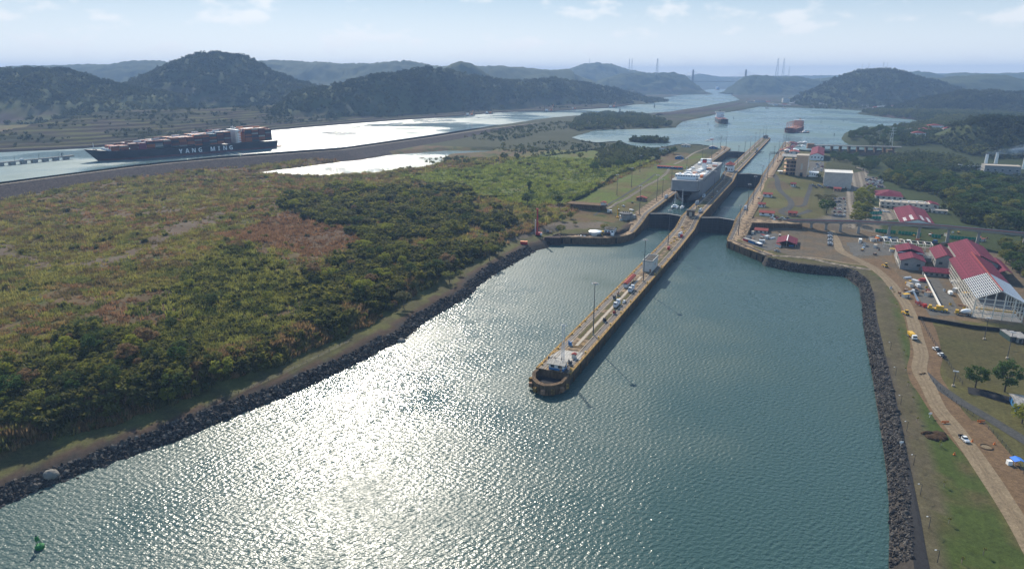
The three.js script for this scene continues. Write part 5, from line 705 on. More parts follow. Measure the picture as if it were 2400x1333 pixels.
// car carrier in the left lane
{
  const L = 205, o = thing('car_carrier', 'tall grey car carrier with white upperworks in the left lock lane', 'ship', -26, LANE, -(97 + L / 2), Math.PI), D = 25.5;
  hullParts(o, L, [[0, 14.5, 11, D], [0.06, 15.6, 14, D], [0.2, 15.9, 15.6, D], [0.82, 15.9, 14.5, D], [0.9, 15.9, 9.5, D], [0.95, 15.7, 5.2, D], [0.985, 15.2, 2.2, D], [1, 14.6, 0.8, D]], 1.4, M.hullGrey, M.antifoul, 3, 0.05).mesh('weather_deck', M.roofPale, o);
  const Z = (t) => L / 2 - L * t;
  new Geo().frustum(0, D, Z(1) - 0.0, 29.2, 0.4, 26, 0.4, 0.9).mesh('bulwark', M.hullGrey, o);
  new Geo().prism([[-15.6, Z(0.9)], [15.6, Z(0.9)], [15.6, Z(0.985)], [13.6, Z(1) - 0.6], [-13.6, Z(1) - 0.6], [-15.6, Z(0.985)]], D - 11, D + 0.9).mesh('bow_block', M.hullGrey, o);
  new Geo().prism([[-15.7, Z(0.93)], [15.7, Z(0.93)], [15.7, Z(0.984)], [13.7, Z(1) - 0.8], [-13.7, Z(1) - 0.8], [-15.7, Z(0.984)]], D - 12, D - 10.9).mesh('mooring_slot', M.black, o);
  new Geo().box(0, D, Z(0.915), 22, 3.2, 18).mesh('lower_house', M.white, o); new Geo().box(0, D + 3.2, Z(0.925), 26.5, 3, 11).mesh('bridge', M.white, o); for (let k = 0; k < 9; k++) new Geo().box(lerp(-11.6, 11.6, k / 8), D + 4.3, Z(0.925) - 5.56, 2, 1.1, 0.12).mesh('bridge_window', M.glass, o);
  for (const x of [-10, -4, 3, 9]) new Geo().box(x, D + 6.2, Z(0.92), 2.2, 1.4, 3).mesh('locker', M.white, o); new Geo().bar([1, D + 6, Z(0.93)], [1, D + 15, Z(0.93)], 0.5).bar([-3, D + 11, Z(0.93)], [5, D + 11, Z(0.93)], 0.35).mesh('radar_mast', M.white, o);
  new Geo().frustum(-4, D, Z(0.45), 5, 7, 4.4, 6, 9).mesh('funnel', M.white, o); new Geo().box(-4, D + 9, Z(0.45), 4.6, 3.4, 6.2).mesh('funnel_band', M.red, o); new Geo().box(-4, D + 12.4, Z(0.45), 4.2, 1, 5.6).mesh('funnel_cap', M.black, o);
  for (let k = 0; k < 9; k++) for (const x of [-10, 0, 10]) { if (hash2(k, x + 50) < 0.25) continue; new Geo().box(x + rr(-2, 2), D, Z(0.1 + k * 0.08), rr(3, 7), rr(1.2, 2.6), rr(5, 10)).mesh('vent_house', hash2(k, x + 9) < 0.2 ? M.deckTan : M.white, o); }
  for (const x of [-12.4, 12.4]) new Geo().box(x, D, Z(0.8), 2.6, 2.6, 8).mesh('lifeboat', M.orange, o);
  new Geo().box(6, D, Z(0.06), 14, 5, 8).mesh('ramp_post', M.white, o);
  for (let k = 0; k < 14; k++) for (const sd of [-1, 1]) new Geo().box(sd * 15.96, D - 4, Z(0.16 + k * 0.05), 0.12, 1.1, 3.4).mesh('side_vent', M.steelDark, o);
}
// two yachts below its bow
function yacht(label, x, s, cat) {
  const o = thing('sailing_yacht', label, 'boat', x, LANE, -s, Math.PI + 0.05), L = 14.5;
  if (cat) { for (const k of [-2.6, 2.6]) { const g = new THREE.Group(); g.name = 'float'; g.position.x = k; o.add(g); hullParts(g, L, [[0, 0.9, 0.7, 1.4], [0.5, 1.0, 0.9, 1.5], [0.85, 0.7, 0.5, 1.7], [1, 0.1, 0.1, 1.8]], 0.3, M.white, M.blue, 0.6).mesh('deck', M.white, g); } new Geo().box(0, 1.1, 0.6, 6.6, 0.6, 8).mesh('bridge_deck', M.white, o); new Geo().frustum(0, 1.7, 0.2, 5.4, 6, 4, 4.2, 1.5).mesh('cabin', M.white, o); new Geo().box(0, 2.2, -2.5, 3.9, 0.6, 0.3).mesh('window', M.glass, o); }
  else { hullParts(o, L, [[0, 1.7, 1.4, 1.4], [0.4, 2.3, 2.0, 1.5], [0.8, 1.5, 1.1, 1.8], [1, 0.1, 0.1, 2.1]], 0.3, M.white, M.blue, 0.8).mesh('deck', M.offwhite, o); new Geo().frustum(0, 1.5, 0.6, 2.8, 6.4, 2, 5, 0.9).mesh('cabin', M.white, o); new Geo().box(0, 1.8, -2.2, 1.9, 0.4, 0.5).mesh('window', M.glass, o); new Geo().box(0, 1.3, 5, 2.6, 0.5, 2.4).mesh('cockpit', M.denim, o); }
  const mx = cat ? 0 : 0, h = cat ? 18 : 20; new Geo().cyl(mx, 1.6, -1.4, 0.2, 0.14, h, 6).mesh('mast', M.white, o); new Geo().bar([0, 3.4, -1.2], [0, 3.5, 4.4], 0.32, 6).mesh('boom', M.blue, o); const g = new Geo(); g.bar([0, h + 1, -1.4], [0, 1.8, -L / 2 + 0.4], 0.07).bar([0, h + 1, -1.4], [0, 1.6, L / 2 - 0.4], 0.07); for (const k of [-1, 1]) g.bar([0, h + 1, -1.4], [k * (cat ? 3.2 : 2.1), 1.6, -0.9], 0.07); g.bar([-1.6, h * 0.55, -1.4], [1.6, h * 0.55, -1.4], 0.12); g.mesh('rigging', M.galv, o);
}
yacht('white catamaran yacht at the left below the car carrier bow', -29.5, 66, true); yacht('white single hulled yacht at the right below the car carrier bow', -21.6, 66, false);
// ships on the lake
{
  const p = G(1688, 290, LAKE), o = thing('tanker', 'dark tanker with a red deck seen end on in the lake', 'ship', p.x - 4, LAKE, p.z - 60, Math.PI + 0.24), L = 150; hullParts(o, L, [[0, 12, 10, 12], [0.1, 14, 13, 12], [0.8, 14, 13.5, 12], [0.93, 10, 6, 13.5], [1, 0.8, 0.4, 15]], 2, M.hullNavy, M.antifoul, 2).mesh('deck', M.hullRed, o);
  new Geo().box(0, 12, 56, 22, 14, 12).mesh('house', M.white, o); new Geo().box(0, 26, 55, 28, 3, 7).mesh('bridge', M.white, o); new Geo().box(0, 27, 51.4, 26, 1.2, 0.2).mesh('bridge_window', M.glass, o); new Geo().frustum(0, 12, 66, 6, 6, 5, 5, 20).mesh('funnel', M.steelDark, o); for (const z of [-40, 0]) new Geo().bar([0, 12, z], [0, 24, z], 0.9).bar([-4, 22, z], [4, 22, z], 0.5).mesh('derrick', M.hullRed, o); new Geo().box(0, 12, 5, 2, 1.6, 80).mesh('pipe_rack', M.hullRed, o);
  const a = G(1846, 313, LAKE), b = G(1880, 303, LAKE), dir = Math.atan2(-(a.x - b.x), -(a.z - b.z)), q = thing('bulk_carrier', 'red bulk carrier with deck cranes in the lake behind the centre wall', 'ship', (a.x + b.x) / 2 - 3, LAKE, (a.z + b.z) / 2, dir), LL = 140; hullParts(q, LL, [[0, 11, 9, 9.5], [0.1, 13, 12, 9.5], [0.8, 13, 12.4, 9.5], [0.92, 10, 6, 11.5], [1, 0.8, 0.4, 13]], 1.4, M.hullRed, M.antifoul, 2).mesh('deck', M.deckTan, q);
  for (let k = 0; k < 5; k++) { const z = -44 + k * 21; new Geo().box(0, 9.5, z + 10, 15, 2, 13).mesh('hatch', M.deckTan, q); for (const x of [-8, 8]) new Geo().cyl(x, 9.5, z, 0.9, 0.8, 15, 6).mesh('crane_post', M.deckTan, q); new Geo().bar([-8, 24, z], [8, 24, z], 0.9).bar([-7, 22, z], [2, 16, z + 14], 0.7).mesh('crane_jib', M.deckTan, q); } new Geo().box(0, 9.5, 58, 20, 13, 13).mesh('house', M.deckTan, q); new Geo().box(0, 22.5, 56, 25, 3, 8).mesh('bridge', M.white, q); new Geo().box(0, 23.4, 51.9, 22, 1.1, 0.2).mesh('bridge_window', M.glass, q); new Geo().frustum(0, 9.5, 66, 5, 5, 4, 4, 19).mesh('funnel', M.brown, q);
  const c = G(1682, 211, LAKE), f = thing('cargo_ship', 'tiny pale cargo ship far up the canal under the bridge', 'ship', c.x, LAKE, c.z, Math.PI + 0.25); hullParts(f, 170, [[0, 13, 11, 11], [0.8, 15, 14, 11], [0.93, 10, 6, 12], [1, 1, 0.5, 14]], 2, M.hullGrey, M.antifoul, 2).mesh('deck', M.roofPale, f); new Geo().box(0, 11, 62, 24, 22, 16).mesh('house', M.white, f); new Geo().box(0, 11, -10, 24, 12, 110).mesh('cargo', M.blue, f);
}
// green channel buoy in the near water
{ const p = G(93, 1284, 0), o = thing('channel_buoy', 'green channel buoy with a lattice top in the lower left water', 'buoy', p.x, 0, p.z, 0.4); o.rotation.z = 0.12; new Geo().cyl(0, -0.6, 0, 1.35, 1.45, 1.5, 14).mesh('float', M.buoyGreen, o); new Geo().cyl(0, 0.9, 0, 1.4, 0.9, 0.5, 14).mesh('collar', M.buoyGreen, o); for (let k = 0; k < 4; k++) { const a = k * 1.571 + 0.4; new Geo().bar([Math.cos(a) * 0.8, 1.3, Math.sin(a) * 0.8], [Math.cos(a) * 0.3, 4.4, Math.sin(a) * 0.3], 0.13).mesh('leg', M.buoyGreen, o); } new Geo().cyl(0, 3.0, 0, 0.7, 0.55, 1.3, 10).mesh('topmark', M.buoyGreen, o); new Geo().cyl(0, 4.4, 0, 0.25, 0.2, 0.6, 8).mesh('lantern', M.glass, o); }
// small marks on the lake
for (const [px, py, label] of [[1660, 291, 'small dark buoy left of the tanker'], [1664, 306, 'channel mark between the tanker and the near lake shore'], [1757, 260, 'small mark on the far lake right of the tanker'], [1925, 287, 'thin mark on the lake right of the red bulk carrier'], [1956, 318, 'small dark mark on the lake before the wooded point'], [1905, 262, 'thin mark on the far lake'], [1978, 284, 'small float on the lake before the far right shore'], [1720, 278, 'small float right of the tanker']]) { const p = G(px, py, LAKE), o = thing('lake_mark', label, 'buoy', p.x, LAKE, p.z); new Geo().cyl(0, -0.5, 0, 1.8, 1.6, 1.6, 8).mesh('float', M.steelDark, o); new Geo().cyl(0, 1.1, 0, 0.5, 0.4, 4.5, 6).mesh('pole', M.steelDark, o); new Geo().box(0, 4.4, 0, 1.6, 1.6, 0.3, 0.5).mesh('board', M.steelDark, o); }

// ---------------------------------------------------------------- dam, jetty, bridge and other far things
// rock dam between the bright canal and the fields
{
  const line = [[-260, 466], [-120, 448], [0, 432], [150, 412], [300, 393], [400, 382], [500, 373], [650, 362], [800, 351], [900, 337], [1000, 323], [1080, 311], [1150, 301], [1230, 291], [1300, 284], [1360, 279], [1440, 275]].map(([a, b]) => G(a, b, 21.5));
  const sec = [[-26, 12], [-6, 20.6], [-4, 21.4], [4.5, 21.5], [6, 20.9], [30, 12.5], [52, 5.2]], g = new Geo(), road = new Geo(), rings = [];
  line.forEach((p, i) => { const a = line[Math.max(0, i - 1)], b = line[Math.min(line.length - 1, i + 1)], tx = b.x - a.x, tz = b.z - a.z, l = Math.hypot(tx, tz), k = sstep(line.length - 1, line.length - 4, i); rings.push(sec.map(([d, y]) => [p.x - tz / l * d, lerp(Math.max(y, 13), y, k), p.z + tx / l * d])); });
  for (let i = 0; i + 1 < rings.length; i++) { const n = 6; for (let m = 0; m < n; m++) for (let j = 0; j + 1 < sec.length; j++) { if (j === 2) continue; const L = (q, t) => [0, 1, 2].map((e) => lerp(rings[i][q][e], rings[i + 1][q][e], t)); g.quad(L(j, m / n), L(j + 1, m / n), L(j + 1, (m + 1) / n), L(j, (m + 1) / n)); } road.quad(rings[i][2], rings[i][3], rings[i + 1][3], rings[i + 1][2]); }
  const o = thing('rock_dam', 'long dark rock fill dam beside the bright canal', 'dam'); g.mesh('rock_slope', M.rockFill, o); road.mesh('crest_road', M.pavePale, o);
}
// second dam tongue between the far canal and the lake
{ const line = [[1545, 266], [1600, 262], [1650, 256], [1700, 248], [1735, 240]].map(([a, b]) => G(a, b, 25)), o = thing('rock_tongue', 'far dark rock embankment between the canal and the lake', 'embankment'), g = new Geo(); for (let i = 0; i + 1 < line.length; i++) { const a = line[i], b = line[i + 1], tx = b.x - a.x, tz = b.z - a.z, l = Math.hypot(tx, tz), nx = -tz / l, nz = tx / l, P = (p, d, y) => [p.x + nx * d, y, p.z + nz * d]; g.quad(P(a, -30, 15), P(a, -5, 25), P(b, -5, 25), P(b, -30, 15)); g.quad(P(a, -5, 25), P(a, 5, 25), P(b, 5, 25), P(b, -5, 25)); g.quad(P(a, 5, 25), P(a, 50, 14), P(b, 50, 14), P(b, 5, 25)); } g.mesh('rock_slope', M.rockFill, o); }
// mooring jetty at the left edge
{ const a = G(-40, 386, 22), b = G(163, 366, 22), o = thing('mooring_jetty', 'concrete mooring jetty on piles at the left edge of the canal', 'jetty', a.x, LAKE, a.z, Math.atan2(-(b.z - a.z), b.x - a.x)), L = Math.hypot(b.x - a.x, b.z - a.z); new Geo().box(L / 2, 4.2, 0, L, 1.6, 5).mesh('deck', M.concreteGrey, o); for (let k = 0; k < 8; k++) { const x = 6 + k * (L - 10) / 7.2; new Geo().frustum(x, -3, 0, 7, 6, 8, 7, 7.2).mesh('pier', M.concreteGrey, o); } new Geo().frustum(L - 2, 3.6, 0, 12, 6, 14, 8, 2.4).mesh('end_cap', M.concreteGrey, o); for (const x of [0.34, 0.62, 0.86]) new Geo().bar([L * x, 5.8, 0], [L * x, 14, 0], 0.35).mesh('lamp_post', M.pole, o); new Geo().box(L * 0.42, 5.8, 0, 5, 2.6, 3).mesh('cabin', M.white, o); new Geo().bar([L * 0.9, 5.8, 0], [L * 0.9, 11, 0], 1).bar([L * 0.9, 11, 0], [L * 0.93, 9, 0], 0.6).mesh('capstan', M.steelDark, o); const g = new Geo(); for (let x = 0; x < L; x += 3) g.bar([x, 5.8, 2.4], [x, 6.9, 2.4], 0.1); g.bar([0, 6.9, 2.4], [L, 6.9, 2.4], 0.12); g.mesh('handrail', M.pole, o); }
// cable-stayed bridge
{
  const Df = 6000, A1 = atDepth(1623, 200, Df), B1 = atDepth(1746, 200, Df), mid = A1.clone().lerp(B1, 0.5), span = Math.hypot(B1.x - A1.x, B1.z - A1.z), o = thing('cable_bridge', 'far cable stayed bridge with two tall single pylons', 'bridge', mid.x, 0, mid.z, Math.atan2(-(B1.z - A1.z), B1.x - A1.x)), deckY = atDepth(1684, 190, Df).y, topY = atDepth(1684, 163, Df).y, conc = std('bridge_concrete', [0.16, 0.16, 0.17], 0.8);
  new Geo().box(0, deckY - 4.5, 0, span * 2.1, 5.5, 34).mesh('deck', conc, o); for (const k of [-1, 1]) { new Geo().frustum(k * span / 2, 0, 0, 20, 12, 11, 9, topY).mesh('pylon', conc, o); for (let j = 1; j <= 9; j++) for (const d of [-1, 1]) new Geo().bar([k * span / 2, topY - 8 - (9 - j) * 5, 0], [k * span / 2 + d * j * span * 0.052, deckY + 0.5, 0], 0.9).mesh('cable', M.galv, o); } for (const x of [-0.95, -0.75, 0.75, 0.95]) new Geo().box(x * span, 0, 0, 8, deckY - 4.5, 12).mesh('pier', conc, o);
}
// lattice towers on the skyline
function radioTower(label, px, pyTop, pyBase, Df, w) { const a = atDepth(px, pyBase, Df), top = atDepth(px, pyTop, Df).y, h = top - a.y + 14, o = thing('radio_tower', label, 'tower', a.x, a.y - 14, a.z); for (const [x, z] of [[-1, -1], [1, -1], [1, 1], [-1, 1]]) new Geo().bar([x * w / 2, 0, z * w / 2], [x * w * 0.12, h, z * w * 0.12], w * 0.085).mesh('leg', M.galv, o); const g = new Geo(); for (let k = 0; k < 8; k++) { const y0 = h * k / 8, y1 = h * (k + 1) / 8, r = (y) => w / 2 * (1 - 0.76 * y / h), s = k % 2 ? 1 : -1; g.bar([-r(y0) * s, y0, r(y0)], [r(y1) * s, y1, r(y1)], w * 0.05).bar([-r(y0) * s, y0, -r(y0)], [r(y1) * s, y1, -r(y1)], w * 0.05); } g.mesh('lacing', M.galv, o); for (const f of [0.62, 0.8, 0.95]) new Geo().box(0, h * f, 0, w * 0.9, w * 0.06, w * 0.1).mesh('cross_arm', M.galv, o); }
for (const [label, ...a] of [['left one of two thin towers on the pale flat topped hill', 1475, 137, 163, 5600, 9], ['right one of two thin towers on the pale flat topped hill', 1481, 137, 163, 5600, 9], ['broad lattice tower on the headland left of the bridge', 1540, 137, 174, 5650, 18], ['broad lattice tower nearest the bridge on the right headland', 1821, 137, 178, 5350, 20], ['second lattice tower from the bridge on the right headland', 1835, 137, 180, 5350, 16], ['short thin tower right of the two lattice towers on the headland', 1849, 155, 181, 5350, 8], ['left thin mast on the steep hill', 2020, 150, 168, 3500, 5], ['second thin mast on the steep hill', 2036, 148, 166, 3500, 5], ['tallest mast on the steep hill', 2070, 145, 165, 3500, 7], ['right thin mast on the steep hill', 2079, 146, 166, 3500, 4], ['tiny mast on the pale hill top', 1382, 137, 149, 7200, 8], ['thin tower left of the steep hill', 1924, 174, 188, 5350, 6]]) radioTower(label, ...a);
{ const p = T(2088, 345); const o = thing('power_pylon', 'lattice power pylon on the wooded point beside the dam', 'pylon', p.x, p.y, p.z), h = 38; for (const [x, z] of [[-1, -1], [1, -1], [1, 1], [-1, 1]]) new Geo().bar([x * 3, 0, z * 3], [x * 0.7, h, z * 0.7], 0.3).mesh('leg', M.galv, o); for (const y of [26, 31, 36]) new Geo().bar([-6, y, 0], [6, y, 0], 0.5).mesh('cross_arm', M.galv, o); const g = new Geo(); for (let k = 0; k < 8; k++) { const r = (y) => 3 - 2.3 * y / h, y0 = h * k / 8, y1 = h * (k + 1) / 8, s = k % 2 ? 1 : -1; g.bar([-r(y0) * s, y0, r(y0)], [r(y1) * s, y1, r(y1)], 0.2).bar([-r(y0) * s, y0, -r(y0)], [r(y1) * s, y1, -r(y1)], 0.2); } g.mesh('lacing', M.galv, o); }
// dredging barges by the far bank
function barge(label, px, py, L, tall) { const p = G(px, py, LAKE), o = thing('dredging_barge', label, 'barge', p.x, LAKE, p.z, 0.65); new Geo().frustum(0, -1, 0, L - 4, 13, L, 14, 4).mesh('hull', M.steelDark, o); new Geo().box(-L * 0.28, 3, 0, L * 0.22, 6, 8).mesh('deckhouse', M.white, o); for (const x of [-0.42, 0.42]) new Geo().cyl(L * x, -2, 0, 0.8, 0.8, tall, 8).mesh('spud', M.steelDark, o); new Geo().box(L * 0.15, 3, 0, 7, 4, 6).mesh('crane_cab', M.orange, o); new Geo().bar([L * 0.15, 6, 0], [L * 0.36, tall * 0.9, 0], 1).bar([L * 0.15, 7, 0], [L * 0.02, tall * 0.62, 0], 0.8).bar([L * 0.02, tall * 0.62, 0], [L * 0.36, tall * 0.9, 0], 0.3).mesh('crane_boom', M.orange, o); }
barge('orange crane barge by the far canal bank, nearest one', 1102, 271, 34, 22); barge('small white barge next to the nearest crane barge', 1146, 267, 30, 10); barge('dark crane barge by the far canal bank, middle one', 1288, 261, 46, 30); barge('dark barge with posts farthest up the canal', 1436, 252, 40, 26); barge('small barge left of the farthest one', 1345, 257, 18, 8);
for (const [px, py, label] of [[1453, 263, 'dark dolphin post nearest the wooded islet'], [1534, 252, 'dark dolphin post farther up the canal']]) { const p = G(px, py, LAKE), o = thing('dolphin_post', label, 'post', p.x, LAKE, p.z); new Geo().cyl(0, -3, 0, 3, 3, 15, 8).mesh('post', M.concreteGrey, o); new Geo().cyl(0, 12, 0, 1, 1, 6, 6).mesh('mast', M.steelDark, o); }
// white and red roofed town along the far lake shore: separate far houses
for (let k = 0; k < 34; k++) { const px = 1800 + k * 9 + rr(-4, 4), py = 242 + rr(-5, 6) + (px > 1960 ? (px - 1960) * 0.06 : 0), p = G(px, py, 24), w = rr(12, 30), g = thing('shore_house', 'small pale house in the far settlement along the lake shore', 'house', p.x, 22, p.z, rr(-0.4, 0.6), 'houses along the far lake shore'); const dd = rr(9, 16), hh = rr(4, 8); new Geo().box(0, 0, 0, w, hh, dd).mesh('wall', k % 3 ? M.white : M.beige, g); new Geo().gable(0, hh, 0, dd + 2, w + 2, 3, Math.PI / 2).mesh('roof', k % 4 === 0 ? M.redRoofOld : M.roofPale, g); }
for (const [px, w, h, d, label] of [[1782, 60, 10, 20, 'long low pale lock building at the far end of the lake'], [1842, 34, 22, 20, 'taller grey block at the far end of the lake'], [1760, 40, 6, 14, 'low brown shed on the rock tongue']]) { const p = G(px, 240, 22); house('far_lock_building', label, p.x, 21, p.z, w, h, d, { ry: 0.4, wall: M.offwhite, roof: M.roofPale, kind: 'flat', windows: 4, door: false }); }
// spillway dam: piers, gates and a bridge on top
{
  const a = G(1905, 341, 25), b = G(2110, 345, 25), L = Math.hypot(b.x - a.x, b.z - a.z), o = thing('spillway_dam', 'concrete spillway dam with square piers and a bridge on top', 'dam', a.x, 0, a.z, Math.atan2(-(b.z - a.z), b.x - a.x));
  new Geo().frustum(L / 2, 3, 0, L, 30, L, 10, 13).mesh('weir', M.concreteFace, o); const n = 10; for (let k = 0; k < n; k++) { const x = 4 + k * (L - 16) / (n - 1); new Geo().box(x, 10, 2, 3.2, 15, 11).mesh('pier', M.concreteFace, o); if (k < n - 1) new Geo().box(x + (L - 16) / (n - 1) / 2, 15.8, -2, (L - 16) / (n - 1) - 3.4, 3.2, 0.6).mesh('sluice_gate', M.steelDark, o); } new Geo().box(L / 2, 25, 2, L + 4, 1.6, 7).mesh('bridge_deck', M.concreteGrey, o); const g = new Geo(); for (let x = 0; x < L; x += 4) g.bar([x, 26.6, 5.2], [x, 27.8, 5.2], 0.15); g.bar([0, 27.8, 5.2], [L, 27.8, 5.2], 0.18); g.mesh('handrail', M.pole, o); new Geo().box(-4, 20, 3, 12, 9, 9).mesh('gatehouse', M.brown, o); new Geo().box(L - 22, 4, 18, 9, 18, 18).mesh('buttress', M.concreteFace, o);
}
// houses on the wooded hill
for (const [px, py, w, d, h, label] of [[2132, 312, 20, 12, 7, 'white house with a grey roof lowest of the hill group'], [2152, 319, 26, 14, 7, 'white house with a faded red roof at the front of the hill group'], [2166, 311, 28, 16, 8, 'white house with a deep red roof in the middle of the hill group'], [2190, 303, 36, 16, 9, 'large white house with a red roof at the back of the hill group'], [2224, 308, 24, 12, 7, 'pale house half hidden right of the hill group']]) { const p = T(px, py); house('hill_house', label, p.x, p.y, p.z, w, h, d, { ry: 0.25, wall: M.white, roof: py === 312 ? M.roofPale : M.redRoofOld, rise: 4, windows: 4, kind: 'hip' }); }
// power plant with two chimneys and its smoke
{
  const p = T(2345, 405); const o = house('plant_building', 'low pale grey plant hall right of the two white chimneys', p.x, p.y, p.z, 46, 11, 26, { wall: M.greyWall, roof: M.concretePale, kind: 'flat', windows: 5 }); const q = T(2282, 396); house('plant_building', 'long white low shed left of the white chimneys', q.x, q.y, q.z, 40, 5, 12, { wall: M.white, roof: M.roofPale, kind: 'flat', windows: 4 });
  for (const [px, py, h, label] of [[2310, 392, 22, 'left white chimney of the plant'], [2334, 388, 22, 'right white chimney of the plant'], [2400, 396, 20, 'third chimney at the right edge']]) { const c = T(px, py), m = thing('chimney', label, 'chimney', c.x, c.y, c.z); new Geo().cyl(0, -1, 0, 2.6, 2.1, h, 14).mesh('shaft', M.white, m); new Geo().cyl(0, h - 1, 0, 2.3, 2.3, 1, 14).mesh('rim', M.steelDark, m); }
  const c = T(2310, 392), sm = new THREE.MeshStandardMaterial({ color: lin(0.42, 0.52, 0.62), roughness: 1, transparent: true, opacity: 0.05, depthWrite: false }); sm.name = 'smoke'; const parts = [], r = rng(91); for (let k = 0; k < 46; k++) { const t = r(), g = new THREE.IcosahedronGeometry(1, 2); const sc = 2 + 11 * t; g.scale(sc * (1 + r()), sc * (0.45 + 0.3 * r()), sc); g.translate(c.x + t * 85 + (r() - 0.5) * 14, c.y + 21 + t * 13 + (r() - 0.5) * 8 * t, c.z + (r() - 0.5) * 18 - t * 10); parts.push(g); } const s = new THREE.Mesh(mergeGeometries(parts), sm); s.name = 'smoke'; stuff(s, 'thin bluish smoke drifting right from the chimneys', 'smoke');
}

// ---------------------------------------------------------------- roads, paths, yards
function ribbon(name, label, pl, w, mat, dy = 0.12, y) {
  const p = pl.map(([a, b]) => y === undefined ? T(a, b) : G(a, b, y)), c = new THREE.CatmullRomCurve3(p, false, 'centripetal'), n = Math.max(8, Math.round(c.getLength() / 3)), g = new Geo(), m = 4; let prev = null;
  for (let i = 0; i <= n; i++) { const q = c.getPointAt(i / n), t = c.getTangentAt(i / n), l = Math.hypot(t.x, t.z), nx = -t.z / l, nz = t.x / l, row = []; const ww = w * (0.94 + 0.12 * vnoise(i * 0.21, w)); for (let k = 0; k <= m; k++) { const d = (k / m - 0.5) * ww, x = q.x + nx * d, z = q.z + nz * d; row.push([x, (y === undefined ? H(x, z) : y) + dy, z]); } if (prev) for (let k = 0; k < m; k++) g.quad(prev[k], prev[k + 1], row[k + 1], row[k]); prev = row; }
  return structure(g.mesh(name, mat), label);
}
ribbon('gravel_road', 'pale gravel road winding along the right bank', [[1948, 540], [1962, 566], [1974, 590], [2010, 608], [2050, 630], [2080, 655], [2108, 690], [2126, 715], [2140, 750], [2150, 790], [2160, 830], [2156, 868], [2176, 905], [2200, 955], [2240, 1005], [2290, 1075], [2340, 1150], [2390, 1230], [2440, 1320]], 7, M.gravel, 0.16);
for (const k of [-1, 1]) ribbon('tyre_track', k < 0 ? 'left worn wheel track on the gravel road' : 'right worn wheel track on the gravel road', [[1974, 590], [2010, 608], [2050, 630], [2080, 655], [2108, 690], [2126, 715], [2140, 750], [2150, 790], [2160, 830], [2156, 868], [2176, 905], [2200, 955], [2240, 1005], [2290, 1075], [2340, 1150], [2390, 1230], [2440, 1320]].map(([a, b]) => [a + k * 4.4 + 2 * Math.sin(b / 31), b]), 0.9, M.dirtTrack, 0.2);
ribbon('dirt_verge', 'brown dirt verge beside the gravel road', [[2040, 606], [2090, 650], [2132, 706], [2160, 770], [2172, 830], [2166, 872], [2190, 920], [2236, 985], [2300, 1060], [2370, 1150], [2440, 1250]], 15, M.dirt, 0.07);
ribbon('side_road', 'grey side road leaving the gravel road to the right', [[2164, 872], [2200, 905], [2250, 940], [2310, 975], [2370, 1012], [2440, 1055]], 5.6, M.asphalt, 0.14);
ribbon('car_park', 'dark asphalt strip in front of the blue walled house', [[2270, 915], [2310, 922], [2350, 934], [2420, 950]], 9, M.asphaltDark, 0.13);
ribbon('shore_path', 'dark asphalt path above the rocks of the right bank', [[1994, 632], [2022, 652], [2040, 690], [2046, 740], [2064, 830], [2088, 940], [2112, 1060], [2136, 1180], [2160, 1320], [2166, 1352]], 4.2, M.asphaltDark, 0.14);
ribbon('quay_road', 'pale concrete road along the rocks right of the flared quay', [[1802, 599], [1850, 601], [1900, 606], [1950, 617], [2000, 626], [2042, 632]], 5, M.pavePale, 0.16);
ribbon('quay_road', 'dusty upper track right of the flared quay', [[1880, 601], [1930, 607], [1980, 616], [2030, 622]], 3.5, M.gravel, 0.15);
ribbon('service_road', 'pale service road beside the row of trees', [[1996, 535], [1994, 500], [1992, 470], [1996, 440], [2010, 420], [2030, 402], [2010, 392]], 8, M.pavePale, 0.14);
ribbon('visitor_drive', 'curved grey drive with pale kerbs below the visitor building', [[1815, 408], [1822, 420], [1824, 436], [1834, 452], [1850, 466], [1856, 480], [1842, 496]], 6.5, M.asphalt, 0.16);
ribbon('visitor_drive', 'straight grey drive right of the curved one', [[1902, 432], [1892, 462], [1882, 482], [1866, 484]], 5, M.asphalt, 0.15);
ribbon('visitor_drive', 'grey drive from the turning circle to the viaduct end', [[1846, 486], [1832, 496], [1850, 506], [1880, 500], [1900, 492]], 6, M.asphalt, 0.13);
ribbon('pond_road', 'thin grey road above the pond', [[440, 432], [560, 424], [700, 418], [860, 412], [950, 404], [1080, 392], [1150, 384], [1260, 368], [1350, 352]], 4.5, M.asphalt, 0.2);
ribbon('dam_road', 'pale road at the foot of the rock dam', [[-40, 462], [60, 457], [200, 448], [340, 440], [440, 430], [492, 424]], 5, M.pavePale, 0.2);
ribbon('dirt_track', 'pale orange dirt track into the thicket', [[984, 418], [1010, 428], [1045, 438], [1080, 447]], 4.2, M.gravel, 0.2);
ribbon('lawn_path', 'grey path across the lock lawn', [[1424, 490], [1450, 474], [1490, 452], [1530, 428], [1560, 408], [1572, 390]], 4.2, M.pavePale, 0.16);
ribbon('lawn_path', 'grey path up to the lake end of the lock lawn', [[1580, 385], [1612, 368], [1650, 350], [1690, 338]], 4.6, M.pavePale, 0.16);
ribbon('perimeter_path', 'long grey perimeter path left of the lock lawn', [[1392, 505], [1410, 492], [1450, 466], [1500, 434], [1536, 408]], 2.6, M.asphalt, 0.14);
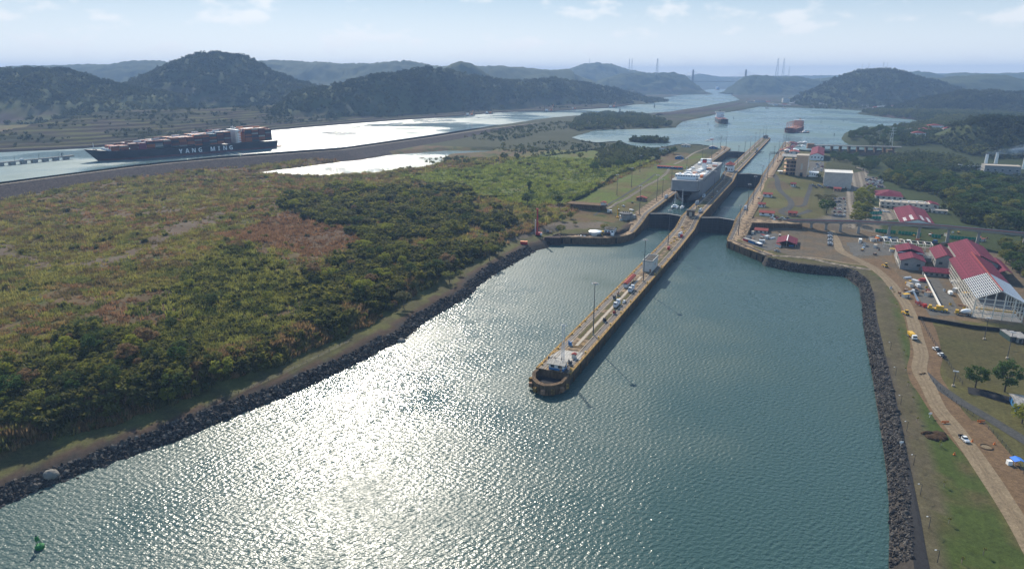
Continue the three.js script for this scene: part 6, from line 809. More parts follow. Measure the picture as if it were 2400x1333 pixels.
for (const [name, label, poly, mat, dy] of [
  ['yard', 'grey yard beside the red roofed pavilion', [[1750, 548], [1790, 545], [1830, 548], [1822, 580], [1800, 588], [1760, 572]], M.yard, 0.06], ['yard', 'grey construction yard in front of the big hall', [[2150, 655], [2200, 652], [2245, 720], [2240, 740], [2165, 738]], M.yard, 0.06], ['yard', 'dusty grey lot behind the gravel road', [[1985, 568], [2090, 572], [2090, 598], [2000, 600]], M.yard, 0.06], ['yard', 'pale paving in front of the beige warehouse', [[1990, 408], [2030, 400], [2034, 428], [2000, 448]], M.pavePale, 0.08], ['yard', 'visitor car park beside the tall building', [[1898, 378], [1934, 380], [1930, 402], [1896, 405]], M.yard, 0.08], ['yard', 'pale motor yard between the white building and the trees', [[2034, 482], [2092, 490], [2112, 512], [2060, 520], [2030, 515]], M.pavePale, 0.07], ['yard', 'parking lot left of the service road', [[1955, 462], [1990, 460], [1990, 512], [1950, 512]], M.yard, 0.07], ['yard', 'crowded parking lot behind the red roofs', [[2026, 410], [2050, 415], [2078, 440], [2040, 442], [2022, 430]], M.yard, 0.07],
]) { const g = new Geo(), pl = polyT(poly), sh = pl.map((q) => new THREE.Vector2(q[0], -q[1])); let x0 = 1e9, x1 = -1e9, z0 = 1e9, z1 = -1e9; for (const [x, z] of pl) { x0 = Math.min(x0, x); x1 = Math.max(x1, x); z0 = Math.min(z0, z); z1 = Math.max(z1, z); } for (let x = x0; x < x1; x += 2) for (let z = z0; z < z1; z += 2) if (inPoly(pl, x + 1, z + 1)) g.quad([x, H(x, z) + dy, z], [x, H(x, z + 2) + dy, z + 2], [x + 2, H(x + 2, z + 2) + dy, z + 2], [x + 2, H(x + 2, z) + dy, z]); structure(g.mesh(name, mat), label); }
// fill on which the lock floor stands right of the lower gate: retaining wall
{ const o = thing('retaining_wall', 'tall ribbed retaining wall between the lower yard and the lock floor', 'wall'); new Geo().prism(S2([[57, 2], [57, -6], [60, -8], [104, 4], [104, 12], [57, 10]]), 3, 14.3).mesh('wall', M.concreteFace, o); for (let k = 0; k < 12; k++) new Geo().box(60 + k * 3.7, 4, 8.6 - k * 1.0, 0.8, 10, 0.8).mesh('rib', M.concreteFace, o); new Geo().prism(S2([[57, 10], [57, -6], [60, -8.4], [104, 3.6], [104, 12]]), 14.3, 14.5).mesh('coping', M.concrete, o); new Geo().prism(S2([[55.2, -58], [57.8, -58], [59.5, -8], [55.2, -6]]), 4, [6.6, 6.6, 14.4, 14.4]).mesh('side_wall', M.concrete, o); }

// ---------------------------------------------------------------- buildings of the right bank
// the big hall: red roof behind, bare steel frame in front
{
  const o = thing('steel_hall', 'big hall with a crimson roof and an unfinished white steel frame front', 'building', 222.5, 6.8, 163), W = 25.5, E = 12.4, Rr = 6.2, z0 = 53, zm = 8, z1 = -52;   // own z: +53 front, -52 back
  const hw = W / 2, roofPiece = (name, k, za, zb, mat, lift = 0) => { const g = new Geo(), a = [k * (hw + 0.8), E - 0.3 + lift, za], b = [k * (hw + 0.8), E - 0.3 + lift, zb], c = [0, E + Rr + lift, zb], d = [0, E + Rr + lift, za], dn = (p) => [p[0], p[1] - 0.3, p[2]]; g.quad(a, b, c, d); g.quad(dn(b), dn(a), dn(d), dn(c)); g.quad(a, dn(a), dn(b), b); g.quad(a, d, dn(d), dn(a)); g.quad(c, b, dn(b), dn(c)); return g.mesh(name, mat, o); };
  roofPiece('roof_slope', -1, zm, z1, M.redRoof); roofPiece('roof_slope', 1, zm, z1, M.redRoof); const rs = roofPiece('metal_roof_sheet', 1, z0, zm + 0.1, M.galv); for (let k = 0; k < 8; k++) { const g = new Geo(), z = zm + 3 + k * 5.4; g.bar([0.3, E + Rr + 0.15, z], [hw + 0.6, E - 0.1, z], 0.3); g.mesh('seam', M.galv, rs); }
  new Geo().box(0, E + Rr, (z0 + z1) / 2, 0.9, 0.3, z0 - z1).mesh('ridge_cap', M.redRoofOld, o);
  for (let k = 0; k < 13; k++) { const x = -hw + 0.5 + k * 1.0, y = E - 0.1 + Rr * (x + hw) / hw; new Geo().box(x, y - 0.1, (z0 + zm) / 2, 0.42, 0.28, z0 - zm).mesh('purlin', M.galv, o); }
  for (let k = 0; k < 8; k++) { const z = zm + 1 + k * (z0 - zm - 1.5) / 7; new Geo().bar([-hw, E - 0.4, z], [0, E + Rr - 0.4, z], 0.34).mesh('rafter', M.steelWhite, o); new Geo().bar([hw, E - 0.6, z], [0, E + Rr - 0.6, z], 0.34).mesh('rafter', M.steelWhite, o); for (const x of [-hw, hw]) new Geo().box(x, 0, z, 0.4, E - 0.3, 0.4).mesh('column', M.steelWhite, o); }
  for (const y of [2.6, 5, 7.4, 9.8, 11.8]) new Geo().box(-hw - 0.35, y, (z0 + z1) / 2 + 4, 0.16, 0.24, z0 - z1 - 10).mesh('side_rail', M.steelWhite, o);
  for (let k = 0; k < 12; k++) new Geo().box(-hw, 0, z1 + 2 + k * 5, 0.36, E - 0.4, 0.36).mesh('column', M.steelWhite, o);
  for (let k = 0; k < 6; k++) { const x = lerp(-hw, hw, k / 5), y = E - 0.4 + Rr * (1 - Math.abs(x) / hw); new Geo().box(x, 0, z0 - 0.2, 0.55, y, 0.4).mesh('front_column', M.steelWhite, o); } for (const y of [3, 6.2, 9.4, 12.2]) new Geo().box(0, y, z0 + 0.14, W, 0.4, 0.25).mesh('front_beam', M.steelWhite, o); new Geo().box(-1, 5, z0 - 2.2, W * 0.8, 1.1, 1.2).mesh('crane_beam', M.yellow, o); for (const k of [-1, 1]) new Geo().bar([k * hw, 3, z0 - 0.1], [k * hw * 0.6, 9.4, z0 - 0.1], 0.3).bar([k * hw, 9.4, z0 - 0.5], [k * hw * 0.6, 3, z0 - 0.5], 0.3).mesh('cross_brace', M.steelWhite, o);
  for (const [za, zb] of [[zm - 2, z1 + 1]]) { new Geo().box(hw - 0.1, 0, (za + zb) / 2, 0.3, E - 0.5, za - zb).mesh('side_cladding', M.greyWall, o); new Geo().box(0, 0, z1 + 0.6, W - 1, E - 0.5, 0.3).mesh('rear_cladding', M.greyWall, o); new Geo().box(0, 0, zm - 12, W - 2, E - 1, 0.3).mesh('inner_wall', M.greyWall, o); }
  new Geo().box(0, -0.2, (z0 + z1) / 2, W + 1, 0.35, z0 - z1).mesh('floor_slab', M.concreteGrey, o);
}
// rear hall, offset to the right
{ const o = house('rear_hall', 'crimson roofed rear hall beyond the big steel hall', 229, 6.8, 80, 24, 11, 60, { wall: M.greyWall, roof: M.redRoof, rise: 5.4, windows: 4 }); new Geo().gable(15, 8, 22, 8, 40, 2).mesh('lean_to_roof', M.redRoof, o); }
{ const o = house('block_house', 'grey block walled house with a stepped crimson roof beside the gravel road', 186.8, 6.8, 96, 16.5, 7, 22, { wall: M.greyWall, roof: M.redRoof, rise: 3, windows: 2 }); new Geo().box(0, -1, -22, 17.5, 9.4, 22).mesh('rear_wall', M.greyWall, o); new Geo().gable(0, 8.6, -22, 19.5, 23, 3.2).mesh('rear_roof', M.redRoof, o); new Geo().box(0, 8.2, -10.7, 17.5, 0.6, 0.6).mesh('white_beam', M.white, o); for (let k = 0; k < 5; k++) new Geo().bar([-9 - k * 0.1, 0, 6 - k * 4], [-8.4, 7, 6 - k * 4], 0.25).mesh('scaffold_pole', M.steelWhite, o); new Geo().bar([-9.2, 3.5, 8], [-9.2, 3.5, -12], 0.3).mesh('scaffold_rail', M.steelWhite, o); }
{ const o = house('workshop', 'crimson gabled workshop between the block house and the big hall', 211, 6.8, 73, 14, 7, 38, { wall: M.greyWall, roof: M.redRoof, rise: 4, windows: 2 }); for (let k = 0; k < 6; k++) new Geo().box(-12, 5.2, -6 + k * 3.4, 9, 0.3, 0.4).mesh('roof_joist', M.steelWhite, o); new Geo().box(-12, 0, 2, 9, 5, 0.4).mesh('half_wall', M.greyWall, o); }
{ const o = thing('link_shed', 'low long shed with a rose sloping roof joining the big hall', 'shed', 202, 6.8, 117.5); new Geo().box(0, -1, 0, 18, 4.2, 6).mesh('wall', M.greyWall, o); const g = new Geo(); g.quad([-9.6, 3.1, 4], [9.4, 3.1, 4], [9.4, 5.2, -4], [-9.6, 5.2, -4]).quad([-9.6, 2.8, 4], [-9.6, 4.9, -4], [9.4, 4.9, -4], [9.4, 2.8, 4]).quad([-9.6, 2.8, 4], [9.4, 2.8, 4], [9.4, 3.1, 4], [-9.6, 3.1, 4]); g.mesh('roof', M.redRoof, o); for (let k = 0; k < 5; k++) new Geo().box(-7 + k * 3.5, 0.6, 3.02, 1.6, 1.4, 0.14).mesh('window', M.glass, o); new Geo().box(-1, 3.9, -6, 16, 0.4, 3).mesh('white_gutter', M.white, o); }
{ const o = house('motor_shop', 'crimson gabled motor shop with white skylights behind the viaduct', 207, 7.6, -106, 29, 4.6, 84, { wall: M.white, roof: M.redRoof, rise: 4.2, windows: 5 }); for (const [x, n] of [[-10.5, 5], [-4.6, 7], [4.6, 7], [10.5, 7]]) for (let k = 0; k < n; k++) { const y = 4.6 + 4.2 * (1 - Math.abs(x) / 15.1) + 0.22; const g = new Geo(), s = Math.sign(x) * 1.3 * 4.2 / 15.1; g.quad([x - 1.3, y + s, 39 - k * 3.6], [x + 1.3, y - s, 39 - k * 3.6], [x + 1.3, y - s, 37.2 - k * 3.6], [x - 1.3, y + s, 37.2 - k * 3.6]); g.mesh('skylight', M.white, o); } }
{ const o = house('long_office', 'long two storey cream office with a flat pale roof behind the motor shop', 204, 8, -171, 48, 7.4, 15, { wall: M.beige, roof: M.concretePale, kind: 'flat', windows: 9, floors: 2 }); new Geo().box(-4, 3.5, 8.4, 40, 0.3, 2).mesh('balcony', M.concretePale, o); for (let k = 0; k < 6; k++) new Geo().box(-20 + k * 8, 8, 0, 1.6, 1.2, 1.6).mesh('roof_unit', M.white, o); }
{ const o = house('rear_store', 'dark crimson hip roofed store behind the cream office', 193, 8.5, -242, 29, 5, 40, { wall: M.offwhite, roof: M.redRoof, rise: 4.5, windows: 5, kind: 'hip' }); new Geo().box(24, 2.4, 30, 22, 0.4, 4).mesh('canopy', M.white, o); }
house('side_store', 'small rose roofed store right of the cream office', 233, 8, -196, 14, 4, 18, { roof: M.redRoof, rise: 2, windows: 2 });
house('low_annex', 'low yellow edged annex at the wood edge', 237, 7.6, -160, 15, 3, 9, { wall: M.beige, roof: M.concretePale, kind: 'flat', windows: 3 });
{ const o = thing('pavilion', 'open sided pavilion with a dark red gable roof beside the quay yard', 'pavilion', 94, 6.4, 54); new Geo().gable(0, 3.2, 0, 17, 25, 2.6).mesh('roof', M.redRoof, o); new Geo().box(0, 5.75, 0, 0.7, 0.2, 25.4).mesh('ridge_cap', M.white, o); for (const x of [-7.4, 0, 7.4]) for (const z of [-11.4, 0, 11.4]) new Geo().box(x, 0, z, 0.4, x ? 3.2 : 5.4, 0.4).mesh('post', M.concretePale, o); new Geo().box(-2, 0, -8, 10, 2.8, 7).mesh('store_room', M.steelDark, o); new Geo().box(4, 0.2, 8, 4, 1.2, 2).mesh('bench', M.blue, o); new Geo().box(0, -0.3, 0, 16, 0.4, 24).mesh('slab', M.concretePale, o); }
house('yard_office', 'small white office with a rose roof below the retaining wall', 69, 6.4, 15, 11.5, 3.4, 9, { wall: M.offwhite, roof: M.redRoofOld, rise: 1.6, turn: true, windows: 3 });
{ const o = thing('market_tent', 'row of blue and white sheds on the quay yard', 'shed', 66, 6.4, 64, -0.85); new Geo().box(0, 0, 0, 9, 2.6, 3.4).mesh('wall', M.blue, o); new Geo().box(0, 2.6, 0, 9.6, 0.3, 4).mesh('roof', M.roofPale, o); new Geo().box(-9, 0, 0.4, 7, 2.4, 3).mesh('side_wall', M.red, o); new Geo().box(-9, 2.4, 0.4, 7.6, 0.3, 3.6).mesh('side_roof', M.roofPale, o); new Geo().box(9, 0, 0.4, 6, 2.4, 3).mesh('end_wall', M.denim, o); new Geo().box(9, 2.4, 0.4, 6.6, 0.3, 3.6).mesh('end_roof', M.white, o); }
// warehouse and visitor building
house('warehouse', 'tall blank beige warehouse with a white parapet', 136.5, 12, -292, 33, 19, 34, { wall: M.beige, roof: M.offwhite, kind: 'flat', windows: 0, over: 1 });
{
  const o = thing('visitor_building', 'tall tan visitor building with open brown terraces', 'building', 91, 18.6, -336); new Geo().box(0, -3, 0, 15, 30.4, 24).mesh('tower', M.tan, o); new Geo().box(0, 27.4, 0, 15.8, 0.6, 24.8).mesh('tower_roof', M.concretePale, o); new Geo().box(7.8, 0, 0, 0.7, 27, 22).mesh('white_fin', M.white, o); new Geo().box(0, 9, 12.05, 2.4, 8, 0.14).mesh('emblem_panel', M.beige, o); new Geo().box(0.6, -2, 13, 3.4, 7, 2).mesh('entrance', M.glass, o);
  for (let f = 0; f < 4; f++) { const y = f * 5.2; new Geo().box(-15.5, y + 4.4, -1, 16, 0.7, 22).mesh('terrace_slab', M.tan, o); const g = new Geo(); for (let x = -23; x < -8; x += 2.2) g.bar([x, y + 5.1, 10], [x, y + 6.2, 10], 0.12); g.bar([-23.4, y + 6.2, 10], [-7.6, y + 6.2, 10], 0.14); g.mesh('railing', M.pole, o); new Geo().box(-14, y, -3, 12, 4.4, 16).mesh('storey', M.brown, o); for (let k = 0; k < 4; k++) new Geo().box(-18.6 + k * 3.1, y + 1, 5.05, 2.4, 2.6, 0.14).mesh('window', M.glass, o); for (const x of [-23, -15.4]) new Geo().box(x, y - (f ? 0 : 3), 9.4, 0.7, 4.6 + (f ? 0 : 3), 0.7).mesh('column', M.tan, o); }
  const g = new Geo(); g.quad([-27, 25.6, 8], [-6, 25.2, 9], [-6, 26.6, -14], [-27, 27, -13]).quad([-27, 25.2, 8], [-27, 26.6, -13], [-6, 26.2, -14], [-6, 24.8, 9]).quad([-27, 25.2, 8], [-6, 24.8, 9], [-6, 25.2, 9], [-27, 25.6, 8]); g.mesh('white_canopy', M.roofPale, o); new Geo().box(-12, 21, -2, 3, 4, 3).mesh('stair_head', M.offwhite, o); new Geo().box(-26, 4.4, 4, 9, 0.4, 8).mesh('lower_canopy', M.white, o); for (let k = 0; k < 7; k++) new Geo().box(-26.5 + (k % 2) * 1.5, k * 0.7, 9 - k * 2.2, 4, 0.7, 2.2).mesh('grandstand_step', M.concretePale, o);
}
{ const o = house('ticket_pavilion', 'low glass fronted pavilion with a blue grey roof right of the tall visitor building', 107, 18.8, -338, 12, 4, 18, { wall: M.white, roof: M.galv, kind: 'flat', windows: 4 }); }
{ const o = house('lock_warehouse', 'long white building with a worn red roof by the dam', 108, 19.4, -600, 20, 7, 130, { wall: M.white, roof: M.redRoof, rise: 4, windows: 4 }); for (let k = 0; k < 9; k++) new Geo().box(-10.2, 0.5, -55 + k * 13, 0.2, 4, 6).mesh('roller_door', M.blue, o); }
{ let k = 0; for (const [px, py, w, d, roof, what] of [[1836, 357, 12, 10, M.redRoofOld, 'small red roofed hut nearest the upper lane'], [1850, 352, 14, 12, M.redRoof, 'crimson roofed hut in the upper yard'], [1862, 360, 16, 12, M.redRoofOld, 'wide worn red hut in the upper yard'], [1870, 348, 14, 10, M.roofPale, 'pale roofed hut in the upper yard'], [1846, 344, 12, 10, M.roofGrey, 'dark roofed hut at the lake end of the upper yard'], [1862, 342, 10, 10, M.redRoofOld, 'red roofed hut at the lake end of the upper yard'], [1880, 342, 16, 10, M.roofGrey, 'long grey hut at the lake end of the upper yard'], [1834, 346, 8, 8, M.white, 'white hut at the corner of the upper lane']]) { const p = T(px, py); house('yard_hut', what, p.x, p.y, p.z, w, 4, d * 1.6, { roof, rise: 2, windows: 2 }); } }
for (const [px, py, w, d, label] of [[1800, 460, 10, 8, 'small white kiosk with a red roof on the visitor lawn'], [1798, 504, 14, 9, 'white gatehouse with a dark red roof beside the right lock lane'], [1786, 484, 7, 6, 'brown roofed kiosk beside the right lock lane'], [1860, 436, 6, 5, 'white kiosk beside the curved drive'], [1963, 447, 8, 8, 'pink walled hut beside the beige warehouse'], [1858, 505, 8, 6, 'pink hut at the end of the viaduct']]) { const p = T(px, py); house('kiosk', label, p.x, p.y, p.z, w, 3.2, d, { roof: M.redRoofOld, rise: 1.6, windows: 2, turn: true, wall: label.includes('pink') ? M.deckTan : M.white }); }
for (let k = 0; k < 16; k++) { const p = T(1834 + (k % 6) * 10 + rr(-3, 3), 340 + Math.floor(k / 6) * 8 + rr(-2, 2)), roof = pickOf(M.redRoofOld, M.redRoof, M.roofPale, M.roofGrey, M.galv); house('yard_hut', 'small hut crowded in the upper yard by the lake', p.x, p.y, p.z, rr(7, 13), rr(3, 5), rr(9, 18), { roof, rise: 1.8, windows: 2 }).userData.group = 'crowded huts of the upper yard'; }
house('lane_end_house', 'dark weathered house at the lake end of the centre wall', 0, 20.2, -916, 9, 5, 16, { wall: M.greyWall, roof: M.roofGrey, rise: 2, windows: 2 });
// viaduct
{
  const pts = [[1846, 515, 15.4], [1900, 516, 17], [1950, 517, 18], [2000, 518, 19], [2100, 522, 20.5], [2200, 528, 22], [2300, 537, 23], [2460, 551, 24]].map(([a, b, y]) => G(a, b, y)), c = new THREE.CatmullRomCurve3(pts), o = thing('viaduct', 'long grey elevated viaduct crossing the right bank on columns', 'viaduct'), n = 40, deck = new Geo(), band = new Geo(), road = new Geo();
  let prev; for (let i = 0; i <= n; i++) { const p = c.getPoint(i / n), t = c.getTangent(i / n), l = Math.hypot(t.x, t.z), nx = -t.z / l, nz = t.x / l, at = (d, y) => [p.x + nx * d, p.y + y, p.z + nz * d], cur = { a: at(-3.4, 0.5), b: at(3.4, 0.5), c: at(2.6, -2.2), d: at(-2.6, -2.2), e: at(3.46, 0.3), f: at(3.46, 0.75), g: at(-3.1, -0.2), h: at(3.1, -0.2) }; if (prev) { deck.quad(prev.b, cur.b, cur.c, prev.c).quad(prev.d, cur.d, cur.a, prev.a).quad(prev.c, cur.c, cur.d, prev.d).quad(prev.g, prev.a, cur.a, cur.g).quad(prev.h, cur.h, cur.b, prev.b); road.quad(prev.g, prev.h, cur.h, cur.g); band.quad(prev.e, cur.e, cur.f, prev.f).quad(prev.f, cur.f, [cur.f[0] - 0.4 * nx, cur.f[1], cur.f[2] - 0.4 * nz], [prev.f[0] - 0.4 * nx, prev.f[1], prev.f[2] - 0.4 * nz]); } prev = cur; }
  deck.mesh('girder', M.concreteGrey, o); road.mesh('deck_surface', M.asphalt, o); band.mesh('red_side_band', M.redRoofOld, o);
  for (let k = 0; k < 10; k++) { const p = c.getPoint((k + 0.55) / 10), y = H(p.x, p.z); const col = new Geo().frustum(p.x, y - 1, p.z, 2.6, 2.2, 2, 1.8, p.y - 3 - y + 1).mesh('column', M.concreteGrey, o); new Geo().frustum(p.x, p.y - 3.4, p.z, 2.2, 2, 5.2, 2.6, 1.2).mesh('column_head', M.concreteGrey, col); }
}
for (const [a, b, label] of [[[2052, 543], [2100, 548], 'green site fence left under the viaduct'], [[2106, 548], [2160, 553], 'green site fence in the middle under the viaduct'], [[2184, 556], [2206, 558], 'short green site fence under the viaduct'], [[2222, 558], [2300, 566], 'green site fence at the right under the viaduct'], [[2034, 502], [2068, 502], 'green site fence beside the row of trees'], [[2038, 512], [2066, 514], 'second green site fence beside the row of trees']]) { const p = T(...a), q = T(...b), L = p.distanceTo(q), n = Math.round(L / 2.6), o = thing('site_fence', label, 'fence', p.x, p.y, p.z, Math.atan2(-(q.z - p.z), q.x - p.x)); for (let k = 0; k < n; k++) { new Geo().box((k + 0.5) * L / n, 0, 0, L / n - 0.12, 3, 0.08).mesh('panel', M.green, o); new Geo().box(k * L / n, -0.5, 0, 0.12, 3.6, 0.12).mesh('post', M.galv, o); } }
// bare portal frames behind the block house
{ const o = thing('portal_frame', 'open cream steel portal frame standing on the dusty lot', 'frame', 190, 6.8, 30); for (let k = 0; k < 8; k++) for (const z of [-6, 6]) new Geo().box(-18 + k * 5.2, 0, z, 0.45, 5.6, 0.45).mesh('column', M.steelWhite, o); for (const z of [-6, 6]) for (const y of [3.2, 5.6]) new Geo().box(0.2, y, z, 37, 0.4, 0.4).mesh('beam', M.steelWhite, o); for (let k = 0; k < 8; k++) new Geo().box(-18 + k * 5.2, 5.6, 0, 0.4, 0.4, 11.6).mesh('tie_beam', M.steelWhite, o); }
// blue walled house and containers by the sports field
{ const p = T(2392, 955); const o = house('club_house', 'blue walled club house with a broad pale roof at the right edge', p.x + 6, p.y, p.z, 18, 3.6, 12, { wall: M.blue, roof: M.roofPale, rise: 0.9, turn: true, windows: 4 }); }
{ const cols = [['blue', 'blue grey site container beside the sports field', boxMat.teal], ['white', 'white topped site container beside the sports field', boxMat.white], ['maroon', 'maroon site container beside the sports field', boxMat.maroon]]; cols.forEach(([, label, m], k) => { const p = T(2362 + k * 17, 792 + k * 3); const o = thing('site_container', label, 'container', p.x, p.y, p.z, 0.25); new Geo().box(0, 0, 0, 3, 2.9, 12).mesh('box', m, o); new Geo().box(0, 2.9, 0, 3.3, 0.2, 12.3).mesh('roof_sheet', M.roofPale, o); new Geo().box(0, 0.1, 6.04, 1.2, 2.2, 0.1).mesh('door', M.steelDark, o); new Geo().box(0, 0, -3, 2.6, 0.01, 0.2).mesh('sill', M.steelDark, o); }); }
{ const o = thing('channel_wall', 'dark low concrete wall along the upper edge of the sports field', 'wall'), line = [[2152, 748], [2200, 756], [2280, 770], [2340, 776], [2430, 792]].map(([a, b]) => T(a, b)); for (let i = 0; i + 1 < line.length; i++) { const a = line[i], b = line[i + 1], L = Math.hypot(b.x - a.x, b.z - a.z), m = new Geo().box(0, -1, 0, L, 3.2, 0.5).mesh('wall_panel', M.asphaltDark, o); m.position.set((a.x + b.x) / 2, (a.y + b.y) / 2, (a.z + b.z) / 2); m.rotation.y = Math.atan2(-(b.z - a.z), b.x - a.x); } }
function fence(label, pl, h = 1.6, mat = M.pole, gap = 4) { const o = thing('wire_fence', label, 'fence'), c = new THREE.CatmullRomCurve3(pl.map(([a, b]) => T(a, b)), false, 'centripetal'), n = Math.round(c.getLength() / gap), r = new Geo(); let q = null; for (let i = 0; i <= n; i++) { const p = c.getPointAt(i / n), y = H(p.x, p.z); new Geo().box(p.x, y - 0.2, p.z, 0.12, h + 0.2, 0.12).mesh('post', mat, o); if (q) for (const f of [0.3, 0.65, 1]) r.bar([q[0], q[1] + h * f, q[2]], [p.x, y + h * f, p.z], 0.05); q = [p.x, y, p.z]; } r.mesh('wires', mat, o); }
fence('wire fence along the road side of the sports field', [[2158, 750], [2180, 790], [2220, 850], [2256, 902]], 2.2, M.steelDark); fence('wire fence between the dirt road and the side road', [[2180, 890], [2240, 945], [2300, 990], [2350, 1040], [2400, 1110]], 1.8, M.steelDark);
fence('wire fence on the crest of the lower left riverside rocks', [[480, 955], [600, 905], [720, 850], [820, 800]], 1.5, M.steelDark, 9);
for (const [px, py, h, label] of [[2362, 840, 14, 'dark floodlight pole at the corner of the sports field'], [2308, 795, 12, 'thin floodlight pole at the upper edge of the sports field'], [2235, 905, 7, 'street lamp beside the road junction']]) { const p = T(px, py), o = thing('floodlight_pole', label, 'lamp post', p.x, p.y, p.z); new Geo().box(0, 0, 0, 1.2, 0.8, 1.2).mesh('footing', M.concretePale, o); new Geo().cyl(0, 0.8, 0, 0.2, 0.12, h, 8).mesh('pole', M.pole, o); new Geo().box(0, h + 0.6, 0, 2.4, 0.5, 0.4).mesh('lamp_bank', M.galv, o); }

// ---------------------------------------------------------------- the left side of the locks
{ const o = thing('abutment', 'old dark concrete abutment with a deck on top above the left quay', 'abutment'); new Geo().prism(S2([[-132, 8], [-98, 10], [-94, 14], [-96, 22], [-132, 20]]), 5, 15.6).mesh('wall', M.concreteFace, o); new Geo().prism(S2([[-136, 6.6], [-96, 8.6], [-92, 13], [-94, 24], [-136, 22]]), 15.6, 16.5).mesh('deck', M.dirt, o); for (let k = 0; k < 5; k++) new Geo().box(-130 + k * 8, 5, -8.4 - k * 0.5, 1, 10.6, 1.4).mesh('pilaster', M.concreteFace, o); new Geo().box(-96.5, 16.5, -14, 5, 3, 5).mesh('hut', M.offwhite, o); new Geo().gable(-96.5, 19.5, -14, 6, 6, 1).mesh('hut_roof', M.redRoofOld, o); }
{ const o = thing('concrete_turret', 'round grey concrete turret with a wide dark cap on the left quay', 'tower', -63, 7.2, 18); new Geo().cyl(0, 0, 0, 5, 5.4, 8.2, 16).mesh('drum', M.concreteGrey, o); new Geo().cyl(0, 8.2, 0, 6.8, 6.8, 0.7, 16).mesh('cap', M.steelDark, o); new Geo().box(6, 0, -1, 7, 7.2, 6).mesh('annex', M.concreteGrey, o); for (let k = 0; k < 4; k++) new Geo().cyl(-3 + k * 2, 8.9, -1, 0.5, 0.5, 1.4, 8).mesh('bollard', M.steelDark, o); }
{ const o = thing('storage_tank', 'low round tank with a bright metal roof on the left quay', 'tank', -74, 6.5, 87); new Geo().cyl(0, 0, 0, 6.2, 6.2, 3.4, 28).mesh('shell', M.offwhite, o); const g = new THREE.SphereGeometry(25, 40, 10, 0, Math.PI * 2, 0, 0.2506); g.translate(0, 3.4 - 24.22, 0); const m = new THREE.Mesh(g, M.tankRoof); m.name = 'roof'; m.castShadow = m.receiveShadow = true; o.add(m); for (let k = 0; k < 14; k++) { const a = k / 14 * 6.283; new Geo().box(Math.cos(a) * 6.3, 0, Math.sin(a) * 6.3, 0.3, 3.3, 0.3).mesh('stave', M.galv, o); } new Geo().bar([8, 0, 3], [6.2, 3.6, 2], 0.4).mesh('ladder', M.yellow, o); }
{ const o = house('pump_house', 'white pump house with a dark rounded roof on the left quay', -61.5, 6.5, 79, 9, 5.6, 10, { wall: M.white, roof: M.roofGrey, rise: 1.6, windows: 3, turn: true }); new Geo().box(0, 2, 5.1, 6, 0.5, 0.2).mesh('red_stripe', M.red, o); new Geo().box(-7, 0, 3, 2.6, 3, 2.6).mesh('yellow_bin', M.yellow, o); }
{ const o = thing('small_truck', 'small white and blue truck beside the pump house', 'truck', -58, 6.6, 86, 0.6); new Geo().box(0, 0.6, 0.8, 2.2, 2, 4).mesh('cargo_box', M.white, o); new Geo().frustum(0, 0.6, -2.2, 2.1, 1.9, 1.9, 1.3, 1.7).mesh('cab', M.blue, o); for (const x of [-0.9, 0.9]) for (const z of [-2, 2]) new Geo().bar([x - 0.15, 0.45, z], [x + 0.15, 0.45, z], 0.9, 10).mesh('wheel', M.black, o); }
{ const o = thing('yellow_crane', 'yellow post crane beside the concrete turret', 'crane', -74, 8.4, 10); new Geo().box(0, 0, 0, 3, 1.4, 3).mesh('base', M.yellow, o); new Geo().cyl(0, 1.4, 0, 0.5, 0.4, 11, 8).mesh('post', M.yellow, o); new Geo().bar([0, 11, 0], [5, 13, 1], 0.4).mesh('jib', M.yellow, o); }
{ const p = T(1262, 553), o = thing('drilling_rig', 'tall red drilling rig with a white hose reel behind the sheet piling', 'drilling rig', p.x, p.y, p.z); new Geo().box(0, 0, 0, 5, 1.2, 3).mesh('track_base', M.black, o); new Geo().box(0.6, 1.2, 0, 5.4, 2.4, 2.8).mesh('body', M.red, o); new Geo().box(3, 1.4, 0.8, 1.6, 2, 1.4).mesh('cab', M.white, o); new Geo().box(-1.2, 1, 0, 1.1, 25, 1.1).mesh('mast', M.red, o); new Geo().cyl(-3.2, 0.5, 0, 0.5, 0.5, 15, 8).mesh('drill_string', M.galv, o); new Geo().bar([2, 3.4, 0], [-1, 16, 0], 0.3).mesh('back_stay', M.red, o); new Geo().box(-1.6, 25.6, 0, 2.4, 0.8, 1.2).mesh('mast_head', M.red, o); }
{ const p = T(1228, 572), o = thing('red_skip', 'small red open container on the bank left of the drilling rig', 'container', p.x, p.y, p.z, 0.2); new Geo().box(0, 0, 0, 6.2, 2.6, 2.6).mesh('box', M.red, o); new Geo().box(0, 2.6, 0, 6.5, 0.15, 2.9).mesh('rim', M.orange, o); for (let k = 0; k < 5; k++) new Geo().box(-2.4 + k * 1.2, 0.2, 1.34, 0.2, 2.2, 0.1).mesh('rib', M.red, o); }
for (const [px, py, m, label] of [[1306, 553, M.steelDark, 'dark scrap pile nearest the sheet piling'], [1335, 556, M.steelDark, 'long dark scrap pile on the left quay'], [1362, 555, M.galv, 'grey scrap pile beside the round tank'], [1240, 540, M.rock, 'rubble pile left of the drilling rig'], [1284, 543, M.roofPale, 'pale tarp covered pile beside the drilling rig']]) { const p = T(px, py), o = thing('scrap_pile', label, 'scrap', p.x, p.y, p.z); for (let k = 0; k < 9; k++) { const g = new Geo().frustum(rr(-4, 4), 0, rr(-1.5, 1.5), rr(1.5, 4), rr(1, 2), rr(0.8, 2), rr(0.4, 1), rr(0.5, 1.8), R() * 3); g.mesh('piece', k % 3 ? m : M.brown, o); } }
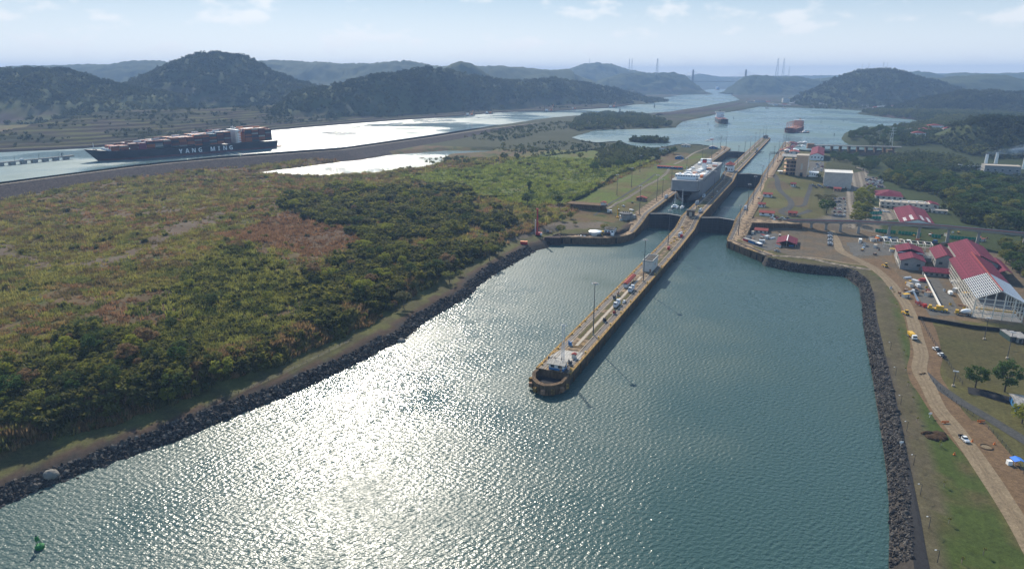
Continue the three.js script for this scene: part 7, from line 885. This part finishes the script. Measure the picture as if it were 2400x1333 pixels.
{ const o = house('lawn_stand', 'long low dark stand with a red roof at the head of the lock lawn', -92, 17.4, -346, 37, 2.6, 8, { wall: M.blue, roof: M.redRoofOld, rise: 1, turn: true, windows: 8 }); }
for (const [px, py, w, d, roof, wall, label] of [[1556, 356, 14, 18, M.roofGrey, M.white, 'white two storey house between two dark trees on the lock lawn'], [1593, 372, 13, 12, M.steelDark, M.blue, 'teal shed behind the lock lawn stand'], [1608, 344, 16, 14, M.roofPale, M.offwhite, 'pale shed by the lake end of the lock lawn'], [1660, 334, 16, 20, M.roofPale, M.white, 'white hut at the lake corner of the lock lawn'], [1672, 348, 14, 16, M.roofPale, M.blue, 'blue and white hut beside the upper left lane'], [1504, 470, 11, 6, M.redRoofOld, M.brown, 'brown shed beside the left lane'], [1668, 331, 10, 10, M.redRoofOld, M.deckTan, 'small red hut at the lake corner']]) { const p = T(px, py); house('lawn_house', label, p.x, p.y, p.z, w, label.includes('two') ? 7 : 3.6, d, { wall, roof, rise: 1.8, windows: 3 }); }

// ---------------------------------------------------------------- vehicles
function wheelAt(o, x, y, z, r, w) { const m = new Geo().bar([x - w / 2, y, z], [x + w / 2, y, z], r * 2, 12).mesh('wheel', M.black, o); new Geo().bar([x - w / 2 - 0.02, y, z], [x + w / 2 + 0.02, y, z], r * 1.1, 8).mesh('rim', M.galv, m); }
const paint = { white: std('car_white', [0.75, 0.75, 0.74], 0.3), silver: std('car_silver', [0.42, 0.44, 0.46], 0.3, { metalness: 0.5 }), dark: std('car_dark', [0.03, 0.033, 0.04], 0.3), red: std('car_red', [0.32, 0.03, 0.03], 0.35), blue: std('car_blue', [0.04, 0.08, 0.2], 0.35) };
const carProto = {}; for (const k in paint) { const o = new THREE.Group(); o.name = 'parked_car'; new Geo().frustum(0, 0.35, 0, 1.78, 4.4, 1.7, 4.2, 0.55).mesh('body', paint[k], o); new Geo().frustum(0, 0.9, 0.2, 1.62, 2.6, 1.35, 1.7, 0.55).mesh('window_band', M.glass, o); new Geo().box(0, 1.43, 0.2, 1.36, 0.06, 1.7).mesh('car_roof', paint[k], o); for (const x of [-0.82, 0.82]) for (const z of [-1.35, 1.35]) wheelAt(o, x, 0.33, z, 0.33, 0.2); carProto[k] = o; }
function car(px, py, ry, col, where, group, p0) { const p = p0 ?? T(px, py), o = copyOf(carProto[col], p.x, p.y + 0.12, p.z, ry); o.userData = { label: `${col} car ${where}`, category: 'car', group }; }
const mixCar = () => pickOf('white', 'white', 'silver', 'silver', 'dark', 'dark', 'red', 'blue');
for (let k = 0; k < 11; k++) car(1946 + (k % 2), 548 + k * 2.8, 1.4 + rr(-0.05, 0.05), k % 3 === 1 ? 'dark' : k % 3 ? 'white' : 'silver', 'in the row parked beside the top of the gravel road', 'cars beside the gravel road');
for (let k = 0; k < 46; k++) car(2030 + rr(0, 44), 416 + rr(0, 24), rr(0, 6), mixCar(), 'in the crowded lot behind the red roofs', 'cars behind the red roofs');
for (let r = 0; r < 6; r++) for (let k = 0; k < 3; k++) car(1958 + k * 11 + rr(-2, 2), 466 + r * 8 + rr(-1, 1), rr(-0.2, 0.2) + (k % 2) * 1.57, mixCar(), 'in the lot left of the service road', 'cars left of the service road');
for (let k = 0; k < 14; k++) car(1902 + rr(0, 28), 382 + rr(0, 20), rr(0, 6), mixCar(), 'in the visitor car park', 'cars in the visitor car park');
for (let k = 0; k < 9; k++) car(1905 + k * 4.6, 434 + (k % 3) * 3, rr(0, 6), mixCar(), 'on the drive below the beige warehouse', 'cars below the warehouse');
for (let k = 0; k < 8; k++) car(2040 + k * 6, 488 + k * 1.6 + rr(-2, 2), rr(0, 6), mixCar(), 'in front of the cream office', 'cars before the cream office');
for (let k = 0; k < 7; k++) car(1810 + k * 6, 512 + (k % 2) * 4, rr(0, 6), mixCar(), 'at the foot of the viaduct', 'cars at the viaduct foot');
for (const [px, py, col, where] of [[1482, 476, 'dark', 'on the path nearest the left quay'], [1461, 484, 'white', 'parked above the concrete turret'], [1520, 488, 'white', 'parked beside the lower left gate'], [1540, 470, 'dark', 'parked on the wall beside the left lane'], [1496, 466, 'silver', 'on the grey lawn path'], [1720, 560, 'silver', 'on the right quay']]) car(px, py, rr(0.4, 0.9), col, where);
{ const o = carProto.white, c = copyOf(o, 4.4, 6.7, 275, 0.02); c.userData = { label: 'white car on the lower arm of the centre wall', category: 'car' }; }
function pickup(label, px, py, ry, cab, bed) { const p = T(px, py), o = thing('pickup_truck', label, 'truck', p.x, p.y + 0.15, p.z, ry); new Geo().frustum(0, 0.5, -1.9, 1.9, 1.6, 1.8, 1.4, 0.6).mesh('bonnet', cab, o); new Geo().box(0, 0.5, -0.3, 1.9, 0.7, 1.9).mesh('cab_body', cab, o); new Geo().frustum(0, 1.2, -0.3, 1.8, 1.9, 1.5, 1.3, 0.65).mesh('cab_window', M.glass, o); new Geo().box(0, 1.84, -0.3, 1.5, 0.08, 1.3).mesh('cab_roof', cab, o); const b = new Geo().box(0, 0.5, 1.7, 1.9, 0.25, 2.1).mesh('bed', bed, o); for (const x of [-0.9, 0.9]) new Geo().box(x, 0.75, 1.7, 0.1, 0.5, 2.1).mesh('bed_side', bed, b); new Geo().box(0, 0.75, 2.72, 1.9, 0.5, 0.1).mesh('tailgate', bed, o); for (const x of [-0.85, 0.85]) for (const z of [-1.7, 1.7]) wheelAt(o, x, 0.42, z, 0.42, 0.26); return o; }
pickup('white pickup with an open bed on the gravel road past the dirt heap', 2260, 1032, 0.35 + Math.PI, paint.white, M.black); pickup('white and black pickup parked nearer the sports field corner', 2208, 836, 0.45, paint.white, M.black); pickup('dark pickup with a white bonnet parked behind the other at the sports field', 2196, 822, 0.45, paint.white, M.black); pickup('silver pickup on the upper quay yard', 1822, 590, 1, paint.silver, paint.silver);
function truckBase(name, label, px, py, ry, cab) { const p = T(px, py), o = thing(name, label, 'truck', p.x, p.y + 0.15, p.z, ry); new Geo().box(0, 0.7, 0.6, 2.2, 0.35, 8).mesh('chassis', M.black, o); new Geo().frustum(0, 0.8, -3.4, 2.4, 2, 2.3, 1.7, 2).mesh('cab', cab, o); new Geo().box(0, 1.8, -4.3, 2.1, 0.75, 0.2).mesh('windscreen', M.glass, o); for (const x of [-1, 1]) for (const z of [-3.2, 2, 3.4]) wheelAt(o, x, 0.55, z, 0.55, 0.4); return o; }
{ const o = truckBase('dump_truck', 'yellow and white dump truck driving down the gravel road', 2138, 792, 0.25 + Math.PI, paint.white); new Geo().frustum(0, 1.05, 1.4, 2.3, 5, 2.6, 5.4, 1.7).mesh('tipper', M.yellow, o); }
{ const o = truckBase('concrete_mixer', 'yellow concrete mixer with a white drum at the front of the big hall', 2258, 738, 1.5, M.yellow); const g = new THREE.SphereGeometry(1.5, 14, 10); g.scale(1, 1, 2); const m = new THREE.Mesh(g, M.white); m.name = 'drum'; m.position.set(0, 2.6, 1.3); m.rotation.x = -0.2; m.castShadow = true; o.add(m); new Geo().bar([0, 2.6, 4], [0, 1.2, 5], 0.5).mesh('chute', M.yellow, o); }
{ const p = T(2198, 728), o = thing('mobile_crane', 'yellow mobile crane with a long white boom in front of the big hall', 'crane', p.x, p.y, p.z, 1.45); new Geo().box(0, 0.8, 0, 2.8, 0.9, 11).mesh('carrier', M.yellow, o); new Geo().box(0, 1.7, 1, 2.6, 1.8, 4).mesh('turntable', M.yellow, o); new Geo().frustum(0, 1.7, -4.2, 2.4, 2, 2.2, 1.6, 1.6).mesh('cab', M.yellow, o); for (const x of [-1.2, 1.2]) for (const z of [-4, -2.4, 2.6, 4.2]) wheelAt(o, x, 0.6, z, 0.6, 0.45); const q = T(2166, 652); const b = o.worldToLocal(new THREE.Vector3(q.x, q.y + 6, q.z)); o.updateMatrixWorld(true); const e = o.worldToLocal(new THREE.Vector3(q.x, q.y + 3, q.z)); new Geo().bar([0, 3.2, 1.2], [e.x, e.y, e.z], 1, 4, 0.6).mesh('boom', M.steelWhite, o); }
{ const p = T(2150, 712), o = thing('concrete_pump', 'white folded concrete pump boom beside the gravel road', 'machine', p.x, p.y, p.z, 0.5); new Geo().box(0, 0.5, 3, 2.4, 1.6, 7).mesh('truck_body', M.redRoofOld, o); new Geo().frustum(0, 0.6, 7.4, 2.4, 2, 2.2, 1.6, 2).mesh('cab', M.red, o); for (const x of [-1, 1]) for (const z of [1, 4, 7]) wheelAt(o, x, 0.55, z, 0.55, 0.4); new Geo().bar([0, 2, 1], [-1.2, 8, -4], 1.3, 6, 0.9).mesh('lower_boom', M.white, o); new Geo().bar([-1.2, 8, -4], [-6, 6.4, -5], 0.8, 6, 0.4).mesh('upper_boom', M.white, o); new Geo().cyl(-1.2, 7.3, -4, 0.9, 0.9, 1.4, 10).mesh('knuckle', M.white, o); }
for (const [px, py, label] of [[2124, 738, 'yellow backhoe loader on the gravel road'], [2132, 668, 'yellow roller in the brown yard'], [2076, 626, 'small yellow loader beside the gravel road bend']]) { const p = T(px, py), o = thing('loader', label, 'loader', p.x, p.y + 0.1, p.z, 0.4); new Geo().box(0, 0.8, 0, 2, 1, 3.6).mesh('body', M.yellow, o); new Geo().box(0, 1.8, 0.4, 1.5, 1.4, 1.5).mesh('cab', M.glass, o); new Geo().box(0, 3.2, 0.4, 1.7, 0.15, 1.7).mesh('canopy', M.yellow, o); new Geo().frustum(0, 0.3, -3.2, 2.3, 0.6, 2.3, 1.2, 0.9).mesh('bucket', M.yellow, o); new Geo().bar([0, 1.5, -1.4], [0, 0.8, -3], 0.4).mesh('arm', M.yellow, o); for (const x of [-0.95, 0.95]) for (const z of [-1.2, 1.3]) wheelAt(o, x, 0.65, z, 0.65, 0.45); }
for (const [px, py, m, label] of [[2152, 673, M.galv, 'grey van in the construction yard'], [2163, 660, M.red, 'red van beside the rose roofed link shed'], [2228, 690, M.white, 'white flatbed with pale panels beside the hall'], [2145, 690, M.steelDark, 'dark machine trailer in the brown yard'], [2240, 665, M.white, 'white van at the side of the big hall']]) { const p = T(px, py), o = thing('site_van', label, 'van', p.x, p.y + 0.1, p.z, rr(0, 3)); new Geo().box(0, 0.5, 0.3, 2, 1.9, 4.2).mesh('body', m, o); new Geo().frustum(0, 0.5, -2.3, 2, 1.2, 1.9, 0.7, 1.1).mesh('nose', m, o); new Geo().box(0, 1.5, -1.84, 1.8, 0.7, 0.1).mesh('windscreen', M.glass, o); for (const x of [-0.9, 0.9]) for (const z of [-1.8, 1.6]) wheelAt(o, x, 0.4, z, 0.4, 0.25); }
for (let k = 0; k < 12; k++) { const px = 2052 + k * 20 + rr(-6, 6), p = T(px, 560 + k * 1.6 + rr(-3, 3)), o = thing('material_stack', 'stack of building material in the yard under the viaduct', 'materials', p.x, p.y, p.z, R() * 3, 'material stacks under the viaduct'); const m = [M.orange, M.steelDark, M.blue, M.concretePale, M.white][k % 5]; for (let j = 0; j < 3; j++) new Geo().box(rr(-0.3, 0.3), j * 0.8, 0, rr(3, 6), 0.75, rr(2, 3)).mesh('pallet', j % 2 ? M.brown : m, o); }
// earthworks near the bottom right
{ const p = T(2196, 1020), pm = std('dug_earth', [0.10, 0.062, 0.038], 0.98, { map: scaled(grain, 4) }), o = thing('earth_heap', 'dark brown heap of dug earth beside the lower gravel road', 'earth', p.x, p.y, p.z, 0.5); for (let k = 0; k < 10; k++) { const g = new THREE.IcosahedronGeometry(1, 3), a = g.attributes.position; for (let i = 0; i < a.count; i++) { const s = 0.75 + 0.5 * fbm(a.getX(i) * 2 + k, a.getZ(i) * 2 + a.getY(i), 3); a.setXYZ(i, a.getX(i) * s, a.getY(i) * s, a.getZ(i) * s); } g.scale(rr(1.4, 2.6), rr(0.6, 1.1), rr(1.4, 2.6)); g.translate(rr(-4, 4), 0.1, rr(-3, 3)); g.deleteAttribute('normal'); const m = new THREE.Mesh(g, pm); m.name = 'mound'; m.castShadow = true; o.add(m); } }
{ const p = T(2170, 878), o = thing('earth_heap', 'small brown soil heap at the edge of the lawn', 'earth', p.x - 2, p.y, p.z); for (let k = 0; k < 5; k++) new Geo().frustum(rr(-2, 2), -0.2, rr(-1.4, 1.4), rr(1.5, 3), rr(1.2, 2), 0.6, 0.4, rr(0.5, 1), R() * 3).mesh('mound', M.dirt, o); }
{ const p = T(2312, 1048), o = thing('pit_ring', 'round pale sandy pit in the dug ground', 'pit', p.x, p.y + 0.05, p.z); const g = new THREE.TorusGeometry(2.2, 0.5, 8, 20); g.rotateX(Math.PI / 2); g.deleteAttribute('normal'); const m = new THREE.Mesh(g, M.dirt); m.name = 'rim'; o.add(m); new Geo().cyl(0, 0.05, 0, 1.9, 1.9, 0.1, 16).mesh('sand', M.gravel, o); }
ribbon('dug_ground', 'wide brown dug over ground right of the lower gravel road', [[2270, 985], [2310, 1040], [2350, 1090], [2400, 1150], [2450, 1220]], 13, M.dirt, 0.1);
{ const p = T(2384, 1088), o = thing('work_shelter', 'small shelter with a bright blue tarpaulin at the right edge', 'shelter', p.x, p.y, p.z, 0.3); for (const x of [-1.6, 1.6]) for (const z of [-1.4, 1.4]) new Geo().box(x, 0, z, 0.1, 2, 0.1).mesh('pole', M.galv, o); const tarp = std('blue_tarp', [0.02, 0.16, 0.62], 0.5); new Geo().gable(0, 2, 0, 4, 3.6, 0.7, 0, 0.08).mesh('tarpaulin', tarp, o); new Geo().box(-3, 0, 0.5, 1.6, 1.8, 1.6).mesh('cabinet', M.white, o); }
for (const [px, py, label] of [[2238, 1066, 'orange cone beside the gravel road on the lawn edge'], [2332, 1042, 'orange cone beside the round pit'], [2216, 992, 'orange barrier at the narrow of the gravel road'], [2300, 990, 'orange barrier fence at the start of the dug ground'], [2280, 1036, 'small orange cone right of the white pickup']]) { const p = T(px, py), o = thing('traffic_cone', label, 'cone', p.x, p.y + 0.1, p.z); new Geo().box(0, 0, 0, 0.9, 0.12, 0.9).mesh('base', M.orange, o); new Geo().cyl(0, 0.12, 0, 0.4, 0.1, 1.1, 10).mesh('cone', M.orange, o); if (label.includes('barrier')) new Geo().box(0, 0.3, 0, 3.2, 0.8, 0.12, 0.4).mesh('board', M.orange, o); }
// saplings with stakes and path lamps on the right lawn
for (const [px, py] of [[2214, 1140], [2226, 1228], [2255, 1320], [2204, 1045], [2150, 990], [2130, 905], [2118, 830], [2108, 780], [2102, 720], [2096, 690], [2306, 1300], [2140, 940], [2122, 870]]) { const p = T(px, py), o = thing('staked_sapling', 'thin staked sapling on the right bank lawn', 'sapling', p.x, p.y, p.z, R() * 6, 'saplings on the right lawn'); new Geo().cyl(0, 0, 0, 0.06, 0.04, 2.2, 6).mesh('stem', M.brown, o); new Geo().bar([0.35, 0, 0], [0.35, 1.6, 0], 0.1).mesh('stake', M.concretePale, o); const m = new THREE.Mesh(crownGeo(700 + px, { clumps: 4, leaves: 14, size: 0.35, rx: 0.4, ry: 0.4, cy: 2.1, clump: 0.4 }), leaf.olive); m.name = 'leaves'; m.castShadow = true; o.add(m); }
for (const [px, py] of [[2158, 1160], [2178, 1238], [2198, 1318], [2142, 1090], [2126, 1010], [2112, 948], [2100, 880], [2088, 820]]) { const p = T(px, py), o = thing('path_lamp', 'dark curved lamp post on the lawn along the shore path', 'lamp post', p.x, p.y, p.z, 0.6, 'lamps along the shore path'); new Geo().cyl(0, 0, 0, 0.1, 0.07, 4.4, 6).mesh('pole', M.steelDark, o); new Geo().bar([0, 4.4, 0], [-1.4, 4.8, 0], 0.1).mesh('arm', M.steelDark, o); new Geo().box(-1.5, 4.7, 0, 0.6, 0.14, 0.3).mesh('lamp_head', M.galv, o); }
for (const [px, py, label] of [[2112, 1046, 'white bent pole at the edge of the rocks'], [2180, 978, 'white sign board beside the earth heap']]) { const p = T(px, py), o = thing('white_sign', label, 'sign', p.x, p.y, p.z, 0.5); new Geo().bar([0, 0, 0], [0, 2.4, 0], 0.14).mesh('post', M.white, o); new Geo().box(0, 1.6, 0.1, 1.6, 0.8, 0.08).mesh('board', M.white, o); }

// ---------------------------------------------------------------- stones of the two banks
{
  const shapes = []; for (let v = 0; v < 6; v++) { const g = new THREE.IcosahedronGeometry(1, 1), a = g.attributes.position, q = rng(800 + v), seen = new Map(); for (let i = 0; i < a.count; i++) { const k = [a.getX(i), a.getY(i), a.getZ(i)].map((e) => e.toFixed(3)).join(); if (!seen.has(k)) seen.set(k, 0.7 + 0.55 * q()); const s = seen.get(k); a.setXYZ(i, a.getX(i) * s * 1.2, a.getY(i) * s * 0.75, a.getZ(i) * s); } g.deleteAttribute('normal'); g.deleteAttribute('uv'); shapes.push(g); }
  const tones = [[0.035, 0.034, 0.035], [0.06, 0.056, 0.053], [0.10, 0.09, 0.08], [0.05, 0.045, 0.041]].map((c, i) => std(`stone_tone_${'abcd'[i]}`, c, 0.9));
  const inst = (name, label, list) => { const m = new THREE.InstancedMesh(shapes[0], std(`${name}_stone`, [1, 1, 1], 0.9), list.length), d = new THREE.Object3D(), c = new THREE.Color(); list.forEach(([x, y, z, s], i) => { d.position.set(x, y, z); d.rotation.set(hash2(i, 1) * 6, hash2(i, 2) * 6, hash2(i, 3) * 6); d.scale.set(s, s, s); d.updateMatrix(); m.setMatrixAt(i, d.matrix); const v = hash2(i, 4), k = v * v; m.setColorAt(i, c.setRGB(0.03 + 0.12 * k, 0.028 + 0.104 * k, 0.028 + 0.086 * k)); }); m.name = name; m.userData = { kind: 'stuff' }; m.castShadow = m.receiveShadow = true; return m; };
  const lay = (shore, n, d0, d1, s0, s1, keep) => { const out = [], seg = []; let tot = 0; for (let i = 0; i + 1 < shore.length; i++) { const l = Math.hypot(shore[i + 1][0] - shore[i][0], shore[i + 1][1] - shore[i][1]); seg.push(l); tot += l; } for (let k = 0; k < n; k++) { let t = R() * tot, i = 0; while (t > seg[i]) t -= seg[i++]; const a = shore[i], b = shore[i + 1], f = t / seg[i], tx = (b[0] - a[0]) / seg[i], tz = (b[1] - a[1]) / seg[i], d = rr(d0, d1), x = lerp(a[0], b[0], f) + tz * d, z = lerp(a[1], b[1], f) - tx * d; if (keep && !keep(x, z)) continue; const s = lerp(s0, s1, R() * R()) * (R() < 0.04 ? 1.7 : 1); out.push([x, H(x, z) + s * 0.1, z, s]); } return out; };
  const put = (name, label, all) => { const o = new THREE.Group(); o.name = numbered(name); o.userData = { kind: 'structure', label }; scene.add(o); all.sort((p, q) => Math.hypot(p[0] - CAM.x, p[2] + CAM.s) / p[3] - Math.hypot(q[0] - CAM.x, q[2] + CAM.s) / q[3]); all.slice(0, 300).forEach(([x, y, z, s], i) => { const m = new THREE.Mesh(shapes[i % 6], tones[i % 4]); m.name = 'stone'; m.position.set(x, y, z); m.rotation.set(R() * 6, R() * 6, R() * 6); m.scale.setScalar(s); m.castShadow = m.receiveShadow = true; o.add(m); }); const r = inst(name + '_rest', label, all.slice(300)); r.name = 'stone_fill'; o.add(r); };
  const nearWater = (x, z) => { const d = sdf(approach, x, z); return d > -2.5 && d < 6 + 4 * fbm(x / 15, z / 15, 2); };
  put('rock_bank', 'dark rock armour along the left channel shore', lay(leftShore, 14000, -10, 10, 0.32, 1.15, nearWater)); put('rock_bank', 'dark rock armour along the right channel shore', lay(rightShore, 13000, -5, 5, 0.24, 0.82, (x, z) => { const d = sdf(approach, x, z); return d > -2 && d < 3.8; }));
}
// large boulders at the lower left
for (const [px, py, s, label] of [[118, 1112, 2.6, 'large pale boulder on the lower left shore'], [940, 800, 2.4, 'big brown boulder at the water edge half way up the left shore'], [1085, 705, 1.8, 'boulder at the water edge below the thicket']]) { const p = T(px, py), g = new THREE.IcosahedronGeometry(1, 3), a = g.attributes.position; for (let i = 0; i < a.count; i++) { const k = 0.7 + 0.6 * fbm(a.getX(i) * 1.6 + px, a.getZ(i) * 1.6 + a.getY(i), 3); a.setXYZ(i, a.getX(i) * k * s * 1.2, a.getY(i) * k * s * 0.8, a.getZ(i) * k * s); } g.deleteAttribute('normal'); const m = new THREE.Mesh(g, std('boulder_' + 'abc'[Math.floor(px / 400) % 3], [0.2, 0.185, 0.16], 0.9)); m.name = 'boulder'; m.position.copy(p); single(m, label, 'rock'); }
// loose site gear on the dock ground and lock floors
{
  const kindsOf = [['crate', 'wooden crate'], ['drum', 'steel drum'], ['pipe_stack', 'stack of pipes'], ['cabin_box', 'small site cabin']];
  const gear = (k, p, where, group) => { const [name, what] = kindsOf[k], o = thing(name, `${what} ${where}`, name === 'pipe_stack' ? 'pipes' : name === 'cabin_box' ? 'cabin' : name, p.x, p.y, p.z, R() * 3, `${what} ${group}`); const m = pickOf(M.white, M.galv, M.galv, M.brown, M.brown, M.steelDark, M.concretePale, M.yellow, M.redRoofOld); if (k === 0) { new Geo().box(0, 0, 0, 2, 1.5, 1.6).mesh('body', M.brown, o); new Geo().box(0, 1.5, 0, 2.1, 0.15, 1.7).mesh('lid', m, o); } else if (k === 1) { new Geo().cyl(0, 0, 0, 0.8, 0.8, 1.6, 10).mesh('body', m, o); new Geo().cyl(0, 1.6, 0, 0.65, 0.65, 0.1, 10).mesh('lid', M.steelDark, o); } else if (k === 2) for (let j = 0; j < 5; j++) new Geo().bar([-3, 0.35 + 0.6 * Math.floor(j / 3), (j % 3) * 0.7 + (j > 2 ? 0.35 : 0)], [3, 0.35 + 0.6 * Math.floor(j / 3), (j % 3) * 0.7 + (j > 2 ? 0.35 : 0)], 0.6, 8).mesh('pipe', m, o); else { new Geo().box(0, 0, 0, 4.8, 2.5, 2.4).mesh('body', M.offwhite, o); new Geo().box(0, 2.5, 0, 5, 0.15, 2.6).mesh('roof', m, o); new Geo().box(1, 0.1, 1.22, 0.9, 1.9, 0.06).mesh('door', M.brown, o); } };
  for (const [n, x0, x1, y0, y1, where, group] of [[22, 2010, 2100, 556, 600, 'on the dusty lot behind the gravel road bend', 'on the dusty lot'], [18, 2080, 2180, 640, 700, 'in the brown yard left of the big hall', 'in the brown yard'], [14, 1740, 1830, 545, 585, 'on the grey quay yard', 'on the quay yard'], [12, 2110, 2330, 540, 566, 'behind the green fences under the viaduct', 'under the viaduct'], [14, 1420, 1520, 490, 520, 'on the left lock floor above the quay', 'on the left lock floor'], [10, 2190, 2290, 655, 740, 'along the open side of the big hall', 'by the big hall']]) for (let k = 0; k < n; k++) gear(Math.floor(R() * 4), T(rr(x0, x1), rr(y0, y1)), where, group);
  for (let k = 0; k < 26; k++) { const s = rr(20, 880), sd = pickOf(-1, 1, 0), x = sd ? sd * rr(48, 55) : rr(-3.5, 3.5); if (!sd && s > 270 && s < 345) continue; gear(Math.floor(R() * 2), new THREE.Vector3(x, lvl(sd < 0 ? lw : sd ? rw : cw, Math.min(s, sd < 0 ? 650 : 840)) + 0.2, -Math.min(s, sd < 0 ? 650 : 840)), sd < 0 ? 'on the lawn side lock wall' : sd ? 'on the car park side lock wall' : 'on the centre wall above the gates', sd < 0 ? 'on the left lock wall' : sd ? 'on the right lock wall' : 'on the centre wall'); }
}
renderer.render(scene, camera);
